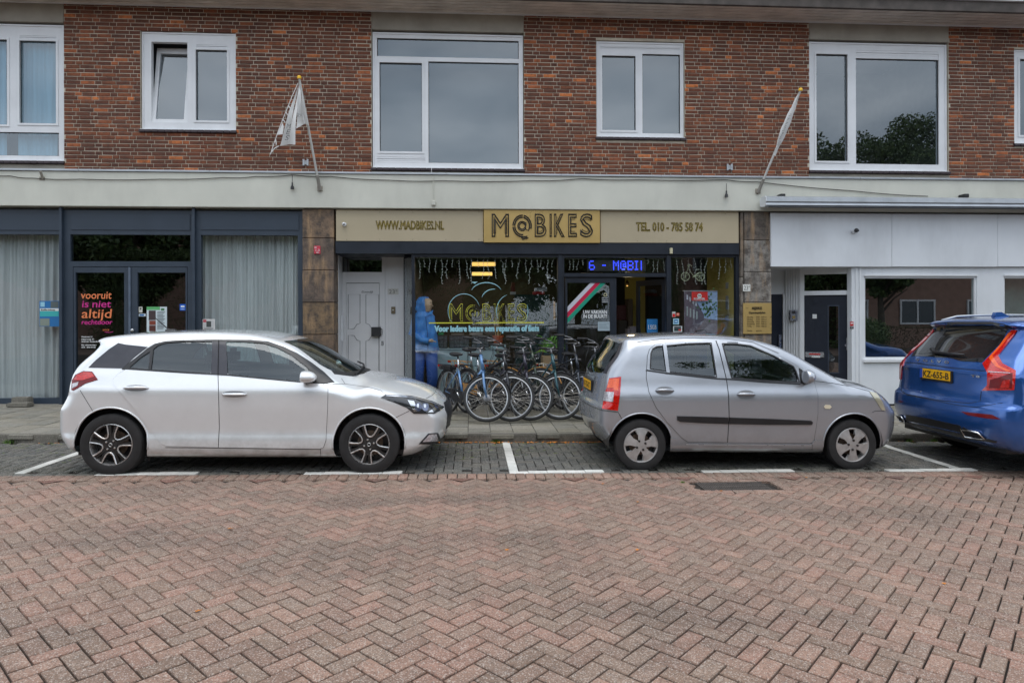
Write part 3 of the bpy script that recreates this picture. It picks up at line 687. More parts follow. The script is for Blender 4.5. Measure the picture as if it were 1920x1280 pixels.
# opened leaf, hinged on the right, swung inward
hx = X(1249, YS+.05); Lw = .84; ang = math.radians(68); zt_, zb_ = Z(522, 1200), Z(752, 1200)
dl = MB(); plate(dl, (-Lw, zb_, 0, zt_), [(-Lw+.08, zb_+.25, -.08, zt_-.1)], -.02, .02)
Md = Matrix.Translation((hx, YS+.09, 0)) @ Matrix.Rotation(-ang, 4, 'Z')
me = dl.mesh('open_door', M_black); me.transform(Md); od = link('open_door', me, SB)
me = MB().quad((-Lw+.08, 0, zb_+.25), (-.08, 0, zb_+.25), (-.08, 0, zt_-.1), (-Lw+.08, 0, zt_-.1)).mesh('pane', M_gshop); me.transform(Md); link('pane', me, od)
me = MB().box(-Lw+.1, -Lw+.35, -.03, -.022, Z(640), Z(603)).mesh('x', mat('blue_print', lin(36, 120, 190), .5)); me.transform(Md)
# side glazing of the recess (returns towards the house door)
xa, xb = X(757, YD), X(772, YS); za, zb2 = Z(480, 765), Z(738, 765)
rs = MB()
def slab(p, q_, z0, z1, th, nm, mt, par, name):
    d_ = (Vector((q_[0]-p[0], q_[1]-p[1], 0))).normalized(); n_ = Vector((-d_.y, d_.x, 0))*th
    mb = MB(); pts = [(p[0], p[1], z0), (q_[0], q_[1], z0), (q_[0], q_[1], z1), (p[0], p[1], z1)]
    return mb.prism(pts, n_).build(name, mt, par)
slab((xa, YD), (xb+.02, YS+.05), Z(752, 765), Z(738, 765), .03, None, M_black, SB, 'side_sill')
slab((xa, YD), (xb+.02, YS+.05), za, ZB0, .03, None, M_black, SB, 'side_head')
slab((xa, YD), (xa+.02, YD-.04), Z(752, 765), ZB0, .04, None, M_black, SB, 'side_post')
slab((xa+.02, YD-.04), (xb+.02, YS+.05), Z(738, 765), za, .004, None, M_gshop, SB, 'side_pane')
# recess with the house door
RC = base('house_entrance', (X(690, YD), YD, 0), 'recessed grey white panelled house door with number plate and transom light', 'entrance')
z0 = Z(760, 690)
def dp(outer, holes, Y0, Y1, mt, name, par=RC): return plate(MB(), rc(outer, Y0), [rc(h, Y0) for h in holes], Y0, Y1).build(name, mt, par)
dp((618, 470, 722, 756), [(640, 478, 716, 510), (649, 530, 712, 756)], YD, YD+.08, M_doorw, 'frame')
dp((722.3, 470, 757, 756), [], YD+.02, YD+.06, M_doorw, 'side_panel')
m = MB()
for px in (728, 734, 741, 748): q = rc((px, 476, px+.7, 754), YD+.018); m.box(q[0], q[2], YD+.014, YD+.0199, q[1], q[3])
m.build('side_batten', M_doorw, RC, kind='stuff')
plate(MB(), rc((640, 478, 716, 510), YD+.04), [], YD+.05, YD+.055).build('transom_glass', glass('black_glass', (.10, .12, .12), .12), RC)
dr = dp((649.6, 531, 711.4, 755), [], YD+.02, YD+.06, M_doorw, 'door')
def groove(pts, par, th=.006): return MB().tube([tuple(W(px, py, YD+.018)) for px, py in pts], th, 6, closed=True).build('panel_moulding', mat('door_moulding', lin(150, 150, 152), .5), par)
groove([(653, 552), (675, 552), (675, 606), (669, 608), (664, 616), (653, 617)], dr)
groove([(686, 552), (710, 552), (710, 617), (697, 616), (692, 608), (686, 606)], dr)
groove([(653, 628), (664, 629), (669, 637), (675, 639), (675, 735), (653, 735)], dr)
groove([(686, 639), (692, 637), (697, 629), (710, 628), (710, 735), (686, 735)], dr)
q = rc((697, 613, 714, 630), YD); MB().box(q[0], q[2], YD-.06, YD+.018, q[1], q[3], b=.004).build('letter_catch', M_blackp, dr)
q = rc((714, 616, 717, 627), YD); MB().box(q[0], q[2], YD-.03, YD-.001, q[1], q[3], b=.004).build('handle', M_steel, dr)
q = rc((715, 639, 719, 647), YD); MB().box(q[0], q[2], YD-.008, YD-.001, q[1], q[3]).build('lock_plate', M_steel, RC)
ftxt('name_script', 'Gravendijk', (678, 545, 700, 549), YD+.0175, M_ink, dr, shear=.3, ext=.0005)
p = poster('house_number', (727, 541, 747, 552), YD+.012, lin(192, 190, 184), 'white 23B number plate on the recessed side panel', 'house number')
ftxt('digits', '23', (729.5, 543, 740, 550.5), YD+.009, M_ink, p, off=-.001, ext=.0005); ftxt('letter', 'B', (742, 543, 745, 546.5), YD+.009, M_ink, p, off=-.001, ext=.0005)
bl = base('door_bell', tuple(W(737, 588, YD)), 'small bronze door bell below the 23B number plate', 'door bell')
q = rc((733.5, 575, 741, 588), YD+.0); MB().box(q[0], q[2], YD-.0, YD+.019, q[1], q[3], b=.003).build('plate', mat('bronze', lin(120, 108, 88), .4, .6), bl); p_ = W(737, 581, YD); MB().lathe([(0, -.008), (.01, -.008), (.011, 0)], 12, c=(p_.x, YD-.001, p_.z)).build('button', M_paper, bl)
ib = base('notice_strip', tuple(W(636, 640, YD)), 'narrow white mailbox strip on the left jamb of the recess', 'mailbox')
q = rc((633, 592, 643, 639), YD-.1); MB().box(q[0], q[2], YD-.1, YD-.06, q[1], q[3], b=.004).build('box', M_wpanel, ib)
for i in range(2): q2 = rc((634, 594+i*16, 642, 606+i*16), YD-.1); MB().box(q2[0], q2[2], YD-.104, YD-.1005, q2[1], q2[3]).build('flap', M_doorw, ib)
xr_ = X(629, YF)
MB().box(xr_-.10, xr_-.004, YF+.0+.3, YD+.02, z0-.3, ZB0).build('recess_cheek', M_doorw, RC)
MB().box(xr_-.1, xa+.05, YF+.14, YD+.05, Z(476, 700), Z(476, 700)+.03).build('recess_ceiling', M_black, RC)
MB().box(xr_-.1, xa+.1, YF+.3, YD+.1, -.3, z0+.0).build('threshold', M_kerb, RC)
# ------------------------------------------------------------------ inside the shop
M_yel = mat('yellow_wall', lin(196, 180, 96), .8, var=.06, scale=1.4)
ri = base('shop_interior', (X(1200), YF+2, 0), 'yellow wall panels and dark partitions inside the bicycle shop', 'interior wall')
q = rc((1356, 470, 1383, 757), YF+.16); MB().box(q[2]-.03, q[2]+.01, YF+.14, YF+1.6, 0, ZB0).build('side_wall', M_yel, ri)
MB().box(X(1362, YF+1.5), q[2]+.01, YF+1.58, YF+1.64, 0, ZB0).build('end_wall', M_yel, ri)
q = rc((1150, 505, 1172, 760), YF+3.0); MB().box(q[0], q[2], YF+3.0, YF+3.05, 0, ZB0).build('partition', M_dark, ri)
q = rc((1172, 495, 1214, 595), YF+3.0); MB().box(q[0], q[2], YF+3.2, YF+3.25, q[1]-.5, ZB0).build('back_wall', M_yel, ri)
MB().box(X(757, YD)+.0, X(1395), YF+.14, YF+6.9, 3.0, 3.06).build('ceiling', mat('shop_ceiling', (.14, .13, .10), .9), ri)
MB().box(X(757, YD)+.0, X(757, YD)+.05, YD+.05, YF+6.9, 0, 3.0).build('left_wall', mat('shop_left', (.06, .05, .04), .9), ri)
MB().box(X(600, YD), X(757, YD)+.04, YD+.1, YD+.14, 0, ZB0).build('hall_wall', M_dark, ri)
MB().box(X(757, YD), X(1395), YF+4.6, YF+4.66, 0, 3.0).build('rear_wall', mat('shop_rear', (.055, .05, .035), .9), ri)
M_lamp = mat('lamp_tube', (1.0, .62, .16), .5, emit=1.1)
for i, r in enumerate(((885, 492, 929, 498), (885, 511, 923, 516))):
    t = base('ceiling_lamp', tuple(W(905, r[1], YF+3.2-i*0)), 'yellow lit strip lamp, the %s one seen through the show window' % ('upper' if i == 0 else 'lower'), 'lamp')
    q = rc(r, YF+3.2); m = MB(); m.box(q[0], q[2], YF+3.2, YF+3.26, q[1], q[3]); m.build('tube', M_lamp, t); MB().box(q[0], q[2], YF+3.25, YF+3.32, q[1]-.01, q[3]+.02).build('housing', M_paper, t)
    al = bpy.data.lights.new('lamp_light', 'AREA'); al.shape = 'RECTANGLE'; al.size = 2.4; al.size_y = 2.0; al.energy = 5.5; al.color = (1, .86, .62); ao = bpy.data.objects.new('lamp_light', al); COL.objects.link(ao); ao.parent = t; ao.matrix_parent_inverse = WORLDP[t.name]; ao.location = ((q[0]+q[2])/2, YF+3.23, q[1]-.03)
# counter with drawers
cn = base('counter', (X(880, YF+.75), YF+.75, 0), 'pale blue grey counter cabinet behind the show window', 'counter')
M_cn = mat('counter_blue', lin(164, 186, 190), .5, var=.05)
q = rc((812, 655, 945, 757), YF+.7); zf = q[1]
for a, b in ((812, 877), (878, 945)):
    qq = rc((a, 655, b, 757), YF+.7); MB().box(qq[0]+.002, qq[2]-.002, YF+.7, YF+1.2, .05, qq[3], b=.006).build('front_panel', M_cn, cn)
MB().box(q[0]-.02, q[2]+.02, YF+.68, YF+1.22, q[3], q[3]+.02, b=.004).build('top', M_cn, cn)
zc = q[3]+.02
M_bin = mat('bin_black', (.018, .02, .024), .4); M_bf = mat('bin_front', (.10, .11, .12), .25, var=.5, scale=30)
for i, (a, b) in enumerate(((815, 839), (842, 880), (884, 917))):
    u = base('drawer_unit', (X((a+b)/2, YF+.8), YF+.8, zc), ['black small parts drawer unit beside the blue raincoat', 'middle black small parts drawer unit on the counter', 'black small parts drawer unit left of the orange plant pot'][i], 'drawer unit')
    q = rc((a, 629, b, 654), YF+.8); q = (q[0], zc+.001, q[2], q[3]); MB().box(q[0], q[2], YF+.8, YF+1.0, q[1], q[3], b=.004).build('case', M_bin, u)
    nc = 4 if i else 3
    for r_ in range(3):
        for c_ in range(nc):
            w1 = (q[2]-q[0]-.01)/nc; h1 = (q[3]-q[1]-.01)/3
            MB().box(q[0]+.005+c_*w1+.004, q[0]+.005+(c_+1)*w1-.004, YF+.79, YF+.7999, q[1]+.006+r_*h1+.003, q[1]+.004+(r_+1)*h1-.003).build('drawer', M_bf, u)
for (r, c, l) in (((822, 623, 832, 628.6), lin(30, 150, 90), 'small green box standing on the drawer units'), ((814, 620, 818, 628.6), lin(120, 60, 130), 'small purple bottle beside the blue raincoat'), ((846, 625, 870, 628.6), lin(120, 112, 100), 'flat grey tray lying on the middle drawer unit'), ((880, 624, 905, 628.6), lin(150, 140, 130), 'flat cream carton lying on the right drawer unit')):
    q = rc(r, YF+.85); b_ = MB().box(q[0], q[2], YF+.83, YF+.93, q[1]+.003, q[3], b=.004).build('small_box', mat('box_%d' % r[0], c, .5)); tag(b_, l, 'box')
# pots and plants
def pot(name, px, py0, py1, wpx, Y, c, label):
    p = base(name, tuple(W(px, py1, Y)), label, 'plant'); b = W(px, py1, Y); t = W(px, py0, Y); r = (X(px+wpx/2, Y)-X(px-wpx/2, Y))/2; h = t.z-b.z
    MB().lathe([(0, 0), (r*.74, 0), (r*.92, h*.78), (r, h*.78), (r*1.02, h), (r*.88, h), (r*.86, h*.85), (0, h*.85)], 24, 'z', (b.x, Y+r, b.z)).build('pot', mat(name+'_clay_%d' % px, c, .6), p, ang=40); return p, Vector((b.x, Y+r, t.z)), r
zc_pot = 654
p, c, r = pot('potted_straw', 934, 629, 646, 21, YF+.78, lin(196, 92, 50), 'orange clay pot with dry straw stalks on the counter')
m = MB()
for i in range(16):
    a = R.uniform(0, 6.3); k = R.uniform(.1, .7); m.tube([(c.x+math.cos(a)*r*.4, c.y+math.sin(a)*r*.4, c.z-.03), (c.x+math.cos(a)*r*k*1.5, c.y+math.sin(a)*r*k, c.z+R.uniform(.25, .42))], [.005, .003], 4)
m.build('stalks', mat('straw', lin(190, 160, 100), .8), p, kind='stuff')
MB().box(X(920, YF+.78), X(948, YF+.78), YF+.75, YF+1.0, c.z-.45, W(934, 646, YF+.78).z-.002).build('pot_stand', M_cn, p)
gp = base('green_plant', tuple(W(1022, 690, YF+.5)), 'bright green leafy plant in a cardboard box behind the right bicycles', 'plant')
q = rc((1030-7, 668, 1056-6, 720), YF+.35); MB().box(q[0]-.05, q[2], YF+.35, YF+.7, q[1]-.3, q[3], b=.004).build('box', mat('cardboard', lin(176, 146, 110), .8), gp)
m = MB(); c0 = W(1030, 662, YF+.5)
for i in range(60):
    a = R.uniform(0, 6.3); e = R.uniform(.2, 1.4); L = R.uniform(.16, .40); d = Vector((math.cos(a)*math.cos(e), math.sin(a)*math.cos(e)*.6, math.sin(e))); s_ = d.cross(Vector((R.uniform(-1, 1), R.uniform(-1, 1), .2))).normalized()*.022
    b0 = c0+Vector((R.uniform(-.07, .07), R.uniform(-.05, .05), R.uniform(0, .14))); md = b0+d*L*.55; tp = b0+d*L+Vector((0, 0, -L*.3)); m.poly([b0, md+s_, tp, md-s_])
m.tube([c0, c0+Vector((-.04, 0, .2)), c0+Vector((-.16, 0, .31)), c0+Vector((-.24, -.02, .33))], [.006, .006, .01, .003], 5)
m.build('leaves', mat('leaf_bright', lin(120, 178, 66), .5, var=.3, scale=20), gp, kind='stuff')
# back-of-shop goods
def good(name, r, Y, dY, c, label, cat, b=.01):
    q = rc(r, Y); o = MB().box(q[0], q[2], Y, Y+dY, q[1], q[3], b=b).build(name, mat('good_%d_%d' % (r[0], r[1]), c, .6)); return tag(o, label, cat)
good('display_board', (965, 552, 1030, 700), YF+1.6, .05, lin(24, 56, 52), 'large dark green board standing inside behind the plant', 'board')
good('carton', (1003, 539, 1026, 546), YF+1.55, .2, lin(196, 204, 214), 'white carton standing on the dark green board rack', 'carton')
good('carton', (1000, 546.3, 1021, 552), YF+1.55, .2, lin(196, 40, 44), 'red carton under the white carton', 'carton')
v = base('vase', tuple(W(962, 551, YF+1.6)), 'red brown bottle shaped vase on the dark green board rack', 'vase')
b0 = W(962, 547, YF+1.65); MB().lathe([(0, 0), (.045, 0), (.05, .05), (.045, .12), (.03, .17), (.028, .19), (0, .19)], 16, 'z', tuple(b0)).build('body', mat('vase_red', lin(140, 60, 50), .4), v, ang=50); q = rc((957, 547, 967, 552), YF+1.6); MB().box(q[0], q[2], YF+1.6, YF+1.7, q[1], q[3]).build('foot', M_paper, v)
good('cabinet', (1158, 572, 1176, 600), YF+2.6, .4, lin(70, 26, 40), 'dark red cabinet inside the open shop door', 'cabinet')
good('storage_rack', (1178, 560, 1187, 650), YF+2.4, .3, lin(66, 56, 46), 'tall brown rack inside the open shop door', 'rack')
good('shelf_box', (1160, 600, 1176, 640), YF+2.3, .3, lin(40, 34, 34), 'dark low box in front of the red cabinet', 'box')
hl = base('hanging_lamp', tuple(W(1176, 520, YF+1.5)), 'small brass hanging lamp inside the open door', 'lamp')
b0 = W(1176, 537, YF+1.5); MB().lathe([(0, 0), (.025, .01), (.045, .05), (.03, .09), (.012, .12), (0, .13)], 16, 'z', tuple(b0)).build('shade', mat('brass', lin(120, 96, 56), .3, .7), hl, ang=50); MB().tube([(b0.x, b0.y, b0.z+.12), (b0.x, b0.y, 2.99)], .003, 5).build('cord', M_blackp, hl)
al = bpy.data.lights.new('lamp_light', 'POINT'); al.energy = 2; al.color = (1, .82, .5); al.shadow_soft_size = .08; ao = bpy.data.objects.new('lamp_light', al); COL.objects.link(ao); ao.parent = hl; ao.matrix_parent_inverse = WORLDP[hl.name]; ao.location = (b0.x, b0.y, b0.z-.08)
for i, px in enumerate((1318, 1328)):
    t = base('folded_bag', tuple(W(px, 586, YF+.7)), 'dark red pannier bag hanging %s the poster' % ('right beside' if i == 0 else 'second from'), 'bag')
    q = rc((px-3.5, 560, px+3.5, 586), YF+.7); MB().box(q[0], q[2], YF+.7, YF+.78, q[1], q[3], b=.01).build('body', mat('maroon', lin(96, 36, 48), .6), t); k = W(px, 555, YF+.7); MB().lathe([(0, -.02), (.025, -.01), (.03, .03), (0, .04)], 12, c=(k.x, YF+.7, k.z)).build('hook', M_blackp, t)
for (r, l) in (((1365, 529, 1375, 541), 'square grey switch box on the yellow wall'), ((1365, 554, 1377, 580), 'tall grey meter box on the yellow wall'), ((1364, 592, 1368, 600), 'small cream switch low on the yellow wall')):
    q = rc(r, YF+.5); b_ = base('switch_box', (q[0], YF+.5, q[1]), l, 'switch box'); MB().box(q[0], q[2]+.02, YF+.5, YF+.62, q[1], q[3], b=.006).build('case', mat('switch_grey', lin(168, 174, 176), .5), b_)
    MB().box(q[0]+.01, q[2]-.01, YF+.493, YF+.4995, (q[1]+q[3])/2, q[3]-.01).build('cover', M_alu, b_)
# mannequin in the blue raincoat
mq = base('mannequin', (X(797, YF+.35), YF+.35, .15), 'tall shop mannequin wearing a bright blue hooded raincoat and trousers', 'mannequin')
xm = X(797, YF+.4); ym = YF+.42; zt = Z(556, 797, YF+.4)
M_rc = mat('blue_raincoat', lin(64, 140, 216), .42, var=.14, scale=5, bump=.6, bscale=9); M_rs = mat('coat_seam', lin(30, 66, 120), .5); M_rt = mat('blue_rain_trousers', lin(62, 96, 170), .5, var=.15, scale=5, bump=.6, bscale=9); M_sk = mat('mannequin_skin', lin(206, 176, 146), .4)
def blob(rings, n=40):          # rings: (x, y, z, rx, ry)
    rr = []
    for p_, q_ in zip(rings[:-1], rings[1:]): rr += [tuple(a+(b-a)*t/5 for a, b in zip(p_, q_)) for t in range(5)]
    rings = rr+[rings[-1]]
    m = MB(); k = len(rings)
    for (x, y, z, a, b) in rings:
        for j in range(n): q = 6.2832*j/n; fold = 1+BF[0]*(.06*math.sin(q*4+z*7+math.sin(z*11))+.05*math.sin(q*9-z*17+2*math.sin(q*2+z*5))+.035*math.sin(z*31+q*3+math.sin(q*5))); m.v.append((x+a*math.cos(q)*fold, y+b*math.sin(q)*fold, z))
    for i in range(k-1):
        for j in range(n): m.f.append((i*n+j, i*n+(j+1) % n, (i+1)*n+(j+1) % n, (i+1)*n+j))
    m.f.append(tuple(range(n))); m.f.append(tuple(range((k-1)*n, k*n))); return m
zw = zt-.95; BF = [1.0]
m = blob([(xm, ym, zw-.02, .23, .17), (xm, ym, zw+.25, .205, .15), (xm-.01, ym, zw+.45, .195, .14), (xm-.01, ym, zw+.6, .18, .13), (xm-.02, ym, zw+.66, .15, .11), (xm-.01, ym, zw+.70, .10, .10)])
m.build('coat', M_rc, mq, True)
m = blob([(xm-.02, ym, zw+.66, .12, .10), (xm-.03, ym+.01, zw+.74, .13, .12), (xm-.03, ym+.01, zw+.86, .125, .12), (xm-.02, ym+.01, zw+.94, .08, .08), (xm-.01, ym+.01, zw+.955, .02, .02)]); m.build('hood', M_rc, mq, True)
BF[0] = .12
hd_ = blob([(xm+.05, ym-.06, zw+.68, .05, .05), (xm+.055, ym-.07, zw+.73, .06, .06), (xm+.06, ym-.075, zw+.80, .072, .07), (xm+.055, ym-.06, zw+.88, .07, .07), (xm+.03, ym-.04, zw+.92, .04, .04)])
hd_.tube([(xm+.125, ym-.105, zw+.80), (xm+.145, ym-.12, zw+.785), (xm+.12, ym-.10, zw+.77)], [.008, .014, .008], 6)
hd_.build('head', M_sk, mq, True)
m = MB()
for s_, px_ in ((-1, 0), (1, 0)):
    m.tube([(xm+s_*.10, ym, zw+.05), (xm+s_*.12, ym-.01, zw-.35), (xm+s_*.13, ym, max(.25, zw-.85))], [.12, .10, .10], 14)
m.build('trousers', M_rt, mq, True)
MB().tube([(xm-.17, ym, zw+.58), (xm-.22, ym-.08, zw+.30), (xm-.05, ym-.19, zw+.18), (xm+.08, ym-.22, zw+.17)], [.065, .07, .06, .055], 12).build('sleeve', M_rc, mq, True)
MB().tube([(xm+.02, ym-.165, zw+.60), (xm+.05, ym-.17, zw+.3), (xm+.06, ym-.175, zw-.0)], .005, 5).build('zip', M_rs, mq); MB().tube([(xm+.235*math.cos(q*.35), ym+.17*math.sin(q*.35), zw-.015) for q in range(18)], .007, 5, closed=True).build('hem', M_rs, mq)
cl_ = MB(); cl_.prism([(xm+.03, ym-.13, zw+.60), (xm+.13, ym-.11, zw+.64), (xm+.15, ym-.10, zw+.71), (xm+.07, ym-.12, zw+.67)], (0, -.012, 0)); cl_.build('collar', M_rc, mq)
MB().tube([(xm+.115, ym-.115, zw+.835), (xm+.10, ym-.125, zw+.84), (xm+.085, ym-.125, zw+.838)], .004, 4).build('eyebrow', mat('brow', lin(96, 70, 50), .6), mq); MB().tube([(xm+.115, ym-.118, zw+.74), (xm+.095, ym-.125, zw+.737)], .005, 4).build('mouth', mat('lips', lin(150, 90, 80), .5), mq)
hn = MB(); hn.tube([(xm+.07, ym-.22, zw+.17), (xm+.12, ym-.23, zw+.175), (xm+.155, ym-.23, zw+.165)], [.02, .03, .024], 8)
for i in range(4): hn.tube([(xm+.15, ym-.25+i*.014, zw+.165), (xm+.19-.004*abs(i-1), ym-.255+i*.016, zw+.16), (xm+.21-.006*abs(i-1), ym-.255+i*.017, zw+.148)], [.009, .008, .006], 6)
hn.tube([(xm+.12, ym-.26, zw+.18), (xm+.15, ym-.28, zw+.20)], [.01, .007], 6)
hn.build('hand', M_sk, mq, True)
# ------------------------------------------------------------------ window graphics of the bicycle shop
YG = YS+.044
M_pb = mat('pale_blue_print', lin(150, 200, 210), .5, var=.02); M_yp = mat('yellow_print', lin(206, 204, 60), .5, var=.02)
gl = base('window_lettering', (X(930), YG, Z(616)), 'yellow outlined shop name with pale blue bicycle drawing on the show window', 'lettering')
madlogo((843, 569, 988, 602), YG, gl, M_yp, M_yp, .0046)
madlogo((844.5, 571.5, 986.5, 600), YG+.001, gl, M_ink, M_ink, .007, 'letter_fill')
def arc(px, py, rx, ry, a0, a1, mt, th, parent, name='bicycle_stroke', n=22):
    pts = [tuple(W(px+rx*math.cos(a0+(a1-a0)*i/n), py-ry*math.sin(a0+(a1-a0)*i/n), YG-.001)) for i in range(n+1)]
    return MB().tube(pts, [max(.0015, th*math.sin(math.pi*(i+.6)/(n+1.2))**.5) for i in range(n+1)], 4).build(name, mt, parent)
arc(870, 583, 30, 32, -.7+1.0, 3.9, M_pb, .006, gl); arc(960, 583, 29, 32, 1.9, 3.7, M_pb, .006, gl); arc(962, 583, 28, 32, -.5, .4, M_pb, .005, gl)
arc(912, 552, 30, 22, .45, 2.75, M_pb, .009, gl); arc(927, 562, 24, 20, 1.5, 2.9, M_pb, .008, gl)
m = MB(); m.poly([W(884, 528.5, YG), W(896, 528, YG), W(890, 532, YG)]); m.build('saddle_mark', M_pb, gl)
m = MB(); q = rc((804, 604, 1020, 606), YG); m.quad((q[0], YG, q[1]), (q[2], YG, q[1]), (q[2], YG, q[3]), (q[0], YG, q[3])); m.build('underline', M_yp, gl)
ftxt('slogan', 'Voor iedere beurs een reparatie of fiets', (814, 610, 1011, 621), YG, M_pb, gl, off=.009, space=1.0)
gl = base('window_lettering', (X(1115), YG, Z(597)), 'white two line slogan on the fixed door glass', 'lettering')
ftxt('text_line', 'UW VAKMAN', (1093.5, 581.5, 1138, 588), YG, M_wp, gl, off=.0018); ftxt('text_line', 'IN DE BUURT!', (1093.5, 589.5, 1138, 596), YG, M_wp, gl, off=.0018)
ds = base('diagonal_stripe_sticker', (X(1100), YG, Z(605)), 'white red and green diagonal stripe sticker on the fixed door glass', 'sticker')
for nm, a, b, c in (('white_band', 0, 1, lin(196, 196, 206)), ('red_band', 1, 2, lin(190, 16, 66)), ('green_band', 2, 3, lin(16, 142, 116))):
    x0 = 1107+a*9.6; x1 = 1107+b*9.6; y0 = 575+a*10.3; y1 = 575+b*10.3
    MB().poly([W(x0, 530, YG), W(x1, 530, YG), W(1064, y1, YG), W(1064, y0, YG)]).build(nm, mat('stripe_'+nm, c, .5, var=.02), ds)
poster('notice', (1121, 603, 1144, 620), YG, lin(160, 176, 184), 'pale printed notice low on the fixed door glass', 'notice', [((1123, 606+i*3, 1142-(i*5 % 7), 606.7+i*3), lin(110, 124, 132)) for i in range(4)])
p = poster('notice', (1128, 556, 1141, 568), YG, lin(46, 56, 60), 'small dark lettered sticker at the upper right of the fixed door glass', 'notice')
for i, t in enumerate(('UIT DIT', 'Fietspunt.nl', 'DEALER')): ftxt('text_line', t, (1129, 557.5+i*3.6, 1140, 559.6+i*3.6), YG-.003, M_wp, p)
MB().lathe([(.022, 0), (.03, 0)], 24, c=(W(1135, 552.5, YG).x, YG-.001, W(1135, 552.5, YG).z)).build('ring', mat('cream', lin(220, 214, 170), .5), p)
poster('card_sticker', (1260, 584, 1266.5, 594.5), YG, lin(196, 200, 196), 'white and red card payment sticker on the right shop pane', 'sticker', [((1261, 588, 1266, 594), lin(220, 30, 30))])
poster('card_sticker', (1268, 586.5, 1274, 592.5), YG, lin(196, 90, 70), 'small orange red sticker beside the white and red one', 'sticker', [((1269, 588, 1273, 590), lin(220, 180, 160))])
poster('card_sticker', (1262, 597, 1273, 608), YG, lin(170, 210, 222), 'square blue payment card sticker with pale border', 'sticker', [((1264, 599, 1271, 606), lin(34, 110, 170)), ((1265, 601.5, 1270, 603.5), lin(200, 226, 236))])
poster('card_sticker', (1262, 611, 1279, 622), YG, lin(200, 206, 206), 'wide white payment sticker lowest on the right shop pane', 'sticker', [((1264, 612, 1277, 616), lin(60, 66, 70)), ((1264, 616, 1277, 620.5), lin(24, 60, 56)), ((1272, 617, 1277, 620), lin(200, 50, 50))])
# street photograph poster
tp = NT('street_photo'); g_ = tp.N('ShaderNodeNewGeometry'); n1 = tp.noise(7, 6, .7, vec=g_.outputs['Position'], stretch=(2.4, 1, 1)); sx_ = tp.N('ShaderNodeSeparateXYZ'); tp.l.new(g_.outputs['Position'], sx_.inputs[0])
tp.col(tp.ramp(n1, [(.3, lin(52, 50, 60)), (.5, lin(112, 108, 120)), (.7, lin(176, 176, 190))])); tp.rough(.5)
q = rc((1283, 546, 1345, 640), YF+.25)
po = base('street_poster', (q[0], YF+.25, q[1]), 'large hanging poster of a narrow canal street with parked bicycles', 'poster')
MB().box(q[0], q[2], YF+.25, YF+.256, q[1], q[3]).build('sheet', tp.m, po)
MB().box(q[0]-.02, q[2]+.0, YF+.242, YF+.264, q[3], q[3]+.015).build('rail', M_alu, po)
def pq(r, c, nm='print', k=1):
    qq = [W(a, b, YF+.25) for a, b in r]; MB().poly([(p.x, YF+.2485-.0008*k, p.z) for p in qq]).build(nm, mat('pp_%02x%02x%02x' % tuple(int(255*x**.4545) for x in c), c, .5, var=.2, scale=25), po)
pq([(1300, 547), (1345, 547), (1345, 600), (1320, 596), (1306, 570)], lin(150, 176, 214))
pq([(1284, 547), (1296, 547), (1320, 590), (1320, 600), (1284, 622)], lin(92, 84, 98), k=2)
pq([(1321, 600), (1345, 600), (1345, 640), (1290, 640)], lin(128, 120, 128), k=3)
for i in range(4): pq([(1287+i*5.5, 552+i*4), (1290+i*5.5, 553+i*4), (1290+i*5.5, 562+i*4), (1287+i*5.5, 561+i*4)], lin(200, 204, 216), k=4); pq([(1287+i*6, 574+i*3), (1290+i*6, 575+i*3), (1290+i*6, 592+i*2), (1287+i*6, 593+i*2)], lin(150, 160, 162), k=4)
m = MB(); rr = R
for i in range(70):
    a = W(1326+rr.gauss(2, 7), 575+rr.gauss(0, 11), YF+.243); m.quad((a.x-.02, YF+.2435, a.z), (a.x, YF+.2435, a.z-.02), (a.x+.02, YF+.2435, a.z), (a.x, YF+.2435, a.z+.02))
m.build('printed_tree', mat('printed_green', lin(66, 110, 52), .6, var=.4, scale=40), po, kind='stuff')
for px in (1297, 1331):
    c = W(px, 632, YF+.24); MB().tube([(c.x+.075*math.cos(i*.35), YF+.2425, c.z+.075*math.sin(i*.35)) for i in range(18)], .004, 4, closed=True).build('printed_wheel', M_ink, po)
MB().tube([tuple(W(a, b, YF+.24)) for a, b in ((1297, 632), (1305, 620), (1322, 618), (1331, 632), (1312, 634), (1305, 620))], .004, 4).build('printed_frame', M_ink, po)
fl = base('shop_pennant', tuple(W(1312, 563, YF+.2)), 'red pennant with a white dog emblem hanging over the street poster', 'pennant')
q = rc((1297, 547, 1327, 563.5), YF+.2); MB().box(q[0], q[2], YF+.2, YF+.204, q[1], q[3]).build('cloth', mat('flag_red', lin(222, 28, 26), .6), fl)
c = W(1311.5, 554.5, YF+.2); MB().lathe([(0, -.002), (.042, -.002)], 24, c=(c.x, YF+.2, c.z)).build('disc', M_wp, fl)
MB().poly([(c.x+a*.03, YF+.1965, c.z+b*.03) for a, b in ((-1, .2), (-.6, .45), (-.2, .2), (.7, .25), (1.1, .6), (.8, .1), (.6, -.5), (.45, -.1), (-.2, -.05), (-.45, -.5), (-.5, 0))]).build('dog_mark', M_ink, fl)
ftxt('word', 'POINTER', (1301, 558.5, 1322, 561.7), YF+.197, M_wp, fl, off=.002)
p = poster('offer_sign', (1213, 598, 1233, 632), YF+.45, lin(40, 128, 196), 'blue offer sign with pale digits standing inside the open shop door', 'sign')
ftxt('digits', '1.5GB', (1215.5, 609, 1231, 617), YF+.447, M_wp, p, off=.002)
good('grey_bundle', (1178, 612, 1203, 634), YF+.9, .3, lin(120, 112, 116), 'grey cloth bundle lying low inside the open shop door', 'bundle', b=.05)
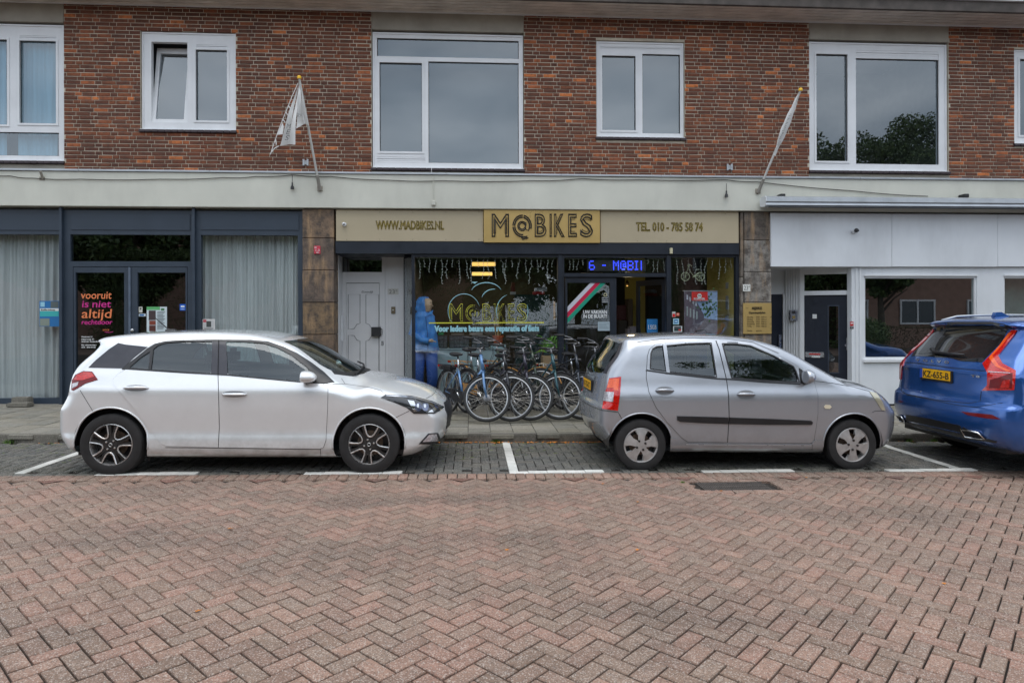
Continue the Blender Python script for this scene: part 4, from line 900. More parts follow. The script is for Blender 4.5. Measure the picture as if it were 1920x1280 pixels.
# wire bicycle ornament
wb = base('wire_bicycle', tuple(W(1298, 527, YF+.12)), 'small white wire bicycle ornament hanging in the right shop pane', 'ornament')
M_wire = mat('white_wire', lin(196, 204, 170), .5); YW_ = YF+.12
for px in (1285, 1312.5):
    c = W(px, 518.5, YW_); rad = .075; MB().tube([(c.x+rad*math.cos(i*.2856), YW_, c.z+rad*math.sin(i*.2856)) for i in range(22)], .005, 5, closed=True).build('wheel', M_wire, wb)
    for a in (0.6, 2.2, 1.4): MB().tube([(c.x-rad*math.cos(a), YW_, c.z-rad*math.sin(a)), (c.x+rad*math.cos(a), YW_, c.z+rad*math.sin(a))], .0025, 4).build('spoke', M_wire, wb)
P_ = lambda a, b: tuple(W(a, b, YW_))
for nm, pts in (('frame', [(1285, 518), (1290, 503), (1300, 517), (1311, 512), (1312, 518), (1300, 517)]), ('handlebar', [(1288, 498), (1294, 496), (1297, 499)]), ('fork', [(1290, 503), (1292, 497)]), ('saddle', [(1306, 505), (1311, 505)]), ('chain_guard', [(1298, 520), (1308, 517), (1306, 513)])): MB().tube([P_(*p) for p in pts], .005, 5).build(nm, M_wire, wb)
# LED display
ld = base('led_display', tuple(W(1156, 509, YF+.12)), 'black scrolling LED sign with glowing blue letters above the shop door', 'LED sign')
q = rc((1101, 486, 1211, 509), YF+.12); MB().box(q[0], q[2], YF+.12, YF+.17, q[1], q[3], b=.006).build('case', M_blackp, ld)
GLY = {'6': ['01110', '10000', '10000', '11110', '10001', '10001', '01110'], '-': ['00000', '00000', '00000', '01110', '00000', '00000', '00000'], 'M': ['10001', '11011', '10101', '10101', '10001', '10001', '10001'], '@': ['01110', '10001', '10111', '10101', '10111', '10000', '01110'], 'B': ['11110', '10001', '10001', '11110', '10001', '10001', '11110'], 'I': ['1110', '0100', '0100', '0100', '0100', '0100', '1110'], 'K': ['10', '10', '10', '10', '10', '10', '10'], ' ': ['000']*7}
m = MB(); m2 = MB(); ncol = 52; cols = []
for ch in '6 - M@BIK':
    g = GLY[ch]; wd = len(g[0])
    for c_ in range(wd):
        for _ in range(2 if ch in 'M@BI' and wd > 3 and False else 1): cols.append([g[r_][c_] == '1' for r_ in range(7)])
    cols.append([False]*7)
dx = (q[2]-q[0]-.06)/len(cols); dz = (q[3]-q[1]-.05)/7
for i, cc in enumerate(cols):
    for r_ in range(7):
        x_ = q[0]+.03+i*dx; z_ = q[3]-.025-(r_+1)*dz; (m if cc[r_] else m2).box(x_+dx*.08, x_+dx*.92, YF+.116, YF+.1195, z_+dz*.08, z_+dz*.92)
m.build('lit_diode', mat('blue_led', (.035, .07, .95), .5, emit=1.5, var=.05), ld, kind='stuff'); m2.build('dark_diode', mat('dark_led', (.05, .05, .06), .4), ld, kind='stuff')
# icicle fairy lights
M_fw = mat('fairy_wire', lin(226, 230, 222), .5); M_fb = mat('fairy_bulb', (.7, .72, .7), .3)
def fairy(px0, px1, py, Y, label, n, lmax):
    b = base('fairy_lights', tuple(W(px0, py, Y)), label, 'fairy lights')
    top = [tuple(W(px0+(px1-px0)*i/30, py+R.uniform(-.5, 1), Y)) for i in range(31)]; MB().tube(top, .0022, 4).build('cable', M_fw, b)
    for i in range(n):
        px = px0+(px1-px0)*(i+.5+R.uniform(-.2, .2))/n; L = R.choice((.35, .55, .8, 1.0))*lmax; k = max(3, int(L/5)); x = px; pts = [(px, py)]
        for j in range(k): x += R.gauss(0, 1.1); pts.append((x, py+L*(j+1)/k))
        m = MB(); m.tube([tuple(W(a, c_, Y)) for a, c_ in pts], .0024, 4)
        for a, c_ in pts[1:]:
            e = W(a, c_, Y); d = R.choice((-1, 1)); m.tube([tuple(e), (e.x+d*.018, e.y, e.z-.008)], .0035, 4)
        m.build('strand', M_fw, b)
fairy(779, 1044, 483, YF+.11, 'icicle fairy lights hanging along the top of the show window', 24, 48)
fairy(1061, 1098, 485, YF+.11, 'short fairy light strands left of the LED sign', 4, 20); fairy(1213, 1247, 485, YF+.11, 'short fairy light strands right of the LED sign', 4, 24)
fairy(1263, 1376, 484, YF+.14, 'fairy light strands hanging behind the wire bicycle', 10, 48)
good('fluorescent_fitting', (1090, 511.2, 1130, 512.6), YF+.4, .05, lin(206, 170, 120), 'thin lit looking cream batten just above the door beam', 'batten', b=.002)
# ------------------------------------------------------------------ small things on the facade
def camera_(px, py, Y, r, label, dark=False):
    b = base('security_camera', tuple(W(px, py, Y)), label, 'security camera'); c = W(px, py, Y)
    MB().lathe([(0, -.03), (r*1.1, -.03), (r*1.25, -.01), (r*1.25, 0)], 20, c=(c.x, Y, c.z)).build('mount', M_wpanel, b, ang=40)
    m = MB(); prof = [(0, -.05-r*2)] + [(r*math.sin(a), -.05-r-r*math.cos(a)) for a in (.4, .8, 1.2, 1.57, 2.0, 2.6)] + [(0, -.05)]
    m.lathe(prof, 20, c=(c.x, Y+.01, c.z)); m.build('head', M_blackp if dark else M_wpanel, b, True)
    MB().lathe([(0, -.004), (r*.45, -.004), (r*.5, .006)], 16, c=(c.x+r*.25, Y-.04-r*2, c.z-r*.25)).build('lens', M_blackp, b)
camera_(646, 421, YF-.03, .028, 'small white ball security camera on the beige sign panel')
camera_(1601, 433, YF-.1, .038, 'black dome security camera on the white fascia', True)
ms = base('fire_box_sign', tuple(W(595, 477, YF-.06)), 'small red white lettered plate on the brown stone pillar', 'plate')
q = rc((588.5, 461, 600.5, 476), YF-.06); MB().box(q[0], q[2], YF-.06, YF-.04, q[1], q[3], b=.006).build('plate', mat('red_plate', lin(206, 66, 84), .45), ms)
for i, (t, r) in enumerate((('BK', (590, 462.5, 594, 465.5)), ('1,3', (592, 467, 599, 471)), ('80', (593, 472.5, 598, 475)))): ftxt('text_line', t, r, YF-.063, M_wp, ms)
p = poster('house_number', (1393, 533, 1407, 546), YF-.055, lin(222, 222, 216), 'white 23A number plate on the grey stone pillar', 'house number')
ftxt('digits', '23', (1395, 535.5, 1402.5, 543.5), YF-.058, M_ink, p, off=-.001, ext=.0005); ftxt('letter', 'A', (1403.5, 535.5, 1406, 538.5), YF-.058, M_ink, p, ext=.0005)
p = poster('opening_hours_sign', (1393.5, 568, 1446.5, 625.5), YF-.062, lin(200, 178, 120), 'gold plate listing the opening hours on the grey stone pillar', 'sign', th=.012, mt=M_gold)
ftxt('text_line', 'M@BIKES', (1410, 575, 1429, 580), YF-.066, M_ol, p, off=.001); ftxt('text_line', 'Openingstijden', (1404, 584, 1435, 587.6), YF-.066, M_ol, p, off=.001)
for i, (a, b) in enumerate((('Maandag', '09:30 - 18:00 uur'), ('Dinsdag', '09:30 - 18:00 uur'), ('Woensdag', '09:30 - 18:00 uur'), ('Donderdag', '09:30 - 18:00 uur'), ('Vrijdag', '09:30 - 18:00 uur'), ('Zondag', 'gesloten'))):
    y = 593+i*4.25+(4 if i == 5 else 0); ftxt('text_line', a, (1401, y, 1401+[11, 10, 13, 14, 8, 9][i], y+2.4), YF-.066, M_ol, p, ext=.0005); ftxt('text_line', b, (1418, y, 1438 if i < 5 else 1428, y+2.4), YF-.066, M_ol, p, ext=.0005)
MB().tube([tuple(W(1398, 577.5, YF-.065)), tuple(W(1403, 577.5, YF-.065))], .002, 4).build('arrow', M_ol, p)
bt = base('broken_bracket', tuple(W(1258, 476, YF-.03)), 'torn pale foam bracket on the black lintel over the shop door', 'bracket')
q = rc((1255.5, 465, 1261, 476), YF-.03); MB().box(q[0], q[2], YF-.05, YF-.021, q[1], q[3], b=.008).build('foam', mat('foam', lin(196, 190, 160), .9, bump=.8, bscale=60), bt)
# cable strung along the ledge with two hanging lamp holders
def cable(pts, label, r=.006):
    P3 = []
    for (a, b), (c_, d_) in zip(pts[:-1], pts[1:]):
        for i in range(8): t = i/8; P3.append(tuple(W(a+(c_-a)*t, b+(d_-b)*t + 1.5*math.sin(math.pi*t), YF-.115)))
    P3.append(tuple(W(*pts[-1], YF-.115))); return tag(MB().tube(P3, r, 5).build('cable', M_blackp), label, 'cable')
cable([(-90, 326), (20, 330), (60, 334), (150, 336), (300, 336), (420, 333), (480, 331), (548, 328), (620, 331), (730, 338), (830, 339), (1000, 339), (1090, 335), (1200, 337), (1360, 337), (1420, 341), (1600, 358), (1740, 368)], 'long thin black cable strung along the pale concrete ledge')
for i, (px, py) in enumerate(((548, 354), (1362, 369))):
    b = base('lamp_holder', tuple(W(px, py, YF-.14)), ['black hanging lamp holder on the ledge left of the torn flag pole', 'black hanging lamp holder on the ledge left of the awning'][i], 'lamp holder')
    t = W(px, py-25, YF-.14); c = W(px, py-6, YF-.14); MB().tube([tuple(t), (c.x, c.y, c.z)], .005, 6).build('cord', M_blackp, b); MB().lathe([(0, -.06), (.03, -.06), (.026, -.02), (.014, 0), (.012, .05), (0, .055)], 14, 'z', (c.x, c.y, c.z)).build('socket', M_blackp, b, ang=40)
wb2 = base('junction_box', tuple(W(813, 385, YF-.14)), 'small white box with a vertical conduit on the ledge above the beige sign', 'junction box')
q = rc((809.5, 376, 816.5, 385), YF-.14); MB().box(q[0], q[2], YF-.145, YF-.101, q[1], q[3], b=.008).build('box', M_band, wb2); MB().tube([tuple(W(813, 377, YF-.115)), tuple(W(812, 331, YF-.115))], .006, 6).build('conduit', M_band, wb2)
tag(MB().tube([tuple(W(809, 314, YF-.02)), tuple(W(809, 324, YF-.14))], .004, 5).build('wire_stub', M_paper), 'short white wire stub sticking up over the ledge trim', 'wire')
b = base('pipe_bracket', tuple(W(78, 338, YF-.1)), 'old grey empty flag bracket on the ledge at the left', 'bracket')
c = W(78, 330, YF-.14); q = rc((74.5, 332, 84, 338), YF-.1); MB().box(q[0], q[2], YF-.11, YF-.1005, q[1], q[3]).build('plate', M_conc, b); MB().tube([(c.x, YF-.10, c.z-.05), (c.x, YF-.17, c.z+.07)], .02, 10).build('socket', M_conc, b)
# flags
def flagpole(p0, p1, Y0, Y1, label, lab2):
    b = base('flag_pole', tuple(W(p0[0], p0[1], Y0)), label, 'flag pole'); a = W(*p0, Y0); t = W(*p1, Y1)
    q = rc((p0[0]-5, p0[1]-8, p0[0]+5, p0[1]+1), YF-.1); MB().box(q[0], q[2], YF-.112, YF-.1005, q[1], q[3]).build('wall_plate', M_conc, b)
    s_ = a.lerp(t, .14); MB().tube([tuple(a), tuple(s_)], [.028, .026], 12).build('socket', mat('old_grey_metal', lin(140, 136, 128), .6, .2), b)
    MB().tube([tuple(a.lerp(t, .08)), tuple(t)], [.02, .017], 12).build('pole', mat('pole_white', lin(196, 196, 192), .4, var=.08, scale=4), b)
    m = MB().lathe([(0, 0), (.03, 0), (.034, .03), (.022, .05), (0, .055)], 12, 'z', (t.x, t.y, t.z-.01)); m.build('cap', mat('yellow_cap', lin(232, 182, 30), .4), b, ang=40)
    return a, t
a, t = flagpole((600, 357), (561, 147), YF-.13, YF-.65, 'white slanted flag pole left of the big window, with yellow tip', '')
M_flag = mat('flag_cloth', lin(222, 222, 220), .8, var=.05)
ff = base('flag', tuple(t), 'torn white flag with grey lettering hanging folded from the left pole', 'flag')
fp = lambda px, py, dy=0: W(px, py, YF-.62+dy)
m = MB()
Lf = [(560, 152, 0), (562, 152, .02), (573, 200, .12), (578, 233, .18), (571, 232, .10), (555, 240, .04), (553, 271, -.02), (541, 270, .05), (524, 273, -.03), (532, 240, .02), (545, 200, .02)]
c0 = fp(560, 152)
def strip(A, B, n=14, wv=.03, ph=0):
    base_ = len(m.v)
    for i in range(n+1):
        s = i/n
        for (P, Q) in (A, B): 
            v_ = fp(*P).lerp(fp(*Q), s); m.v.append((v_.x, v_.y+wv*math.sin(s*7+ph), v_.z))
    for i in range(n): k = base_+2*i; m.f.append((k, k+1, k+3, k+2))
strip(((560.5, 151), (553, 271, -.03)), ((561, 152), (541, 270, .08)), ph=0)
strip(((560, 152), (541, 270, .08)), ((560, 153), (524, 273, -.02)), ph=1)
strip(((561, 152), (555, 241, -.02)), ((562, 152), (571, 232, .12)), ph=2)
strip(((562, 153), (571, 232, .12)), ((562.5, 156), (579, 234, .02)), ph=.6, wv=.01)
m.build('cloth', M_flag, ff, True)
m = MB(); m.tube([tuple(fp(*p)) for p in ((559, 156), (548, 180), (534, 215), (524, 240), (514, 268), (507, 290))], .006, 5); m.tube([tuple(fp(*p)) for p in ((523, 274), (515, 278), (507, 288))], .008, 5)
for p0, p1 in (((540, 198), (544, 203)), ((536, 210), (539, 216)), ((530, 224), (535, 230)), ((517, 262), (518, 272))): m.tube([tuple(fp(*p0)), tuple(fp(*p1))], .008, 4)
m.poly([fp(530, 230), fp(532, 238), (fp(530, 252)), fp(519, 253)]); m.build('torn_hem', M_flag, ff, kind='stuff')
for i, (ch, px, py) in enumerate((('M', 537, 232), ('E', 536, 243), ('S', 534, 254))): 
    o = ftxt('letter', ch, (px, py, px+9, py+9), YF-.70, mat('grey_print', lin(110, 112, 112), .7), ff, shear=.3, ext=.0005)
ftxt('letter', 'SEW', (556, 213, 567, 219), YF-.68, MATS['grey_print'], ff, shear=-.2, ext=.0005)
a, t = flagpole((1421, 362), (1501, 170), YF-.13, YF-.65, 'white slanted flag pole beside the right window, with yellow tip', '')
fr_ = base('flag', tuple(t), 'white lettered flag rolled tight around the right pole', 'flag')
m = MB(); n = 16; 
for i in range(n+1):
    s = i/n; c = Vector(a).lerp(t, .96-.56*s); rr_ = .012+.045*math.sin(min(1, s*1.15)*math.pi)**.8*(.5+s) + .006; dn = -.05*s
    for j in range(12): q = 6.283*j/12; m.v.append((c.x+rr_*math.cos(q)*(1.2 if math.cos(q) < 0 else .8), c.y+rr_*.5*math.sin(q), c.z+dn+.012*math.sin(s*25+q*2)))
for i in range(n):
    for j in range(12): m.f.append((i*12+j, i*12+(j+1) % 12, (i+1)*12+(j+1) % 12, (i+1)*12+j))
m.build('cloth', M_flag, fr_, True)
m = MB()
for i in range(16): c = Vector(a).lerp(t, .50+.02*i); m.tube([(c.x-.055+R.uniform(-.01, .01), c.y-.035, c.z-.05), (c.x-.02, c.y-.04, c.z-.04+R.uniform(-.02, .02))], .003, 4)
m.build('print', MATS['grey_print'], fr_, kind='stuff')
# ================================================================== RIGHT SHOP
SR = base('storefront', (X(1700), YF, 0), 'white panelled shop front with blank fascia and low wall under its window', 'shop front')
YR = YF-.03
def rp(outer, holes, Y0, Y1, mt, name, par=None, b=0): return plate(MB(), rc(outer, Y0), [rc(h, Y0) for h in holes], Y0, Y1).build(name, mt, par or SR)
for a, b in ((1446, 1672), (1672.6, 1870.5), (1871, 2130)):
    q = rc((a, 396, b, 500), YF-.09); MB().box(q[0], q[2], YF-.09, YF+.0, q[1] if b > 1600 else q[1], ZB0-.03, b=.003).build('fascia_panel', M_wpanel, SR)
rp((1597, 501, 2130, 755), [(1620, 518, 1832, 672), (1882, 518, 2090, 672)], YR, YR+.14, M_wpanel, 'wall')
for (a, b) in ((1604, 1607), (1611, 1614)): q = rc((a, 503, b, 754), YR); MB().box(q[0], q[2], YR-.02, YR-.001, q[1], q[3]).build('batten', M_white, SR)
for r, gl_ in (((1620, 518, 1832, 672), glass('clear_shop_glass', (.62, .70, .70), .20)), ((1882, 518, 2090, 672), MATS['clear_shop_glass'])):
    q = rc(r, YR); wn_ = ringb(MB(), (q[0]+.035, q[1]+.03, q[2]-.035, q[3]-.035), .034, YR+.02, YR+.09).build('window', M_white, SR)
    MB().quad((q[0]+.03, YR+.05, q[1]+.03), (q[2]-.03, YR+.05, q[1]+.03), (q[2]-.03, YR+.05, q[3]-.03), (q[0]+.03, YR+.05, q[3]-.03)).build('pane', gl_, wn_)
    MB().box(q[0]-.02, q[2]+.02, YR-.05, YR+.02, q[1]-.06, q[1]-.002, b=.006).build('sill', M_white, wn_); MB().box(q[0], q[2], YR-.02, YR-.001, q[3]+.005, q[3]+.03).build('head_trim', M_white, wn_)
blk = (1870, 505, 2100, 690)
q = rc(blk, YF+.4); tag(MB().box(q[0], q[2], YF+.4, YF+.41, q[1], q[3]).build('roller_blind', mat('pale_green_blind', lin(176, 196, 190), .8)), 'pale green roller blind filling the rightmost shop window', 'blind')
q = rc((1590, 490, 1840, 690), YF+.9); tag(MB().box(q[0]-.6, q[2]+.1, YF+1.2, YF+1.22, 0, ZB0).build('screen', mat('dark_screen', (.02, .024, .024), .8)), 'dark screen wall behind the right shop window', 'screen')
# alcove : dark side door, ribbed post, intercom, angled front door
AL = base('house_entrance', (X(1530), YF+.4, 0), 'white recessed entrance with a dark blue front door and ribbed post', 'entrance')
zt_al = Z(500, 1520, YF-.09)
q0 = X(1445.5, YF)
YA = YF+.45
xA, xB, xC = X(1470, YA+.2), X(1498, YA), X(1598, YF+.1)
MB().box(q0, xC+.05, YF+.0, YF+1.3, zt_al, zt_al+.05).build('alcove_ceiling', M_wpanel, AL)
zf_ = zr-.05
def vp(p, q_, z0, z1, th, mt, name, par): return slab(p, q_, z0, z1, th, None, mt, par, name)
xs0 = X(1446, YF+.75); xs1 = X(1467, YF+.75)
sd_ = vp((xs0-.2, YF+.75), (xs1, YF+.75), zf_, Z(552, 1455, YF+.75), .05, mat('dark_blue_door', lin(28, 34, 46), .35, var=.1), 'side_door', AL)
vp((xs0-.3, YF+.76), (xs1+.1, YF+.76), Z(551.5, 1455, YF+.75), zt_al, .05, M_wpanel, 'side_door_head', AL)
vp((xs1+.002, YF+.72), (X(1472, YF+.72), YF+.72), zf_, Z(551, 1455, YF+.75), .04, M_white, 'side_door_jamb', AL)
q = rc((1459.5, 627, 1464.5, 652), YF+.73); MB().box(q[0], q[2], YF+.715, YF+.73, q[1], q[3], b=.004).build('handle_plate', M_steel, AL)
m = MB(); x0_, x1_ = X(1472, YF+.72), X(1500, YF+.5)
vp((x0_, YF+.72), (x1_, YF+.5), zf_, zt_al, .05, M_wpanel, 'ribbed_post', AL)
for i in range(6):
    s = (i+.5)/6; xx, yy = x0_+(x1_-x0_)*s, YF+.72-.22*s; MB().box(xx-.011, xx+.011, yy-.02, yy-.001, zf_, zt_al-.01).build('rib', M_white, AL)
# angled front door between (1500) and (1595)
pA = Vector((X(1500, YF+.5), YF+.5, 0)); pB = Vector((X(1597, YF+.12), YF+.12, 0)); dv = (pB-pA); Ld = dv.length; dv.normalize(); nv = Vector((dv.y, -dv.x, 0))
def onD(px, py):                 # point of the slanted door plane shown at (px, py)
    r_ = ray(px, py); n_ = nv; t_ = (pA-Vector((0, 0, 0))).dot(n_)/r_.dot(n_); p_ = EYEP+r_*t_; return (p_-pA).dot(dv), p_.z
MD = Matrix(((dv.x, -nv.x, 0, pA.x), (dv.y, -nv.y, 0, pA.y), (0, 0, 1, 0), (0, 0, 0, 1)))
def dpl(outer, holes, Y0, Y1, mt, name, par=AL):
    f_ = lambda r: (onD(r[0], (r[1]+r[3])/2)[0], onD((r[0]+r[2])/2, r[3])[1], onD(r[2], (r[1]+r[3])/2)[0], onD((r[0]+r[2])/2, r[1])[1])
    mb = plate(MB(), f_(outer), [f_(h) for h in holes], Y0, Y1); me = mb.mesh(name, mt); me.transform(MD); return link(name, me, par)
dpl((1500, 503, 1597, 745), [(1508, 514, 1593, 545), (1508, 553, 1593, 745)], -.03, .05, M_white, 'door_frame')
dpl((1508, 514, 1593, 545), [], .02, .025, MATS['black_glass'], 'transom_glass')
fd = dpl((1508.5, 553.5, 1592.5, 744), [], .01, .05, MATS['dark_blue_door'], 'front_door')
dpl((1552, 572, 1574, 700), [(1554, 574, 1572, 698)], -.003, .009, mat('door_bead', lin(52, 60, 74), .4), 'glass_bead', fd); dpl((1554, 574, 1572, 698), [], .004, .008, MATS['black_glass'], 'light', fd)
dpl((1510, 660, 1545, 669.5), [], -.004, .009, M_steel, 'letter_slot', fd); dpl((1517, 662.3, 1538, 665), [], -.008, -.005, mat('red_label', lin(190, 60, 56), .5), 'label_strip', fd); dpl((1522, 667, 1538, 670), [], -.012, -.006, M_paper, 'letter', fd)
dpl((1523.5, 589, 1531.5, 597), [], .004, .009, M_paper, 'number_plate', fd)
dpl((1587, 633, 1592, 657), [], -.006, .009, M_steel, 'handle_plate', fd); dpl((1584, 645, 1590, 649), [], -.03, -.007, M_steel, 'handle', fd)
ic = base('intercom', tuple(W(1488, 601, YF+.55)), 'silver intercom panel on the ribbed white post', 'intercom')
q = rc((1481.5, 581, 1495, 601), YF+.52); MB().box(q[0], q[2], YF+.515, YF+.57, q[1], q[3], b=.006).build('body', M_steel, ic); q = rc((1485, 583, 1492, 588), YF+.51); MB().box(q[0], q[2], YF+.51, YF+.5145, q[1], q[3]).build('screen', M_blackp, ic); q = rc((1485.5, 592, 1491, 597), YF+.51); MB().box(q[0], q[2], YF+.51, YF+.5145, q[1], q[3]).build('button', mat('amber', lin(150, 130, 80), .4), ic)
poster('sticker', (1594, 603, 1600.5, 611), YR-.003, lin(188, 36, 40), 'red warning sticker on the white post beside the dark blue door', 'sticker', [((1595, 605, 1600, 607), lin(230, 220, 220))])
poster('sticker', (1594, 612, 1600.5, 616.5), YR-.003, lin(30, 32, 36), 'small black sticker under the red warning sticker', 'sticker', [((1595, 613, 1599, 614.5), lin(160, 160, 160))])
# awning
aw = base('awning', (X(1700), YF-.25, Z(380)), 'long closed silver awning cassette across the right shop', 'awning')
x0_, x1_ = X(1434, YF-.3), XR
zt1, zt2 = Z(369, 1500, YF-.3), Z(389, 1500, YF-.3)
prof = [(-.38, zt1-.02), (-.34, zt1), (-.2, zt1+.01), (-.14, zt1-.03), (-.14, zt2+.04), (-.19, zt2+.02), (-.33, zt2), (-.37, zt2+.03), (-.36, zt2+.07), (-.385, zt2+.09)]
MB().prism([(x0_, YF+a, b) for a, b in prof], (x1_-x0_, 0, 0)).build('cassette', M_alu, aw, ang=50)
MB().prism([(x0_-.012, YF+a*1.01, b) for a, b in prof], (.011, 0, 0)).build('end_cap', M_wpanel, aw)
MB().box(x0_+.05, x1_, YF-.375, YF-.34, zt2-.012, zt2-.001).build('front_bar', M_dark, aw)
for px in (1465, 1808): c = W(px, 368, YF-.2); MB().box(c.x-.04, c.x+.05, YF-.26, YF-.101, c.z-.03, c.z+.035, b=.01).build('bracket', M_blackp, aw)
# ================================================================== CARS
from mathutils.geometry import delaunay_2d_cdt
class PC:      # smooth monotone curve through points
    def __init__(s, *pts):
        p = sorted(pts); s.x = np.array([a for a, b in p], float); s.y = np.array([b for a, b in p], float)
        h = np.diff(s.x); d = np.diff(s.y)/h; m = np.zeros(len(s.x)); m[0] = d[0]; m[-1] = d[-1]
        for i in range(1, len(d)):
            if d[i-1]*d[i] > 0: w1 = 2*h[i]+h[i-1]; w2 = h[i]+2*h[i-1]; m[i] = (w1+w2)/(w1/d[i-1]+w2/d[i])
        s.m = m
    def __call__(s, q):
        q = np.clip(q, s.x[0], s.x[-1]); i = np.clip(np.searchsorted(s.x, q)-1, 0, len(s.x)-2); h = s.x[i+1]-s.x[i]; t = (q-s.x[i])/h
        return (2*t**3-3*t**2+1)*s.y[i]+(t**3-2*t**2+t)*h*s.m[i]+(-2*t**3+3*t**2)*s.y[i+1]+(t**3-t**2)*h*s.m[i+1]
def smax(a, b, k): h = np.maximum(k-np.abs(a-b), 0)/k; return np.maximum(a, b)+h*h*k*.25
class Car:
    def __init__(s, name, label, loc, T, F_, B_, WP, SEC, BT, crown, fc=.16, rc_=.12, wheels=(), ra=.34, scale=1.0, rot=0, kr=.09, group=None):
        s.T, s.F, s.B, s.W, s.S, s.BT, s.cr = T, F_, B_, WP, SEC, BT, crown; s.fc, s.rc, s.kr = fc, rc_, kr; s.wheels = wheels; s.ra = ra
        s.root = empty(name, loc, label, 'car', group); s.root.rotation_euler = (0, SLOPE, rot); s.root.scale = (scale,)*3
        s.M = np.array(Matrix.Translation(loc) @ Matrix.Rotation(rot, 4, 'Z') @ Matrix.Rotation(SLOPE, 4, 'Y') @ Matrix.Scale(scale, 4)); s.Mi = np.linalg.inv(s.M); s.holes = []
        s.extra = None
    def f(s, P):
        x, y, z = P[:, 0], P[:, 1], P[:, 2]; ay = np.abs(y)
        a = ay - s.W(x) + s.S(z)
        b = (z - s.T(x) + s.cr(x)*y*y)*.8
        c = (x - s.F(z) + s.fc*y*y + .35*np.maximum(ay-.45, 0)**2*4*s.fc)*.8
        d = (s.B(z) + s.rc*y*y + np.maximum(ay-.5, 0)**2*1.2*s.rc - x)*.8
        e = s.BT(x) - z
        r = smax(a, b, s.kr); r = smax(r, smax(c, d, .02), .10); r = smax(r, e, .06)
        if s.extra: r = s.extra(r, x, y, z)
        return r
    def grad(s, P):
        e = 1e-3; g = np.empty_like(P)
        for i in range(3): d = np.zeros(3); d[i] = e; g[:, i] = (s.f(P+d)-s.f(P-d))/(2*e)
        return g
    def newton(s, P, n=4):
        for _ in range(n): g = s.grad(P); P = P - (s.f(P)/np.maximum((g*g).sum(1), .05))[:, None]*g
        return P
    def nrm(s, P): g = s.grad(P); return g/np.maximum(np.linalg.norm(g, axis=1), 1e-6)[:, None]
    # ---- projections
    def to2d(s, P, mode):
        if mode == 'cam':
            Q = P @ s.M[:3, :3].T + s.M[:3, 3] - np.array(EYEP); z = Q @ np.array(F)
            return np.stack([960+FPX*(Q @ np.array(RV))/z, 590-FPX*(Q @ np.array(UV))/z], 1)
        i = {'side': (0, 2), 'far': (0, 2), 'top': (0, 1), 'front': (1, 2), 'rear': (1, 2)}[mode]; return P[:, i]
    def rays(s, uv, mode):
        uv = np.asarray(uv, float); n = len(uv)
        if mode == 'cam':
            D = np.array(F)[None]+np.array(RV)[None]*((uv[:, :1]-960)/FPX)-np.array(UV)[None]*((uv[:, 1:]-590)/FPX)
            O = (np.array(EYEP)-s.M[:3, 3]) @ s.Mi[:3, :3].T; return np.repeat(O[None], n, 0), D @ s.Mi[:3, :3].T, 3.5, 11.5
        O = np.zeros((n, 3)); D = np.zeros((n, 3))
        if mode == 'side': O[:, 0] = uv[:, 0]; O[:, 2] = uv[:, 1]; O[:, 1] = -1.4; D[:, 1] = 1
        if mode == 'top': O[:, :2] = uv; O[:, 2] = 2.2; D[:, 2] = -1
        if mode == 'front': O[:, 1:] = uv; O[:, 0] = 4.8; D[:, 0] = -1
        if mode == 'rear': O[:, 1:] = uv; O[:, 0] = -1.8; D[:, 0] = 1
        return O, D, 0, 4.0
    def lift(s, uv, mode):
        O, D, a, b = s.rays(uv, mode); L = np.linalg.norm(D, axis=1).mean(); K = int((b-a)*L/.05); ts = np.linspace(a, b, K); V = np.stack([s.f(O+D*t) for t in ts])
        neg = V < 0; has = neg.any(0); k = np.where(has, neg.argmax(0), V.argmin(0)); k = np.maximum(k, 1); lo = ts[k-1].copy(); hi = ts[k].copy()
        for _ in range(18):
            mid = (lo+hi)/2; ng = s.f(O+D*mid[:, None]) < 0; hi = np.where(ng, mid, hi); lo = np.where(ng, lo, mid)
        P = O+D*np.where(has, hi, ts[k])[:, None]
        return np.where(has[:, None], P, s.newton(P, 6))
    def patch(s, poly, mode, off, step=None, skirt=0.0, mirror=True):
        """flat outline -> skin lying on the body; returns list of (verts, faces, normals)"""
        if step is None: step = 5.0 if mode == 'cam' else .035
        pts = []; n = len(poly)
        for i in range(n):
            a = Vector(poly[i]); b = Vector(poly[(i+1) % n]); k = max(1, int((b-a).length/step+.5))
            for j in range(k): pts.append(a.lerp(b, j/k))
        nb = len(pts); xs = [p.x for p in pts]; ys = [p.y for p in pts]; inner = []
        x = min(xs)+step*.5
        while x < max(xs):
            y = min(ys)+step*.5
            while y < max(ys):
                if pip((x, y), poly) and edist((x, y), poly) > step*.45: inner.append(Vector((x, y)))
                y += step
            x += step
        co, _, fc, *_r = delaunay_2d_cdt(pts+inner, [], [list(range(nb))], 1, 1e-6)
        uv = np.array([c[:] for c in co]); P = s.lift(uv, mode); N = s.nrm(P); V = (P+N*off); fcs = [list(q) for q in fc]
        cnt = {}
        for q in fcs:
            for i in range(len(q)): e = (q[i], q[(i+1) % len(q)]); cnt[e] = 1
        v = V.tolist(); nn = N.tolist()
        if skirt:
            mp_ = {}
            for (a, b) in list(cnt):
                if (b, a) not in cnt:
                    for w_ in (a, b):
                        if w_ not in mp_: mp_[w_] = len(v); v.append((V[w_]-N[w_]*skirt).tolist()); nn.append(N[w_].tolist())
                    fcs.append([b, a, mp_[a], mp_[b]])
        # orient outward
        sm = 0; vv = np.array(v); na = np.array(nn)
        for q in fcs[:400]:
            if max(q) < len(V): sm += np.dot(np.cross(vv[q[1]]-vv[q[0]], vv[q[2]]-vv[q[0]]), na[q[0]])
        if sm < 0: fcs = [q[::-1] for q in fcs]
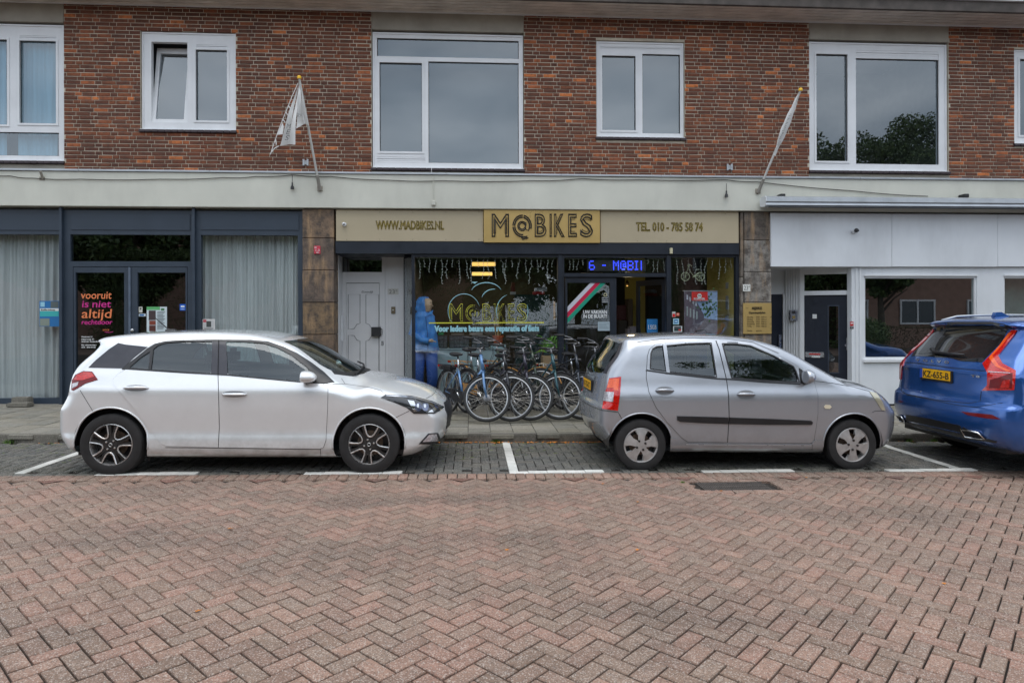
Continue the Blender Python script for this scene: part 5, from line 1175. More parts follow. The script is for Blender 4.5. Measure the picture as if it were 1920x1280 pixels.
        r = [(v, fcs, nn)]
        if mirror: r.append(([(a, -b, c) for a, b, c in v], [q[::-1] for q in fcs], [(a, -b, c) for a, b, c in nn]))
        return r
    def part(s, name, poly, mode, off, mt, parent=None, skirt=.006, mirror=True, step=None, join=False):
        outs = []
        for v, fc, nn in s.patch(poly, mode, off, step, skirt, mirror):
            me = bpy.data.meshes.new(name); me.from_pydata([tuple(a) for a in v], [], fc); me.materials.append(mt); me.shade_smooth(); me.set_sharp_from_angle(angle=math.radians(50))
            k = len(outs); pr_ = parent[k] if isinstance(parent, list) else parent; outs.append(link(name, me, pr_ or s.root))
        return outs if mirror else outs[0]
    def line(s, name, pts, mode, w_, off, mt, parent=None, mirror=True):      # a thin band following a line on the body
        P2 = [Vector(p) for p in pts]; q = []
        st = 4 if mode == 'cam' else .03
        for a, b in zip(P2[:-1], P2[1:]):
            k = max(1, int((b-a).length/st)); q += [a.lerp(b, j/k) for j in range(k)]
        q.append(P2[-1]); P = s.lift(np.array([p[:] for p in q]), mode); N = s.nrm(P); Tn = np.gradient(P, axis=0); Sd = np.cross(N, Tn); Sd /= np.maximum(np.linalg.norm(Sd, axis=1), 1e-6)[:, None]
        A = P+N*off+Sd*w_/2; B_ = P+N*off-Sd*w_/2; n = len(q)
        for sg in ((1, -1) if mirror else (1,)):
            v = [(a[0], a[1]*sg, a[2]) for a in A]+[(a[0], a[1]*sg, a[2]) for a in B_]
            me = bpy.data.meshes.new(name); me.from_pydata(v, [], [(i, i+1, n+i+1, n+i) for i in range(n-1)]); me.materials.append(mt); link(name, me, parent or s.root)
    def hole(s, poly, mode, mirror=True): s.holes.append((poly, mode, mirror))
    def body(s, mt, h=.028, name='body'):
        x0, x1, yy, z0, z1 = s.B.y.min()-.1, s.F.y.max()+.1, 1.1, .08, s.T.y.max()+.1
        xs = np.arange(x0, x1, h); ys = np.arange(-yy-h/2, yy, h); zs = np.arange(z0, z1, h); nx, ny, nz_ = len(xs), len(ys), len(zs)
        G = np.stack(np.meshgrid(xs, ys, zs, indexing='ij'), -1).reshape(-1, 3); V = s.f(G).reshape(nx, ny, nz_)
        sg = V < 0; acc = np.zeros((nx-1, ny-1, nz_-1, 3)); cnt = np.zeros((nx-1, ny-1, nz_-1))
        Gp = G.reshape(nx, ny, nz_, 3)
        for ax in range(3):
            sl0 = [slice(None)]*3; sl1 = [slice(None)]*3; sl0[ax] = slice(0, -1); sl1[ax] = slice(1, None)
            a, b = V[tuple(sl0)], V[tuple(sl1)]; cross = (a < 0) != (b < 0); t = np.where(cross, a/(a-b+1e-12), 0); P = Gp[tuple(sl0)]+(Gp[tuple(sl1)]-Gp[tuple(sl0)])*t[..., None]
            o = [i for i in range(3) if i != ax]
            for d0 in (0, 1):
                for d1 in (0, 1):
                    c = [slice(None)]*3; c[o[0]] = slice(d0, d0+acc.shape[o[0]]); c[o[1]] = slice(d1, d1+acc.shape[o[1]]); c = tuple(c)
                    acc += np.where(cross[c], 1, 0)[..., None]*P[c]; cnt += cross[c]
        idx = -np.ones(cnt.shape, int); act = cnt > 0; idx[act] = np.arange(act.sum()); P = acc[act]/cnt[act][:, None]; quads = []
        for ax in range(3):
            sl0 = [slice(None)]*3; sl1 = [slice(None)]*3; sl0[ax] = slice(0, -1); sl1[ax] = slice(1, None)
            a, b = sg[tuple(sl0)], sg[tuple(sl1)]; ii = np.argwhere(a != b); o = [i for i in range(3) if i != ax]
            ii = ii[(ii[:, o[0]] > 0) & (ii[:, o[1]] > 0) & (ii[:, o[0]] < V.shape[o[0]]-1) & (ii[:, o[1]] < V.shape[o[1]]-1)]
            def at(d0, d1): c = ii.copy(); c[:, o[0]] -= d0; c[:, o[1]] -= d1; return idx[c[:, 0], c[:, 1], c[:, 2]]
            q = np.stack([at(0, 0), at(1, 0), at(1, 1), at(0, 1)], 1); fl = a[ii[:, 0], ii[:, 1], ii[:, 2]]; 
            if ax == 1: fl = ~fl
            q[fl] = q[fl][:, ::-1]; quads.append(q)
        Q = np.concatenate(quads); P = s.newton(P, 4); C_ = P[Q].mean(1); N = s.nrm(P); CN = s.nrm(C_)
        keep = np.ones(len(Q), bool); keep &= ~(C_[:, 2] < .10)
        snaps = []
        for (poly, mode, mirror) in s.holes:
            for sgn in ((1, -1) if mirror else (1,)):
                PP = P*np.array([1, sgn, 1]); CC = C_*np.array([1, sgn, 1]); NN = CN*np.array([1, sgn, 1]); VN = N*np.array([1, sgn, 1])
                if mode == 'cam': vd = CC - s.rays([[0, 0]], 'cam')[0][0]; face = (NN*vd).sum(1) < .0; face &= CC[:, 1] < .3 if mirror else True
                elif mode == 'side': face = (NN[:, 1] < -.15)
                elif mode == 'top': face = NN[:, 2] > .1
                elif mode == 'rear': face = NN[:, 0] < -.1
                else: face = NN[:, 0] > .1
                uv = s.to2d(PP, mode); ins = pipv(uv, poly); dead = ins[Q].sum(1) >= 3; dead &= face
                keep &= ~dead; snaps.append((poly, mode, sgn, uv, np.unique(Q[dead])))
        for (poly, mode, sgn, uv, dv_) in snaps:
            live = np.intersect1d(np.unique(Q[keep]), dv_)
            if len(live) == 0: continue
            u2 = nearv(uv[live], poly); L = s.lift(u2, mode); mv = np.linalg.norm(L*np.array([1, sgn, 1])-P[live], axis=1) < .09
            P[live[mv]] = (L*np.array([1, sgn, 1]))[mv]
        Q = Q[keep]; fn = np.cross(P[Q[:, 2]]-P[Q[:, 0]], P[Q[:, 3]]-P[Q[:, 1]]); bad_ = (fn*CN[keep]).sum(1) < 0; Q[bad_] = Q[bad_][:, ::-1]; used = np.unique(Q); rm = -np.ones(len(P), int); rm[used] = np.arange(len(used)); P = P[used]; Q = rm[Q]; N = s.nrm(P)
        me = bpy.data.meshes.new(name); me.vertices.add(len(P)); me.vertices.foreach_set('co', P.ravel()); me.loops.add(Q.size); me.loops.foreach_set('vertex_index', Q.ravel().astype(np.int32))
        me.polygons.add(len(Q)); me.polygons.foreach_set('loop_start', (np.arange(len(Q))*4).astype(np.int32)); me.polygons.foreach_set('loop_total', np.full(len(Q), 4, np.int32)); me.update(calc_edges=True); me.validate()
        me.materials.append(mt); me.shade_smooth()
        if len(me.vertices) == len(N): me.normals_split_custom_set_from_vertices(N.tolist())
        s.bodyo = link(name, me, s.root); return s.bodyo
    def flatten(s, o, mode='rear'): pass
def pip(p, poly):
    c = False; x, y = p; n = len(poly); j = n-1
    for i in range(n):
        (a, b), (c_, d) = poly[i], poly[j]
        if (b > y) != (d > y) and x < (c_-a)*(y-b)/(d-b)+a: c = not c
        j = i
    return c
def edist(p, poly):
    P = Vector(p); m_ = 1e9
    for i in range(len(poly)):
        a = Vector(poly[i]); b = Vector(poly[(i+1) % len(poly)]); d = b-a; t = max(0, min(1, (P-a).dot(d)/max(d.length_squared, 1e-12))); m_ = min(m_, (P-a-d*t).length)
    return m_
def pipv(uv, poly):
    x, y = uv[:, 0], uv[:, 1]; c = np.zeros(len(uv), bool); j = len(poly)-1
    for i in range(len(poly)):
        (a, b), (c_, d) = poly[i], poly[j]
        if b != d: c ^= ((b > y) != (d > y)) & (x < (c_-a)*(y-b)/(d-b)+a)
        j = i
    return c
def nearv(uv, poly):
    best = np.full(len(uv), 1e9); out_ = uv.copy()
    for i in range(len(poly)):
        a = np.array(poly[i], float); b = np.array(poly[(i+1) % len(poly)], float); d = b-a; t = np.clip(((uv-a)@d)/max(d@d, 1e-12), 0, 1); q = a+t[:, None]*d; ds = np.linalg.norm(uv-q, axis=1); m_ = ds < best; best[m_] = ds[m_]; out_[m_] = q[m_]
    return out_
def circ(cx, cz, r, a0=0, a1=2*math.pi, n=40): return [(cx+r*math.cos(a0+(a1-a0)*i/n), cz+r*math.sin(a0+(a1-a0)*i/n)) for i in range(n)]
def grow(poly, d):
    n = len(poly); a2 = sum(poly[i][0]*poly[(i+1) % n][1]-poly[(i+1) % n][0]*poly[i][1] for i in range(n)); sg = 1 if a2 > 0 else -1; out_ = []
    for i in range(n):
        p, q, r = Vector(poly[i-1]), Vector(poly[i]), Vector(poly[(i+1) % n]); e1 = (q-p).normalized(); e2 = (r-q).normalized(); nn_ = Vector((e1.y+e2.y, -e1.x-e2.x)); nn_ = nn_.normalized() if nn_.length > .1 else Vector((e1.y, -e1.x)); out_.append(tuple(q+nn_*sg*d))
    return out_
# ---- car materials
def paint(name, c, metal=.55, rough=.3, dust=.2):
    t = NT(name); n = t.noise(900, 2); k = t.mix(tuple(x*.86 for x in c), tuple(min(1, x*1.12) for x in c), n)
    g_ = t.N('ShaderNodeTexCoord'); sx_ = t.N('ShaderNodeSeparateXYZ'); t.l.new(g_.outputs['Object'], sx_.inputs[0])
    d = t.math('MULTIPLY', t.ramp(sx_.outputs[2], [(.18, 1), (.5, .12)]), t.ramp(t.noise(6, 6, .7), [(.35, .2), (.7, 1)])); d = t.math('MULTIPLY', d, dust*3)
    k = t.mix(k, (.22, .20, .17), d); t.col(k); t.b.inputs['Metallic'].default_value = metal; t.rough(rough)
    t.b.inputs['Coat Weight'].default_value = 1; t.l.new(t.ramp(t.noise(9, 4), [(.4, .03), (.8, .12)]), t.b.inputs['Coat Roughness']); MATS[name] = t.m; return t.m
M_pw = paint('silver_white_paint', lin(238, 240, 241), .30, .24)
M_pg = paint('grey_silver_paint', lin(176, 180, 187), .6, .27)
M_pb2 = paint('bright_blue_paint', lin(36, 92, 168), .5, .2)
M_gap = mat('panel_gap', (.008, .008, .009), .8)
M_tyre = mat('tyre_rubber', (.020, .019, .019), .75, var=.3, scale=14, bump=.3, bscale=90)
M_trim = mat('black_trim', (.018, .018, .020), .35, var=.2)
M_cpil = mat('gloss_black_pillar', (.045, .045, .055), .18, var=.08)
M_mach = mat('machined_alloy', (.72, .71, .70), .3, .8, var=.1, scale=20)
M_anth = mat('anthracite_alloy', (.045, .043, .042), .4, .4, var=.2)
M_hub = mat('hubcap_silver', (.56, .55, .54), .35, .6, var=.12, scale=18, dirt=.25)
M_disc = mat('brake_disc', (.22, .16, .12), .6, .6, var=.3, scale=30)
M_cg = glass('car_glass', (.50, .60, .60), .05)
M_cgd = glass('dark_car_glass', (.16, .18, .19), .08)
M_seat = mat('seat_cloth', (.03, .032, .035), .9, var=.2, scale=20)
def lamp_red():
    t = NT('tail_lamp_red'); n = t.noise(60, 2, stretch=(1, 1, 4)); t.col(t.ramp(n, [(.35, lin(150, 8, 6)), (.65, lin(226, 30, 18))])); t.rough(.06); t.b.inputs['Coat Weight'].default_value = 1; t.b.inputs['Emission Color'].default_value = (.5, .02, .01, 1); t.b.inputs['Emission Strength'].default_value = 0; MATS['tail'] = t.m; return t.m
M_tail = lamp_red(); M_orange = mat('orange_lens', lin(240, 92, 26), .08, var=.2, scale=40, coat=1); M_clear = mat('clear_lens', (.55, .52, .54), .1, .4, var=.4, scale=60, coat=1); M_dred = mat('dark_red_lens', (.17, .003, .005), .15, var=.2)
M_chrome = mat('chrome', (.7, .71, .72), .12, 1.0, var=.05)
def tyre(R_, rim, w_):
    prof = [(rim*.98, -w_*.42), (rim*1.02, -w_*.5), (rim+(R_-rim)*.45, -w_*.54), (R_*.965, -w_*.47), (R_*.992, -w_*.38)]
    for k in range(-3, 4): g = k*w_*.105; prof += [(R_, g-w_*.04), (R_, g+w_*.04), (R_*.985, g+w_*.045), (R_*.985, g+w_*.06)]
    prof += [(R_*.992, w_*.38), (R_*.965, w_*.47), (rim+(R_-rim)*.45, w_*.54), (rim*1.02, w_*.5), (rim*.98, w_*.42)]
    return MB().lathe(prof, 56).mesh('tyre', M_tyre, ang=35)
def wheel(car, x, y, R_, rim, w_, style, rot):
    """wheel centre at (x, y) ; outer face towards sign(y)"""
    sgn = 1 if y > 0 else -1; z = R_-.008
    wh = link('wheel', tyre(R_, rim, w_), car.root); wh.location = (x, y, z); wh.rotation_euler = (0, rot, 0)
    if sgn > 0: wh.rotation_euler = (0, rot, math.pi)
    o = -w_*.44
    m = MB().lathe([(rim, -w_*.46), (rim*.97, -w_*.48), (rim*.93, -w_*.40), (rim*.92, w_*.3)], 48); m.build('rim', M_mach if style != 'cap' else M_hub, wh, ang=40)
    m = MB().lathe([(0, w_*.05), (rim*.92, w_*.05)], 40); m.build('barrel', M_trim, wh)
    m = MB().lathe([(0, -w_*.05), (rim*.62, -w_*.05), (rim*.62, w_*.02)], 40); m.build('brake_disc', M_disc, wh)
    P = lambda r, a, y_: (r*math.cos(a), y_, r*math.sin(a))
    if style == 'alloy':
        m = MB()
        for k in range(5):
            a = math.pi/2+2*math.pi*(k+.5)/5
            for s_ in (-1, 1):
                a1 = a+s_*.10; a2 = a+s_*.27
                m.prism([P(.04, a, o), P(rim*.33, a+s_*.38, o), P(rim*.55, a+s_*.26, o-.004), P(rim*.95, a+s_*.33, o), P(rim*.95, a+s_*.10, o), P(rim*.5, a+s_*.03, o-.004)], (0, .03, 0))
        m.lathe([(0, o-.006), (rim*.30, o-.004), (rim*.36, o+.02)], 30); m.build('spokes', M_anth, wh, kind='stuff')
        for k in range(5):
            a = math.pi/2+2*math.pi*k/5; pts = []
            for r_, d in ((.96, .42), (.75, .36), (.52, .34), (.40, .22), (.365, 0), (.40, -.22), (.52, -.34), (.75, -.36), (.96, -.42)): pts.append((rim*r_, a+d*(.85 if r_ > .9 else 1)))
            pp = []
            for i in range(len(pts)-1):
                for j in range(3): t = j/3; r_ = pts[i][0]*(1-t)+pts[i+1][0]*t; pp.append(P(r_, pts[i][1]*(1-t)+pts[i+1][1]*t, o-.008))
            pp.append(P(*pts[-1], o-.008)); MB().tube(pp, rim*.036, 5).build('machined_edge', M_mach, wh)
        for k in range(4): a = k*math.pi/2+.4; m = MB().lathe([(0, o-.016), (.009, o-.014), (.01, o)], 8, c=(rim*.24*math.cos(a), 0, rim*.24*math.sin(a))); m.build('wheel_nut', M_mach, wh)
        MB().lathe([(0, o-.012), (rim*.12, o-.010), (rim*.13, o)], 20).build('centre_cap', M_anth, wh)
        if sgn < 0: MB().tube([P(rim*.08, q, o-.013) for q in [i*.63 for i in range(10)]], .002, 4, closed=True).build('emblem', M_mach, wh)
    elif style == 'cap':
        m = MB()
        for k in range(5):
            a = math.pi/2+2*math.pi*k/5; n = 6; w0, w1 = .50, .40
            A = [P(rim*.97, a-w1+2*w1*i/n, o) for i in range(n+1)]; Bq = [P(rim*(.30), a-.62+1.24*i/n, o-.010) for i in range(n+1)]; Cq = [P(rim*.62, a-.36+.72*i/n, o-.008) for i in range(n+1)]
            for i in range(n): m.quad(A[i], A[i+1], Cq[i+1], Cq[i]); m.quad(Cq[i], Cq[i+1], Bq[i+1], Bq[i])
            m.quad(A[0], Cq[0], P(rim*.6, a-.40, o+.02), P(rim*.95, a-.46, o+.02)); m.quad(Cq[-1], A[-1], P(rim*.95, a+.46, o+.02), P(rim*.6, a+.40, o+.02))
        m.lathe([(0, o-.012), (rim*.30, o-.010), (rim*.34, o+.0)], 30); m.lathe([(rim*.90, o+.002), (rim*.99, o-.002)], 40); m.build('hubcap', M_hub, wh, kind='stuff')
        for k in range(4): a = k*math.pi/2+.5; MB().lathe([(0, o-.02), (.012, o-.018), (.014, o-.006), (.02, o-.010)], 10, c=(rim*.27*math.cos(a), 0, rim*.27*math.sin(a))).build('wheel_nut', M_anth, wh)
    else: MB().lathe([(0, o), (rim*.9, o+.02)], 30).build('spokes', M_anth, wh)
    return wh
def arches(c, R_, hw):
    for x in c.wheels:
        c.hole(circ(x, R_+.0, c.ra), 'side')
    for x in c.wheels:
        for s_ in (-1, 1):
            m = MB(); n = 22; prof = [(c.ra+.015, math.pi*(-.03+1.06*i/n)) for i in range(n+1)]
            for i in range(n):
                (r, a), (r2, b) = prof[i], prof[i+1]; p = lambda r_, q, y: (x+r_*math.cos(q), s_*y, R_+r_*math.sin(q))
                m.quad(p(r, a, hw-.035), p(r, b, hw-.035), p(r, b, hw-.34), p(r, a, hw-.34)); m.poly([p(r, a, hw-.34), p(r, b, hw-.34), (x, s_*(hw-.34), R_)])
            m.build('wheel_arch', M_trim, c.root, kind='stuff')
            # rolled edge of the arch
            a0, a1 = math.radians(-8), math.radians(188); pts = [(x+(c.ra+.004)*math.cos(a0+(a1-a0)*i/40), R_+(c.ra+.004)*math.sin(a0+(a1-a0)*i/40)) for i in range(41)]
            P = c.lift(np.array(pts), 'side'); N = c.nrm(P); P = P+N*.001; P[:, 1] *= -s_; MB().tube(P.tolist(), .009, 6).build('arch_edge', c.bodym, c.root, True)
def interior(c, xs, zf, zh, hw, wheel_x=None):
    MB().box(xs[0], xs[1], -hw, hw, zf-.06, zf).build('cabin_floor', M_seat, c.root)
    MB().box(xs[1]-.05, xs[1]+.25, -hw, hw, zf, zf+.48, b=.06).build('dashboard', M_seat, c.root)
    for x in (xs[0]+.35, xs[0]+1.25):
        for y in ((-hw/2, hw/2) if True else ()):
            w_ = .24
            m = MB(); m.box(x, x+.5, y-w_, y+w_, zf+.12, zf+.26, b=.05); m.box(x-.12, x+.06, y-w_, y+w_, zf+.2, zh-.20, b=.05); s_ = m.build('seat', M_seat, c.root, ang=40)
            MB().box(x-.12, x-.01, y-.13, y+.13, zh-.16, zh+.03, b=.045).build('headrest', M_seat, s_, ang=40)
    if wheel_x:
        m = MB(); m.tube([(wheel_x+.06*math.sin(q), hw/2*1+.18*math.cos(q), zf+.50+.17*math.sin(q)) for q in [i*.3307 for i in range(19)]], .014, 6, closed=True); m.tube([(wheel_x, hw/2-.17, zf+.50), (wheel_x+.01, hw/2+.17, zf+.50)], .02, 6); m.build('steering_wheel', M_trim, c.root, True)
def mirror(c, px, mt, size, inset=0):
    """wing mirror at pixel px on both sides"""
    P = c.lift(np.array([px], float), 'cam')[0]
    for s_ in (1, -1):
        y = P[1]*s_; o_ = -s_
        bm = bmesh.new(); bmesh.ops.create_uvsphere(bm, u_segments=20, v_segments=12, radius=1)
        for v in bm.verts:
            v.co.x = max(v.co.x, -.35); v.co = Vector((P[0]+v.co.x*size[0], y+o_*(.09+v.co.y*o_*.095*1.0), P[2]+v.co.z*size[1]*(1 if v.co.z > 0 else .8)))
        mb = MB().addbm(bm); h_ = mb.build('wing_mirror', mt, c.root, ang=50)
        MB().tube([(P[0], y, P[2]-size[1]*.7), (P[0], y+o_*.09, P[2]-size[1]*.6)], [.03, .02], 8).build('mirror_arm', M_trim, h_)
def handle(c, r, mt, par):
    """door pull drawn at pixel rectangle r ; par: [near door, far door]"""
    (x0, y0, x1, y1) = r; P = c.lift(np.array([(x0, (y0+y1)/2), ((x0+x1)/2, (y0+y1)/2), (x1, (y0+y1)/2)], float), 'cam'); N = c.nrm(P)
    e = [(x0+(x1-x0)*(.5+.5*math.cos(q)), (y0+y1)/2+(y1-y0)*.62*math.sin(q)) for q in [i*math.pi/8 for i in range(16)]]
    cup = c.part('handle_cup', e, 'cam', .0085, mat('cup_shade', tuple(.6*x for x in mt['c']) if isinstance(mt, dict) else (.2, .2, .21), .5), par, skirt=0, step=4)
    for s_, p in ((1, par[0]), (-1, par[1])):
        Q = [(P[0]+N[0]*.006), (P[0]*.75+P[1]*.25+N[1]*.030), (P[1]+N[1]*.036), (P[2]*.75+P[1]*.25+N[1]*.030), (P[2]+N[2]*.006)]
        MB().tube([(q[0], q[1]*s_, q[2]) for q in Q], [.008, .0135, .0145, .0135, .008], 8).build('handle', mt['m'], p, True)
# ------------------------------------------------------------------ white hatchback
cA = GP(212, 888); cB = GP(692, 887)
car1 = Car('white_hatchback', 'silver white five door hatchback parked left, with black rear pillar', (cA.x, cA.y+.80, gz(cA.x)),
    PC((-.75, 1.2), (-.43, 1.355), (-.1, 1.412), (.3, 1.44), (.8, 1.455), (1.2, 1.442), (1.55, 1.392), (1.72, 1.345), (1.9, 1.262), (2.13, 1.135), (2.40, 1.0), (2.60, .955), (2.8, .908), (3.05, .835), (3.23, .755), (3.36, .66)),
    PC((.15, 3.12), (.22, 3.25), (.32, 3.36), (.45, 3.385), (.55, 3.395), (.65, 3.375), (.72, 3.33), (.8, 3.26)),
    PC((.15, -.44), (.25, -.56), (.45, -.655), (.62, -.65), (.72, -.60), (.80, -.565), (.98, -.545), (1.06, -.51), (1.30, -.33), (1.345, -.40), (1.40, -.36)),
    PC((-.7, .79), (-.4, .835), (0, .863), (1.3, .867), (2.57, .864), (2.95, .835), (3.2, .79), (3.4, .72)),
    PC((.12, .09), (.2, .03), (.28, .004), (.35, .005), (.43, .022), (.55, .013), (.70, .002), (.82, .0), (.87, .010), (.94, .042), (1.0, .072), (1.08, .105), (1.25, .19), (1.38, .265), (1.46, .32)),
    PC((-.6, .26), (-.3, .20), (.3, .165), (2.2, .155), (3.0, .15), (3.3, .24)),
    PC((-.6, .10), (0, .07), (1.2, .07), (1.7, .14), (2.1, .26), (2.4, .22), (2.6, .11), (3.3, .16)), fc=.22, rc_=.14, wheels=(0, 2.573), ra=.365)
c = car1; c.bodym = M_pw; RW = .312
g1 = [(424, 641.5), (455, 641.5), (493, 643.5), (520, 652), (545, 665), (574, 687), (583, 697), (588, 716.5), (560, 713.5), (427, 700.5)]
g2 = [(288, 655), (296, 647.5), (312, 643), (340, 641), (398, 641), (396, 698.5), (283, 691.5)]
g3 = [(281.5, 659), (278.5, 691), (244, 688.5), (262, 672)]
for g in (g1, [(244, 688.5), (262, 672), (281.5, 659)]+g2[:6]+[(396, 698.5), (283, 691.5), (278.5, 691)]): c.hole(grow(g, 2.4), 'cam')
ws = [(2.36, 0), (2.34, .25), (2.27, .45), (2.13, .60), (2.0, .615), (1.75, .565), (1.60, .53), (1.66, .3), (1.69, 0), (1.66, -.3), (1.60, -.53), (1.75, -.565), (2.0, -.615), (2.13, -.60), (2.27, -.45), (2.34, -.25)]
c.hole(ws, 'top', False)
rg = [(-.50, 1.03), (.50, 1.03), (.44, 1.27), (-.44, 1.27)]; c.hole(rg, 'rear', False)
arches(c, RW, .86)
c.body(M_pw)
dlo = [(229, 690), (255, 670), (276, 653), (290, 644.5), (310, 639.5), (340, 637.5), (400, 636.5), (470, 637), (502, 640), (532, 650), (557, 662), (582, 678), (606, 696), (627, 716), (612, 719.5), (588, 718), (560, 716), (427, 703.5), (229, 692.5)]
def ringpoly(outer, holes): return outer
for g, n_ in ((g1, 'window_pane'), (g2, 'window_pane'), (g3, 'quarter_pane')): c.part(n_, grow(g, 2.8), 'cam', -.006, M_cg, skirt=0)
# black window surround : strips between the outer line and the glass
c.part('window_trim', [(229, 690), (255, 670), (276, 653), (290, 644.5), (296, 648), (287, 655), (262, 672), (243, 689), (280, 692), (396, 699.5), (427, 701.5), (560, 714.5), (588, 717), (610, 719.6), (560, 716.8), (427, 704), (229, 692.8)], 'cam', .003, M_trim)
c.part('window_trim', [(290, 644.5), (310, 639.5), (340, 637.5), (400, 636.5), (470, 637), (502, 640), (532, 650), (557, 662), (582, 678), (606, 696), (627, 716), (610, 719.2), (589, 717), (583, 697), (574, 687), (545, 665), (520, 652), (493, 643.2), (455, 641), (398, 640.6), (340, 640.6), (312, 642.6), (296, 647.5)], 'cam', .0035, M_trim)
c.part('door_pillar', [(398, 641), (424, 641), (427, 703), (396, 700)], 'cam', .004, M_cpil); c.line('pillar_gap', [(410.5, 638), (409, 704)], 'cam', .006, .0108, M_gap)
c.part('pillar_strip', [(281.5, 658), (288, 654), (283.5, 692.5), (278.5, 692)], 'cam', .004, M_trim)
c.part('pillar_panel', [(166, 689), (180, 675), (204, 655), (222, 643), (236, 646), (277, 650.5), (252, 670), (230, 690.5)], 'cam', .004, M_cpil)
c.part('windscreen', ws, 'top', -.003, M_cg, skirt=0, mirror=False); c.part('rear_window', rg, 'rear', -.003, M_cgd, skirt=0, mirror=False)
c.part('cowl', [(2.34, .25), (2.36, 0), (2.34, -.25), (2.27, -.45), (2.13, -.60), (2.17, -.64), (2.34, -.48), (2.42, -.25), (2.44, 0), (2.42, .25), (2.34, .48), (2.17, .64), (2.13, .60), (2.27, .45)], 'top', .004, M_trim, mirror=False)
rd = [(236, 693), (222, 701), (212.5, 711), (214, 721), (253, 766.7), (293, 820), (303, 832), (314, 835.8), (409, 838), (411, 800), (410, 755), (408.5, 704.5)]
fd_ = [(410, 705), (411.4, 755), (412.4, 800), (410.4, 838.2), (600, 840.5), (606.5, 838), (611, 825), (614, 768), (615, 721.5), (588, 719), (560, 717.3), (427, 705)]
for nm, pl_ in (('door', rd), ('door', fd_)):
    big = [(x_+(x_-sum(p[0] for p in pl_)/len(pl_))*.006, y_+(y_-sum(p[1] for p in pl_)/len(pl_))*.009) for x_, y_ in pl_]
    c.part('door_gap_shade', big, 'cam', .0012, M_gap, skirt=0); ds_ = c.part(nm, pl_, 'cam', .0065, M_pw, skirt=.006)  # dark underlay; the shade in the door gap is put into its colour
    handle(c, (232, 723, 279, 732) if pl_ is rd else (417, 734, 463, 743), {'m': M_pw, 'c': lin(150, 152, 156)}, ds_)
for pts in ([(647, 719.5), (692, 726), (713, 731.5), (723, 739)], [(767, 770), (735, 786)], [(150, 731), (163, 752), (177, 775)], [(601, 841), (601, 854)], [(798, 747.5), (810, 741), (817, 734)], [(612, 720), (647, 719.5), (640, 709)]): c.line('seam', pts, 'cam', .005, .0015, M_gap)
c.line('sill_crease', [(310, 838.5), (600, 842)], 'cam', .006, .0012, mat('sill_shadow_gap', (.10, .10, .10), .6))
tl_ = [(134.5, 731), (135.5, 713), (142, 702.5), (157, 695.5), (173, 696.5), (184, 711.5), (160, 719), (138, 732)]
tl = c.part('tail_lamp', tl_, 'cam', .006, M_dred, skirt=.01); c.part('tail_lamp_bright', [(139, 712), (145, 703), (158, 697), (172, 698), (178, 706), (155, 713)], 'cam', .008, M_tail, tl); c.part('reversing_lens', [(136, 728), (137, 719), (148, 716), (146, 723)], 'cam', .008, M_clear, tl)
hl_ = [(714, 745), (723, 739.5), (772, 742), (812, 752.5), (833, 762.5), (826, 769), (814, 775.5), (776, 775.5), (762, 764), (738, 754)]
hl2 = c.part('headlight', hl_, 'cam', .004, mat('lamp_housing', (.03, .032, .036), .08, var=.2, coat=1), skirt=.01)
c.part('lamp_reflector', [(764, 750), (776, 752), (783, 770), (776, 771)], 'cam', .007, M_chrome, hl2); c.part('lamp_strip', [(815, 763), (820, 764), (812, 772.5), (802, 772.5)], 'cam', .007, M_chrome, hl2); c.part('lamp_edge', [(723, 740.5), (772, 743.5), (812, 754), (830, 763), (812, 756.5), (772, 746), (724, 742.5)], 'cam', .007, mat('lamp_lid', (.36, .38, .42), .15, .6), hl2)
for q_ in (784, 797): 
    e = [(q_+6.5*math.cos(i*.5236), 763+7.5*math.sin(i*.5236)) for i in range(12)]; c.part('lamp_lens', e, 'cam', .008, M_cg if q_ == 0 else mat('lens_blue', (.10, .12, .20), .03, .3, var=.6, scale=30, coat=1), hl2)
    e = [(q_-1+2.2*math.cos(i*.5236), 761+4*math.sin(i*.5236)) for i in range(12)]; c.part('lamp_bulb', e, 'cam', .010, M_chrome, hl2, step=2)
c.part('indicator_row', [(779, 773), (813, 773.5), (812, 775), (779, 774.8)], 'cam', .008, M_anth, hl2)
fg = c.part('fog_recess', [(785, 832), (803, 812), (821, 811), (827, 824), (834, 821), (823, 833)], 'cam', .004, M_trim); c.part('fog_lamp', [(792, 828), (805, 814), (817, 813), (822, 826)], 'cam', .008, M_clear, fg)
gr = c.part('grille', [(-.42, .60), (-.36, .38), (.36, .38), (.42, .60), (.30, .66), (-.30, .66)], 'front', .005, M_trim, mirror=False)
for i in range(6): c.line('grille_bar', [(-.38, .40+i*.045), (.38, .40+i*.045)], 'front', .012, .014, M_anth, gr, mirror=False)
c.line('lip_line', [(790, 836), (812, 835.5), (832, 826)], 'cam', .012, .004, M_pw)
mirror(c, (577, 706), M_pw, (.115, .068)); c.part('mirror_base', [(588, 700), (604, 702), (627, 716), (600, 719)], 'cam', .006, M_trim)
m = MB(); Pq = c.lift(np.array([(.16, -.0)]), 'top')[0]; m.tube([(Pq[0]+.03, 0, Pq[2]), (Pq[0]-.14, 0, Pq[2]+.15)], [.008, .004], 6); m.build('aerial', M_trim, c.root); MB().box(Pq[0]-.02, Pq[0]+.1, -.025, .025, Pq[2]-.01, Pq[2]+.02, b=.01).build('aerial_base', M_trim, c.root)
MB().tube([(2.39, -.05, 1.03), (2.33, .25, 1.05), (2.22, .50, 1.06)], .010, 6).build('wiper', M_trim, c.root); MB().tube([(2.36, -.48, .995), (2.38, -.2, 1.025), (2.36, .08, 1.045)], .010, 6).build('wiper', M_trim, c.root)
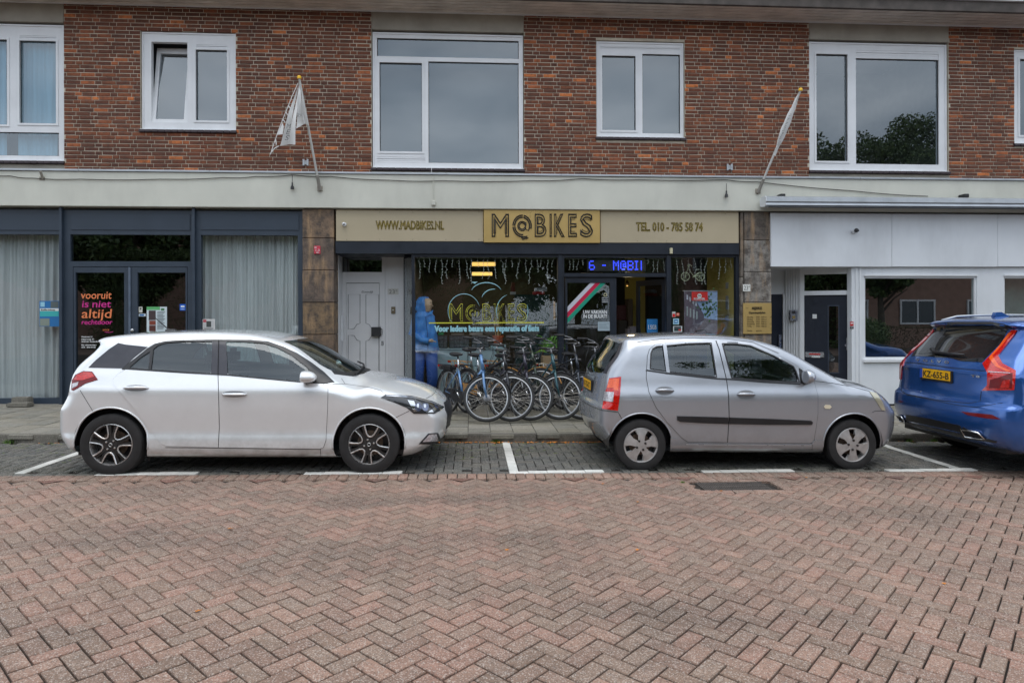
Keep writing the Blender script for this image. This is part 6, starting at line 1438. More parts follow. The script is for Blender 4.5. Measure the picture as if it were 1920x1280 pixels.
MB().box(-.40, 3.1, -.70, .70, .17, .22).build('underbody', M_trim, c.root)
MB().box(-.30, .6, -.62, .62, .22, .75).build('luggage_bay', M_seat, c.root); interior(c, (.5, 2.05), .42, 1.20, .62, 1.72)
for x in c.wheels:
    for s_ in (-1, 1): wheel(c, x, s_*.757, RW, .212, .195, 'alloy', .12 if x else -.55)
MB().poly([(-.36+.62, -.70, .18), (-.36+.68, -.70, .18), (.31, -.70, .10)]).build('mud_flap', M_trim, c.root)
# ------------------------------------------------------------------ grey silver small car
kA = GP(1200, 880); kB = GP(1592, 877)
car2 = Car('silver_city_car', 'grey silver small city car with black side strips parked right of the bicycles', (kA.x, kA.y+.735, gz(kA.x)),
    PC((-.6, 1.0), (-.36, 1.33), (-.2, 1.405), (0, 1.435), (.25, 1.455), (.6, 1.468), (.9, 1.463), (1.2, 1.442), (1.5, 1.395), (1.75, 1.318), (2.0, 1.205), (2.2, 1.09), (2.33, 1.015), (2.45, .975), (2.62, .93), (2.78, .86), (2.9, .78), (3.0, .66)),
    PC((.15, 2.82), (.22, 2.90), (.34, 2.985), (.45, 3.015), (.60, 3.02), (.66, 2.99), (.75, 2.94), (.85, 2.86)),
    PC((.15, -.26), (.25, -.36), (.38, -.46), (.5, -.505), (.66, -.505), (.71, -.46), (.80, -.445), (1.0, -.415), (1.06, -.39), (1.35, -.225), (1.40, -.24), (1.46, -.15)),
    PC((-.55, .735), (-.35, .765), (0, .79), (1.2, .7975), (2.37, .79), (2.65, .765), (2.85, .73), (3.05, .67)),
    PC((.12, .07), (.2, .035), (.32, .018), (.45, .010), (.62, .0), (.76, .0), (.81, .009), (.90, .040), (1.0, .066), (1.08, .088), (1.25, .135), (1.38, .20), (1.47, .26)),
    PC((-.5, .32), (-.42, .25), (-.3, .205), (-.1, .20), (.35, .20), (2.0, .19), (2.7, .20), (2.95, .24)),
    PC((-.5, .10), (0, .06), (1.2, .07), (1.6, .14), (2.0, .24), (2.3, .20), (2.5, .12), (3.0, .16)), fc=.22, rc_=.16, wheels=(0, 2.356), ra=.335, kr=.075)
c = car2; c.bodym = M_pg; RW = .277
k1 = [(1354, 644.5), (1380, 645), (1407, 648.5), (1450, 667), (1487, 687), (1492, 696), (1498, 716.5), (1430, 713), (1371.5, 708)]
k2 = [(1248.5, 648.5), (1290, 644.5), (1333, 643.2), (1343, 707), (1254, 697.5)]
k3 = [(1219, 691.5), (1220.5, 662), (1224, 654), (1231, 650), (1243.5, 648.8), (1250, 696.5)]
for g in (k1, k3[:4]+k2[:4]+[(1254, 697.5), (1250, 697)]): c.hole(grow(g, 1.5), 'cam')
ws = [(2.28, 0), (2.26, .22), (2.19, .42), (2.06, .56), (1.9, .565), (1.7, .53), (1.52, .50), (1.60, .28), (1.63, 0), (1.60, -.28), (1.52, -.50), (1.7, -.53), (1.9, -.565), (2.06, -.56), (2.19, -.42), (2.26, -.22)]
c.hole(ws, 'top', False)
rg = [(-.50, 1.02), (0, .99), (.50, 1.02), (.53, 1.2), (.46, 1.35), (0, 1.375), (-.46, 1.35), (-.53, 1.2)]; c.hole(rg, 'rear', False)
arches(c, RW, .79)
c.body(M_pg)
for g in (k1, k2): c.part('window_pane', grow(g, 1.8), 'cam', -.006, M_cg, skirt=0)
c.part('quarter_pane', grow(k3, 1.5), 'cam', -.006, M_cg, skirt=0)
c.part('windscreen', ws, 'top', -.003, M_cg, skirt=0, mirror=False); c.part('rear_window', rg, 'rear', -.003, M_cgd, skirt=0, mirror=False)
c.part('rear_window_trim', [(-.60, 1.02), (-.50, 1.02), (-.53, 1.2), (-.46, 1.35), (-.52, 1.36), (-.60, 1.2)], 'rear', .003, M_cpil)
kd2 = [(1212.5, 694), (1214, 668), (1218, 655), (1228, 646.5), (1245, 643.5), (1290, 640.3), (1341, 639.2), (1347, 655), (1361, 711), (1365, 742), (1366, 780), (1363, 828.5), (1290, 828), (1278, 820), (1250, 790), (1230, 763), (1217, 735), (1212, 708)]
kd1 = [(1343, 639.2), (1380, 640), (1412, 644), (1456, 663), (1492, 684.5), (1501, 692), (1514, 705), (1525.5, 713.5), (1533, 742), (1533, 775), (1529, 805), (1525, 827), (1520, 830), (1364.5, 828.7), (1367.5, 780), (1366.5, 742), (1362.5, 711), (1349, 655)]
def frame_part(c, name, outer, holes, off, mt):       # panel with window openings : cut as strips through the mesh of the patch
    res = c.patch(outer, 'cam', off, 4.0, 0, True); outs = []
    for k, (v, fc, nn) in enumerate(res):
        P = np.array(v)*np.array([1, 1 if k == 0 else -1, 1]); uv = c.to2d(P, 'cam'); ins = np.zeros(len(uv), bool)
        for h_ in holes: ins |= pipv(uv, h_)
        keepf = [q for q in fc if sum(ins[i] for i in q) < len(q)]
        bad = {i for q in keepf for i in q if ins[i]}; P2 = P.copy()
        if bad:
            bad = np.array(sorted(bad)); u = uv[bad]; best = u.copy(); bd = np.full(len(u), 1e9)
            for h_ in holes:
                q = nearv(u, h_); d_ = np.linalg.norm(q-u, axis=1); m_ = d_ < bd; bd[m_] = d_[m_]; best[m_] = q[m_]
            L = c.lift(best, 'cam'); P2[bad] = L+c.nrm(L)*off
        P2 = P2*np.array([1, 1 if k == 0 else -1, 1])
        me = bpy.data.meshes.new(name); me.from_pydata(P2.tolist(), [], keepf); me.materials.append(mt); me.shade_smooth(); bm = bmesh.new(); bm.from_mesh(me); bmesh.ops.delete(bm, geom=[v for v in bm.verts if not v.link_faces], context='VERTS'); bm.to_mesh(me); bm.free(); outs.append(link(name, me, c.root))
    return outs
for pl_, hs, hr in ((kd2, (k3[:4]+k2[:4]+[(1254, 697.5), (1250, 697)],), (1229, 726, 1263, 739)), (kd1, (k1,), (1382, 733, 1415, 746))):
    cx_, cy_ = sum(p[0] for p in pl_)/len(pl_), sum(p[1] for p in pl_)/len(pl_)
    big = [(x_+(x_-cx_)*.011, y_+(y_-cy_)*.008) for x_, y_ in pl_]
    frame_part(c, 'door_gap_shade', big, hs, .0012, M_gap); ds_ = frame_part(c, 'door', pl_, hs, .006, M_pg); handle(c, hr, {'m': M_pg, 'c': lin(120, 124, 130)}, ds_)  # dark sheet under each door paints in the shade of the gap
for g in (k1, k3+[]): c.line('window_seal', g+[g[0]], 'cam', .014, .009, M_trim)
c.line('window_seal', k2+[k2[0]], 'cam', .014, .009, M_trim)
c.line('belt_seal', [(1211, 694), (1250, 700), (1343, 710), (1371, 711), (1430, 716), (1500, 720)], 'cam', .016, .0095, M_trim)
c.part('quarter_divider', [(1242.5, 647.5), (1249, 647.5), (1255.5, 699), (1249, 698)], 'cam', .0135, M_pg)
c.part('side_strip', [(1269, 779.5), (1320, 780.5), (1364.5, 782), (1364.5, 794), (1320, 792.5), (1275, 790), (1269, 787)], 'cam', .018, M_trim, skirt=.014); c.part('side_strip', [(1367, 782), (1440, 784.5), (1520, 788), (1523, 791), (1521, 795.5), (1440, 795.5), (1367, 794)], 'cam', .018, M_trim, skirt=.014)
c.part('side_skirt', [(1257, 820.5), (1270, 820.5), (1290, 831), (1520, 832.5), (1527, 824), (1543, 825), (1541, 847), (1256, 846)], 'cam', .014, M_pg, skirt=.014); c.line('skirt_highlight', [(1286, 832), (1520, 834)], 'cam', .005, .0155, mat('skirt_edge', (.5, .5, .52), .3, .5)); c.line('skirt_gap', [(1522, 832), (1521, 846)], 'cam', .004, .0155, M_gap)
c.part('mirror_sail', [(1497, 690), (1503, 693), (1513, 706), (1522, 716), (1500, 719)], 'cam', .009, M_trim); mirror(c, (1506, 706), M_pg, (.085, .085))
c.part('side_repeater', [(1544.5, 762), (1548, 758.5), (1556, 759), (1559, 762.5), (1555, 766), (1547, 765.5)], 'cam', .008, mat('cream_lens', (.7, .62, .46), .2), step=3)
tl = c.part('tail_lamp', [(1129.5, 765.5), (1136, 735), (1143, 709), (1164.5, 706), (1163, 735), (1158.5, 770)], 'cam', .008, M_tail, skirt=.014)
c.part('indicator_lens', [(1139.5, 727), (1143, 711), (1161, 709), (1159, 732), (1151, 731), (1151, 727)], 'cam', .010, M_orange, tl, step=4); c.part('reversing_lens', [(1132, 751), (1134.5, 734), (1151.5, 735), (1150, 753)], 'cam', .010, M_clear, tl, step=4)
c.line('bumper_seam', [(1087, 748), (1110, 762), (1129, 769), (1159, 772.5), (1168, 789)], 'cam', .006, .002, M_gap, mirror=False); c.line('bumper_seam', [(1635, 773), (1641, 770), (1658, 770)], 'cam', .006, .002, M_gap)
c.line('hatch_seam', [(1128, 768), (1136, 735), (1143, 708)], 'cam', .005, .002, M_gap, mirror=False)
c.line('bonnet_seam', [(1528, 714), (1560, 718), (1600, 725), (1630, 733)], 'cam', .005, .002, M_gap); c.line('roof_seam', [(1195, 641), (1240, 635.5), (1300, 633), (1360, 634.5), (1410, 641), (1460, 662)], 'cam', .008, .002, mat('roof_gutter', (.10, .10, .11), .4))
hlk = c.part('headlight', [(1630, 734), (1643, 737), (1655, 755), (1659.5, 769), (1653, 768.5), (1642, 751)], 'cam', .006, mat('yellowed_lens', (.50, .48, .36), .12, .3, var=.2, coat=1), skirt=.01)
# number plate on the tailgate
def plate_on(c, y0, y1, z0, z1, txt, parent, off=.012, blue=True, sy=1.0):
    A = c.lift(np.array([(0, z0), (0, z1)], float), 'rear'); x = min(A[:, 0])-off
    p = MB().box(x-.006, x, y0, y1, z0, z1, b=.002).build('number_plate', mat('plate_yellow', lin(240, 180, 20), .4, var=.03), parent); MB().box(x+.001, x+.02, y0-.012, y1+.012, z0-.02, z1+.012, b=.003).build('plate_holder', M_trim, parent)
    MB().box(x-.0075, x-.0062, y1-.045, y1, z0, z1).build('blue_band', mat('plate_blue', lin(30, 70, 170), .4), p)
    h_ = (z1-z0)*.62; o = font('plate_text', txt, h_/.70, (0, 0, 0), M_ink, p, 1, .002, rot=(math.pi/2, 0, 0), ext=.0005); co = np.array([v.co[:] for v in o.data.vertices]); w_ = co[:, 0].max()-co[:, 0].min(); L_ = (y1-y0)-.045-.04
    new = np.empty_like(co); new[:, 1] = y1-.045-.02-(co[:, 0]-co[:, 0].min())*L_/w_; new[:, 0] = x-.0075; new[:, 2] = co[:, 2]+z0+(z1-z0-h_)/2; o.data.vertices.foreach_set('co', new.ravel()); o.data.update()
    return p
plate_on(c, -.25, .25, .80, .905, '81-TG-KT', c.root)
c.line('plate_lamp', [(-.3, .945), (.3, .945)], 'rear', .03, .012, M_pg, mirror=False)
MB().box(-.20, 2.75, -.62, .62, .20, .25).build('underbody', M_trim, c.root)
MB().box(-.15, .55, -.58, .58, .25, .80).build('luggage_bay', M_seat, c.root); interior(c, (.45, 1.95), .42, 1.18, .58, 1.55)
for x in c.wheels:
    for s_ in (-1, 1): wheel(c, x, s_*.69, RW, .188, .165, 'cap', 0.05 if not x else .6)
MB().tube([(2.30, -.05, 1.02), (2.22, .25, 1.03), (2.12, .48, 1.04)], .009, 6).build('wiper', M_trim, c.root)
c.part('cowl', [(2.26, .22), (2.28, 0), (2.26, -.22), (2.19, -.42), (2.06, -.56), (2.11, -.60), (2.27, -.44), (2.34, -.22), (2.36, 0), (2.34, .22), (2.27, .44), (2.11, .60), (2.06, .56), (2.19, .42)], 'top', .004, M_trim, mirror=False)
tis = MB().box(-.12, .02, .06, .2, .98, 1.05, b=.03).build('tissue_box', mat('pale_cyan_cloth', lin(150, 200, 210), .8)); tis.parent = c.root
# ------------------------------------------------------------------ blue estate SUV
vx, vy = 6.40, 7.27
car3 = Car('blue_suv', 'bright blue large SUV seen from behind at the right edge with a yellow plate', (vx, vy, gz(vx)),
    PC((-1.2, 1.3), (-.78, 1.62), (-.6, 1.66), (-.2, 1.695), (.4, 1.72), (1.2, 1.715), (1.8, 1.66), (2.2, 1.52), (2.8, 1.20), (3.0, 1.12), (3.5, 1.04), (3.8, .95)),
    PC((.25, 3.7), (.5, 3.82), (.8, 3.82), (1.0, 3.7)),
    PC((.22, -.86), (.32, -.99), (.45, -1.07), (.60, -1.10), (.72, -1.09), (.78, -1.035), (.9, -1.02), (1.06, -1.02), (1.12, -.985), (1.2, -.93), (1.55, -.66), (1.60, -.76), (1.66, -.74)),
    PC((-1.15, .90), (-.8, .955), (-.4, .975), (0, .985), (2.9, .98), (3.4, .93), (3.85, .8)),
    PC((.2, .08), (.35, .02), (.5, .0), (.8, .0), (1.0, .01), (1.1, .03), (1.2, .07), (1.4, .15), (1.6, .25), (1.73, .36)),
    PC((-1.1, .34), (-.7, .27), (0, .24), (3.6, .24)),
    PC((-1.1, .08), (0, .06), (1.8, .08), (2.5, .2), (3.2, .1)), fc=.14, rc_=.16, wheels=(0, 2.984), ra=.42, kr=.10)
c = car3; c.bodym = M_pb2; RW = .37
vg = [(1709, 668), (1722, 645), (1750, 620), (1760, 612), (1865, 609.5), (1890, 616), (1880, 640), (1841, 679), (1802, 677), (1782, 671), (1716, 667)]
sg1 = [(-.55, 1.18), (-.40, 1.52), (.45, 1.58), (.45, 1.16)]; sg2 = [(.55, 1.16), (.55, 1.585), (1.5, 1.57), (1.6, 1.13)]; sg3 = [(1.7, 1.13), (1.62, 1.56), (2.0, 1.48), (2.55, 1.2), (2.6, 1.13)]
for g in (sg1, sg2, sg3): c.hole(g, 'side')
arches(c, RW, .975)
c.body(M_pb2)
for g in (sg1, sg2, sg3): c.part('window_pane', g, 'side', -.003, M_cgd, skirt=0)
c.part('rear_window', vg, 'cam', .004, mat('suv_rear_glass', (.012, .013, .015), .02, coat=1), mirror=False)
c.part('window_sheen', [(1722, 664), (1736, 645), (1757, 622), (1775, 620), (1760, 640), (1750, 662)], 'cam', .0065, mat('glass_sheen_paint', (.055, .058, .062), .12), skirt=0, mirror=False)  # paler patch: a reflection painted onto the rear glass
c.part('spoiler_edge', [(1748, 612), (1752, 606.5), (1790, 604), (1860, 604), (1895, 611), (1897, 617), (1890, 615.5), (1862, 608.5), (1790, 608), (1757, 613)], 'cam', .008, M_trim, mirror=False)
rl = c.part('tail_lamp', [(1897.5, 619), (1908, 619), (1902, 629), (1872, 667), (1881, 682), (1905, 695), (1902, 731), (1842, 732), (1852, 722), (1852, 700), (1843, 682), (1878, 646)], 'cam', .012, M_tail, skirt=.016, mirror=False)
c.part('lamp_glow', [(1893, 624), (1899, 624), (1880, 648), (1862, 668), (1874, 686), (1896, 696), (1890, 698), (1868, 688), (1855, 672), (1876, 648)], 'cam', .015, M_orange, rl, mirror=False, step=3); c.part('lamp_lower', [(1858, 712), (1899, 700), (1898, 728), (1856, 727)], 'cam', .0145, M_dred, rl, mirror=False); c.part('lamp_block', [(1882, 713), (1895, 711), (1893, 727), (1876, 727)], 'cam', .017, M_tail, rl, mirror=False); c.line('lamp_line', [(1855, 698), (1895, 700.5)], 'cam', .008, .017, M_clear, rl, mirror=False)
ll = c.part('tail_lamp', [(1686.5, 711), (1687, 687), (1694, 668), (1722, 641), (1751, 617), (1752, 621), (1728, 645), (1698, 671), (1692, 690), (1690, 711)], 'cam', .010, M_tail, skirt=.014, mirror=False)
c.line('hatch_seam', [(1691, 712), (1690, 733), (1700, 739), (1760, 750), (1815, 756), (1838, 752), (1840, 733)], 'cam', .007, .002, M_gap, mirror=False)
c.line('hatch_crease', [(1693, 677), (1720, 679), (1790, 688), (1848, 693)], 'cam', .012, .004, M_pb2, mirror=False); c.line('hatch_crease', [(1693, 679.5), (1720, 681.5), (1790, 690.5), (1848, 696)], 'cam', .006, .003, M_gap, mirror=False)
c.part('bumper_insert', [(1700, 777), (1740, 784), (1800, 797), (1804, 803), (1801, 810), (1790, 807), (1740, 796), (1699, 788)], 'cam', .006, M_trim, mirror=False)
c.part('diffuser', [(1684, 778), (1699, 790), (1800, 812), (1806, 800), (1850, 822), (1870, 827), (1868, 830), (1810, 822), (1700, 794)], 'cam', .004, M_trim, mirror=False)
c.line('bumper_line', [(1683, 752), (1720, 758), (1800, 772), (1872, 790), (1920, 794)], 'cam', .010, .004, M_pb2, mirror=False); c.line('bumper_gap', [(1700, 740), (1800, 760), (1830, 763), (1880, 755)], 'cam', .005, .002, M_gap, mirror=False)
rf = c.part('reflector', [(1802, 771), (1820, 773), (1860, 777), (1877, 786), (1850, 784), (1815, 778)], 'cam', .006, M_dred, mirror=False); c.part('reflector', [(1684, 751), (1690, 751), (1694, 753), (1690, 754)], 'cam', .006, M_dred, mirror=False, step=2)
def lifted_loop(c, pts, r_, off, mt, name):
    P = c.lift(np.array(pts, float), 'cam'); P = P+c.nrm(P)*off; return MB().tube(P.tolist(), r_, 6, closed=True).build(name, mt, c.root, True)
for pts in ([(1804, 804), (1822, 806.5), (1836, 810), (1848, 821), (1830, 820), (1812, 817)], [(1684, 778), (1692, 779), (1697, 786), (1699, 791), (1690, 788)]):
    c.part('exhaust_tip', pts, 'cam', .012, M_dark, mirror=False, step=3); lifted_loop(c, pts, .011, .018, M_chrome, 'exhaust_rim')
def rear_text(c, txt, px0, px1, py, h_, mt, off=.008, name='badge'):
    o = font(name, txt, 1, (0, 0, 0), mt, c.root, 1, .02, rot=(0, 0, 0), ext=0, space=2.2 if len(txt) > 4 and txt[0] == 'V' else 1.1); co = np.array([v.co[:] for v in o.data.vertices]); co[:, 0] -= co[:, 0].min(); w_ = co[:, 0].max(); hh = co[:, 1].max()
    uv = np.stack([px0+co[:, 0]/w_*(px1-px0), py[0]+(py[1]-py[0])*co[:, 0]/w_-co[:, 1]/hh*h_], 1); P = c.lift(uv, 'cam'); P = P+c.nrm(P)*off; o.data.vertices.foreach_set('co', P.ravel()); o.data.update()
rear_text(c, 'VOLVO', 1718, 1780, (677, 682), 4.6, M_chrome); rear_text(c, 'XC90', 1691.5, 1705, (692, 693.5), 4, M_chrome); rear_text(c, 'T8', 1821, 1838, (706, 708), 4, M_chrome)
# plate follows the hatch : four lifted corners
pc_ = np.array([(1728.5, 690.5), (1784, 697), (1780, 714), (1723, 706.5)], float); P = c.lift(pc_, 'cam'); P[:, 0] = P[:, 0].min()-.02; 
def onplane(px, py, x_):
    O, D, *_q = c.rays([(px, py)], 'cam'); t_ = (x_-O[0, 0])/D[0, 0]; return O[0]+D[0]*t_
x_ = P[:, 0].min(); q4 = [onplane(*p, x_) for p in pc_]; ym = sorted([q[1] for q in q4]); zm = sorted([q[2] for q in q4]); y0_, y1_ = (ym[0]+ym[1])/2, (ym[2]+ym[3])/2; zc_ = sum(zm)/4
pn = MB().box(x_-.006, x_, zc_*0+y0_, y1_, zc_-.055, zc_+.055, b=.002).build('number_plate', MATS['plate_yellow'], c.root); MB().box(x_+.001, x_+.03, y0_-.012, y1_+.012, zc_-.078, zc_+.062, b=.003).build('plate_holder', M_trim, c.root)
MB().box(x_-.0078, x_-.0062, y1_-.045, y1_, zc_-.055, zc_+.055).build('blue_band', MATS['plate_blue'], pn)
o = font('plate_text', 'KZ-655-B', 1, (0, 0, 0), M_ink, pn, 1, .02, rot=(0, 0, 0), ext=0); co = np.array([v.co[:] for v in o.data.vertices]); co[:, 0] -= co[:, 0].min(); w_ = co[:, 0].max(); hh = co[:, 1].max(); L_ = y1_-y0_-.045-.03
o.data.vertices.foreach_set('co', np.stack([np.full(len(co), x_-.008), y1_-.045-.012-co[:, 0]/w_*L_, zc_-.037+co[:, 1]/hh*.074], 1).ravel()); o.data.update()
P = c.lift(np.array([(1750, 657), (1755, 663), (1780, 666), (1811, 668)], float), 'cam'); P = P+c.nrm(P)*.03; MB().tube(P.tolist(), [.022, .02, .014, .010], 8).build('wiper', M_trim, c.root, True)
Pt = c.lift(np.array([(-.25, 0)]), 'top')[0]; MB().prism([(Pt[0]-.10, -.03, Pt[2]-.005), (Pt[0]-.07, -.02, Pt[2]+.05), (Pt[0]+.0, -.015, Pt[2]+.055), (Pt[0]+.12, -.02, Pt[2]-.005)], (0, .05, 0)).build('roof_fin', M_pb2, c.root, ang=60)
for s_ in (-1, 1):
    P = c.lift(np.array([(-.5+.2*i, .62) for i in range(13)]), 'top'); MB().tube([(p[0], p[1]*s_, p[2]+(.035 if 0 < i < 12 else 0)) for i, p in enumerate(P)], .014, 8).build('roof_rail', M_alu, c.root, True)
MB().box(-.85, 3.6, -.80, .80, .26, .34).build('underbody', M_trim, c.root); MB().box(-.7, 2.6, -.8, .8, .34, 1.0).build('cabin_floor', M_seat, c.root)
for x in c.wheels:
    for s_ in (-1, 1): wheel(c, x, s_*.84, RW, .25, .25, 'plain', 0)
# ================================================================== BICYCLES
M_sp = mat('spoke_steel', (.30, .29, .27), .35, .9); M_rimA = mat('rim_alloy', (.50, .51, .52), .35, .8, var=.05); M_bar = mat('handlebar_alloy', (.22, .22, .23), .35, .8); M_fend = mat('fender_black', (.02, .02, .024), .3)
M_grip = mat('grip_black', (.02, .02, .02), .6); M_tan = mat('tan_saddle', lin(178, 128, 66), .5, var=.15, scale=20)
def bike_wheel(r, nsp, tyre_mat, parent, name='wheel', rimm=None, hub=.022):
    w_ = MB().lathe([(r-.040, -.011), (r-.032, -.020), (r-.010, -.019), (r, -.005), (r, .005), (r-.010, .019), (r-.032, .020), (r-.040, .011)], 48).build(name, tyre_mat, parent, True)
    MB().lathe([(r-.056, -.008), (r-.040, -.0120), (r-.038, 0), (r-.040, .0120), (r-.056, .008), (r-.058, 0), (r-.056, -.008)], 48).build('rim', rimm or M_rimA, w_, True)
    m = MB()
    for i in range(nsp):
        a = 2*math.pi*i/nsp; s_ = 1 if i % 2 else -1; b = a+(1.15 if (i//2) % 2 else -1.15)
        m.tube([(hub*math.cos(b), s_*.028, hub*math.sin(b)), ((r-.05)*math.cos(a), s_*.003, (r-.05)*math.sin(a))], .0013, 3, caps=False)
    m.build('spokes', M_sp, w_, kind='stuff')
    MB().lathe([(0, -.045), (hub*.5, -.044), (hub*.55, -.034), (hub*1.1, -.030), (hub*1.1, -.026), (hub*.7, -.02), (hub*.7, .02), (hub*1.1, .026), (hub*1.1, .030), (hub*.55, .034), (0, .045)], 16).build('hub', M_bar, w_, ang=40)
    return w_
def bike(loc, yaw, steer, lean, frame_mat, label, style='city', saddle_mat=None, rack=True, r=.345, stem=1.04, seat=.93, fm2=None, motor=False, crate=False, fend=None):
    M_fend = fend or globals()['M_fend']
    """x forward from rear axle; wheelbase 1.10"""
    L = 1.10; b = empty('bicycle', loc, label, 'bicycle', 'bicycles parked in front of the bicycle shop'); b.rotation_euler = (lean, 0, yaw)
    bt = mat('bike_tyre', (.022, .022, .022), .7, var=.2); rw = bike_wheel(r, 36, bt, b); rw.location = (0, 0, r)
    BBp = Vector((.44, 0, .285)); HT = Vector((L-.205, 0, .93)); HB = Vector((L-.135, 0, .735)); ST = Vector((.26, 0, .72)); RA = Vector((0, 0, r)); dr = (HB-HT).normalized()
    m = MB(); tr = .021 if style != 'ebike' else .034
    if style == 'diamond': m.tube([HT+dr*.03, ST], .015, 8)
    elif style == 'sport': m.tube([HT+dr*.05, (ST+BBp)/2+Vector((-.03, 0, .14))], .022, 8)
    elif style == 'city': m.tube([HT+dr*.06, HT.lerp(BBp, .5)+Vector((-.02, 0, -.02)), BBp.lerp(ST, .35)], .013, 8)
    m.tube([HB, HB.lerp(BBp, .5)+Vector((0, 0, -.015 if style != 'city' else -.05)), BBp], tr, 10); m.tube([BBp, ST], .019, 8); m.tube([HT-dr*.03, HB], .025, 10)
    for s_ in (-1, 1): m.tube([RA+Vector((0, s_*.06, 0)), BBp+Vector((-.06, s_*.035, 0))], .009, 6); m.tube([RA+Vector((0, s_*.06, 0)), ST+Vector((.01, s_*.02, -.05))], .008, 6)
    m.build('frame', frame_mat, b, True)
    if motor: MB().box(BBp.x-.09, BBp.x+.09, -.045, .045, BBp.z-.09, BBp.z+.06, b=.03).build('motor', fm2 or M_trim, b, ang=40)
    MB().tube([BBp.lerp(ST, .85), Vector((.235, 0, seat-.03))], .013, 8).build('seat_post', M_chrome, b, True)
    sa = MB(); sx, sz = .20, seat
    rings = [(-.10, .082, .030), (-.06, .092, .036), (0, .075, .032), (.06, .042, .026), (.13, .022, .020), (.165, .012, .010)]
    for (dx, ry, rz) in rings:
        for j in range(12): q = 6.2832*j/12; sa.v.append((sx+dx, ry*math.cos(q), sz+rz*math.sin(q)+.012*abs(dx)*4))
    for i in range(len(rings)-1):
        for j in range(12): sa.f.append((i*12+j, i*12+(j+1) % 12, (i+1)*12+(j+1) % 12, (i+1)*12+j))
    sa.f.append(tuple(range(12))); sa.f.append(tuple(range((len(rings)-1)*12, len(rings)*12))); sa.build('saddle', saddle_mat or M_trim, b, True)
    # transmission
    m = MB().lathe([(.085, -.004), (.095, -.004), (.095, .004), (.085, .004)], 28, c=(BBp.x, -.05, BBp.z)); m.lathe([(.0, -.004), (.03, -.004)], 12, c=(BBp.x, -.05, BBp.z)); m.tube([BBp+Vector((0, -.05, 0)), BBp+Vector((.085, -.05, 0))], .006, 5); m.tube([BBp+Vector((0, -.05, 0)), BBp+Vector((-.05, -.05, .07))], .006, 5); m.build('chainring', M_chrome, b)
    if style in ('city', 'diamond', 'ebike'): 
        MB().prism([(-.06, -.058, r-.05), (-.06, -.058, r+.05), (BBp.x+.05, -.058, BBp.z+.10), (BBp.x+.10, -.058, BBp.z+.03), (BBp.x+.05, -.058, BBp.z-.09), (.1, -.058, r-.08)], (0, .022, 0)).build('chain_case', M_fend, b)
    for s_ in (-1, 1):
        a = Vector((BBp.x+s_*.12, s_*.07, BBp.z-s_*.12)); c = MB().tube([BBp+Vector((0, s_*.06, 0)), a], .009, 6).build('crank', M_chrome, b, True); MB().box(a.x-.045, a.x+.045, a.y+(0 if s_ > 0 else -.09), a.y+(.09 if s_ > 0 else 0), a.z-.011, a.z+.011, b=.004).build('pedal', M_trim, c)
    # rear fender, rack, stand, lamp
    def fender(rr, a0, a1, par, name, ctr):
        m = MB(); n = 22
        for i in range(n+1):
            a = math.radians(a0+(a1-a0)*i/n)
            for (dy, dr_) in ((-.026, -.012), (-.012, 0), (.012, 0), (.026, -.012)): m.v.append((ctr[0]+(rr+dr_)*math.cos(a), dy, ctr[2]+(rr+dr_)*math.sin(a)))
        for i in range(n):
            for k in range(3): m.f.append((i*4+k, i*4+k+1, i*4+k+5, i*4+k+4))
        return m.build(name, M_fend, par, True)
    fender(r+.022, 15, 200, b, 'rear_fender', (0, 0, r))
    if rack:
        zr_ = 2*r+.06; m = MB()
        for s_ in (-1, 1): m.tube([(.22, s_*.05, zr_-.02), (.12, s_*.065, zr_), (-.28, s_*.065, zr_)], .006, 5); m.tube([(-.20, s_*.065, zr_), (-.02, s_*.066, r+.02)], .005, 5); m.tube([(-.10, s_*.065, zr_), (-.02, s_*.066, r+.02)], .005, 5)
        for x_ in (-.27, -.14, 0, .1): m.tube([(x_, -.065, zr_), (x_, .065, zr_)], .005, 5)
        m.build('rack', M_fend if style != 'diamond' else M_chrome, b)
        MB().box(-.325, -.30, -.035, .035, zr_-.04, zr_, b=.008).build('rear_lamp', M_tail, b)
        if motor: MB().box(-.26, .12, -.055, .055, zr_-.075, zr_-.012, b=.012).build('battery', M_trim, b)
    MB().tube([(.10, .05, .28), (.02, .16, .03)], .008, 6).build('kick_stand', M_trim, b)
    # steering assembly
    hd = empty('fork_pivot', tuple(HB)); bpy.data.objects.remove(hd)
    ax = (HT-HB).normalized(); Ms = Matrix.Translation(HB) @ Matrix.Rotation(steer, 4, ax) @ Matrix.Translation(-HB)
    FAx = Vector((L, 0, r))
    m = MB(); crown = HB+dr*.03
    for s_ in (-1, 1): m.tube([crown+Vector((0, s_*.02, 0)), crown+Vector((.012, s_*.048, -.05)), crown.lerp(FAx, .6)+Vector((-.012, s_*.052, 0)), FAx+Vector((0, s_*.052, 0))], [.019, .020, .017, .012], 8)
    me = m.mesh('fork', frame_mat, True); me.transform(Ms); fk = link('fork', me, b)
    fw = bike_wheel(r, 36, bt, b, hub=.045 if motor else .022); fw.matrix_basis = Ms @ Matrix.Translation(FAx)
    f2 = fender(r+.022, 20, 150, b, 'front_fender', (L, 0, r)); f2.data.transform(Ms)
    TP = HT+ax*(stem-HT.z)*1.0
    m = MB(); m.tube([HT-dr*.02, TP], .013, 8); m.tube([TP, TP+Vector((.05, 0, .02))], .014, 8); me = m.mesh('stem', M_bar, True); me.transform(Ms); st = link('stem', me, b)
    hb = TP+Vector((.05, 0, .02)); rise = .035 if style != 'sport' else .0; back = -.15 if style != 'sport' else -.04
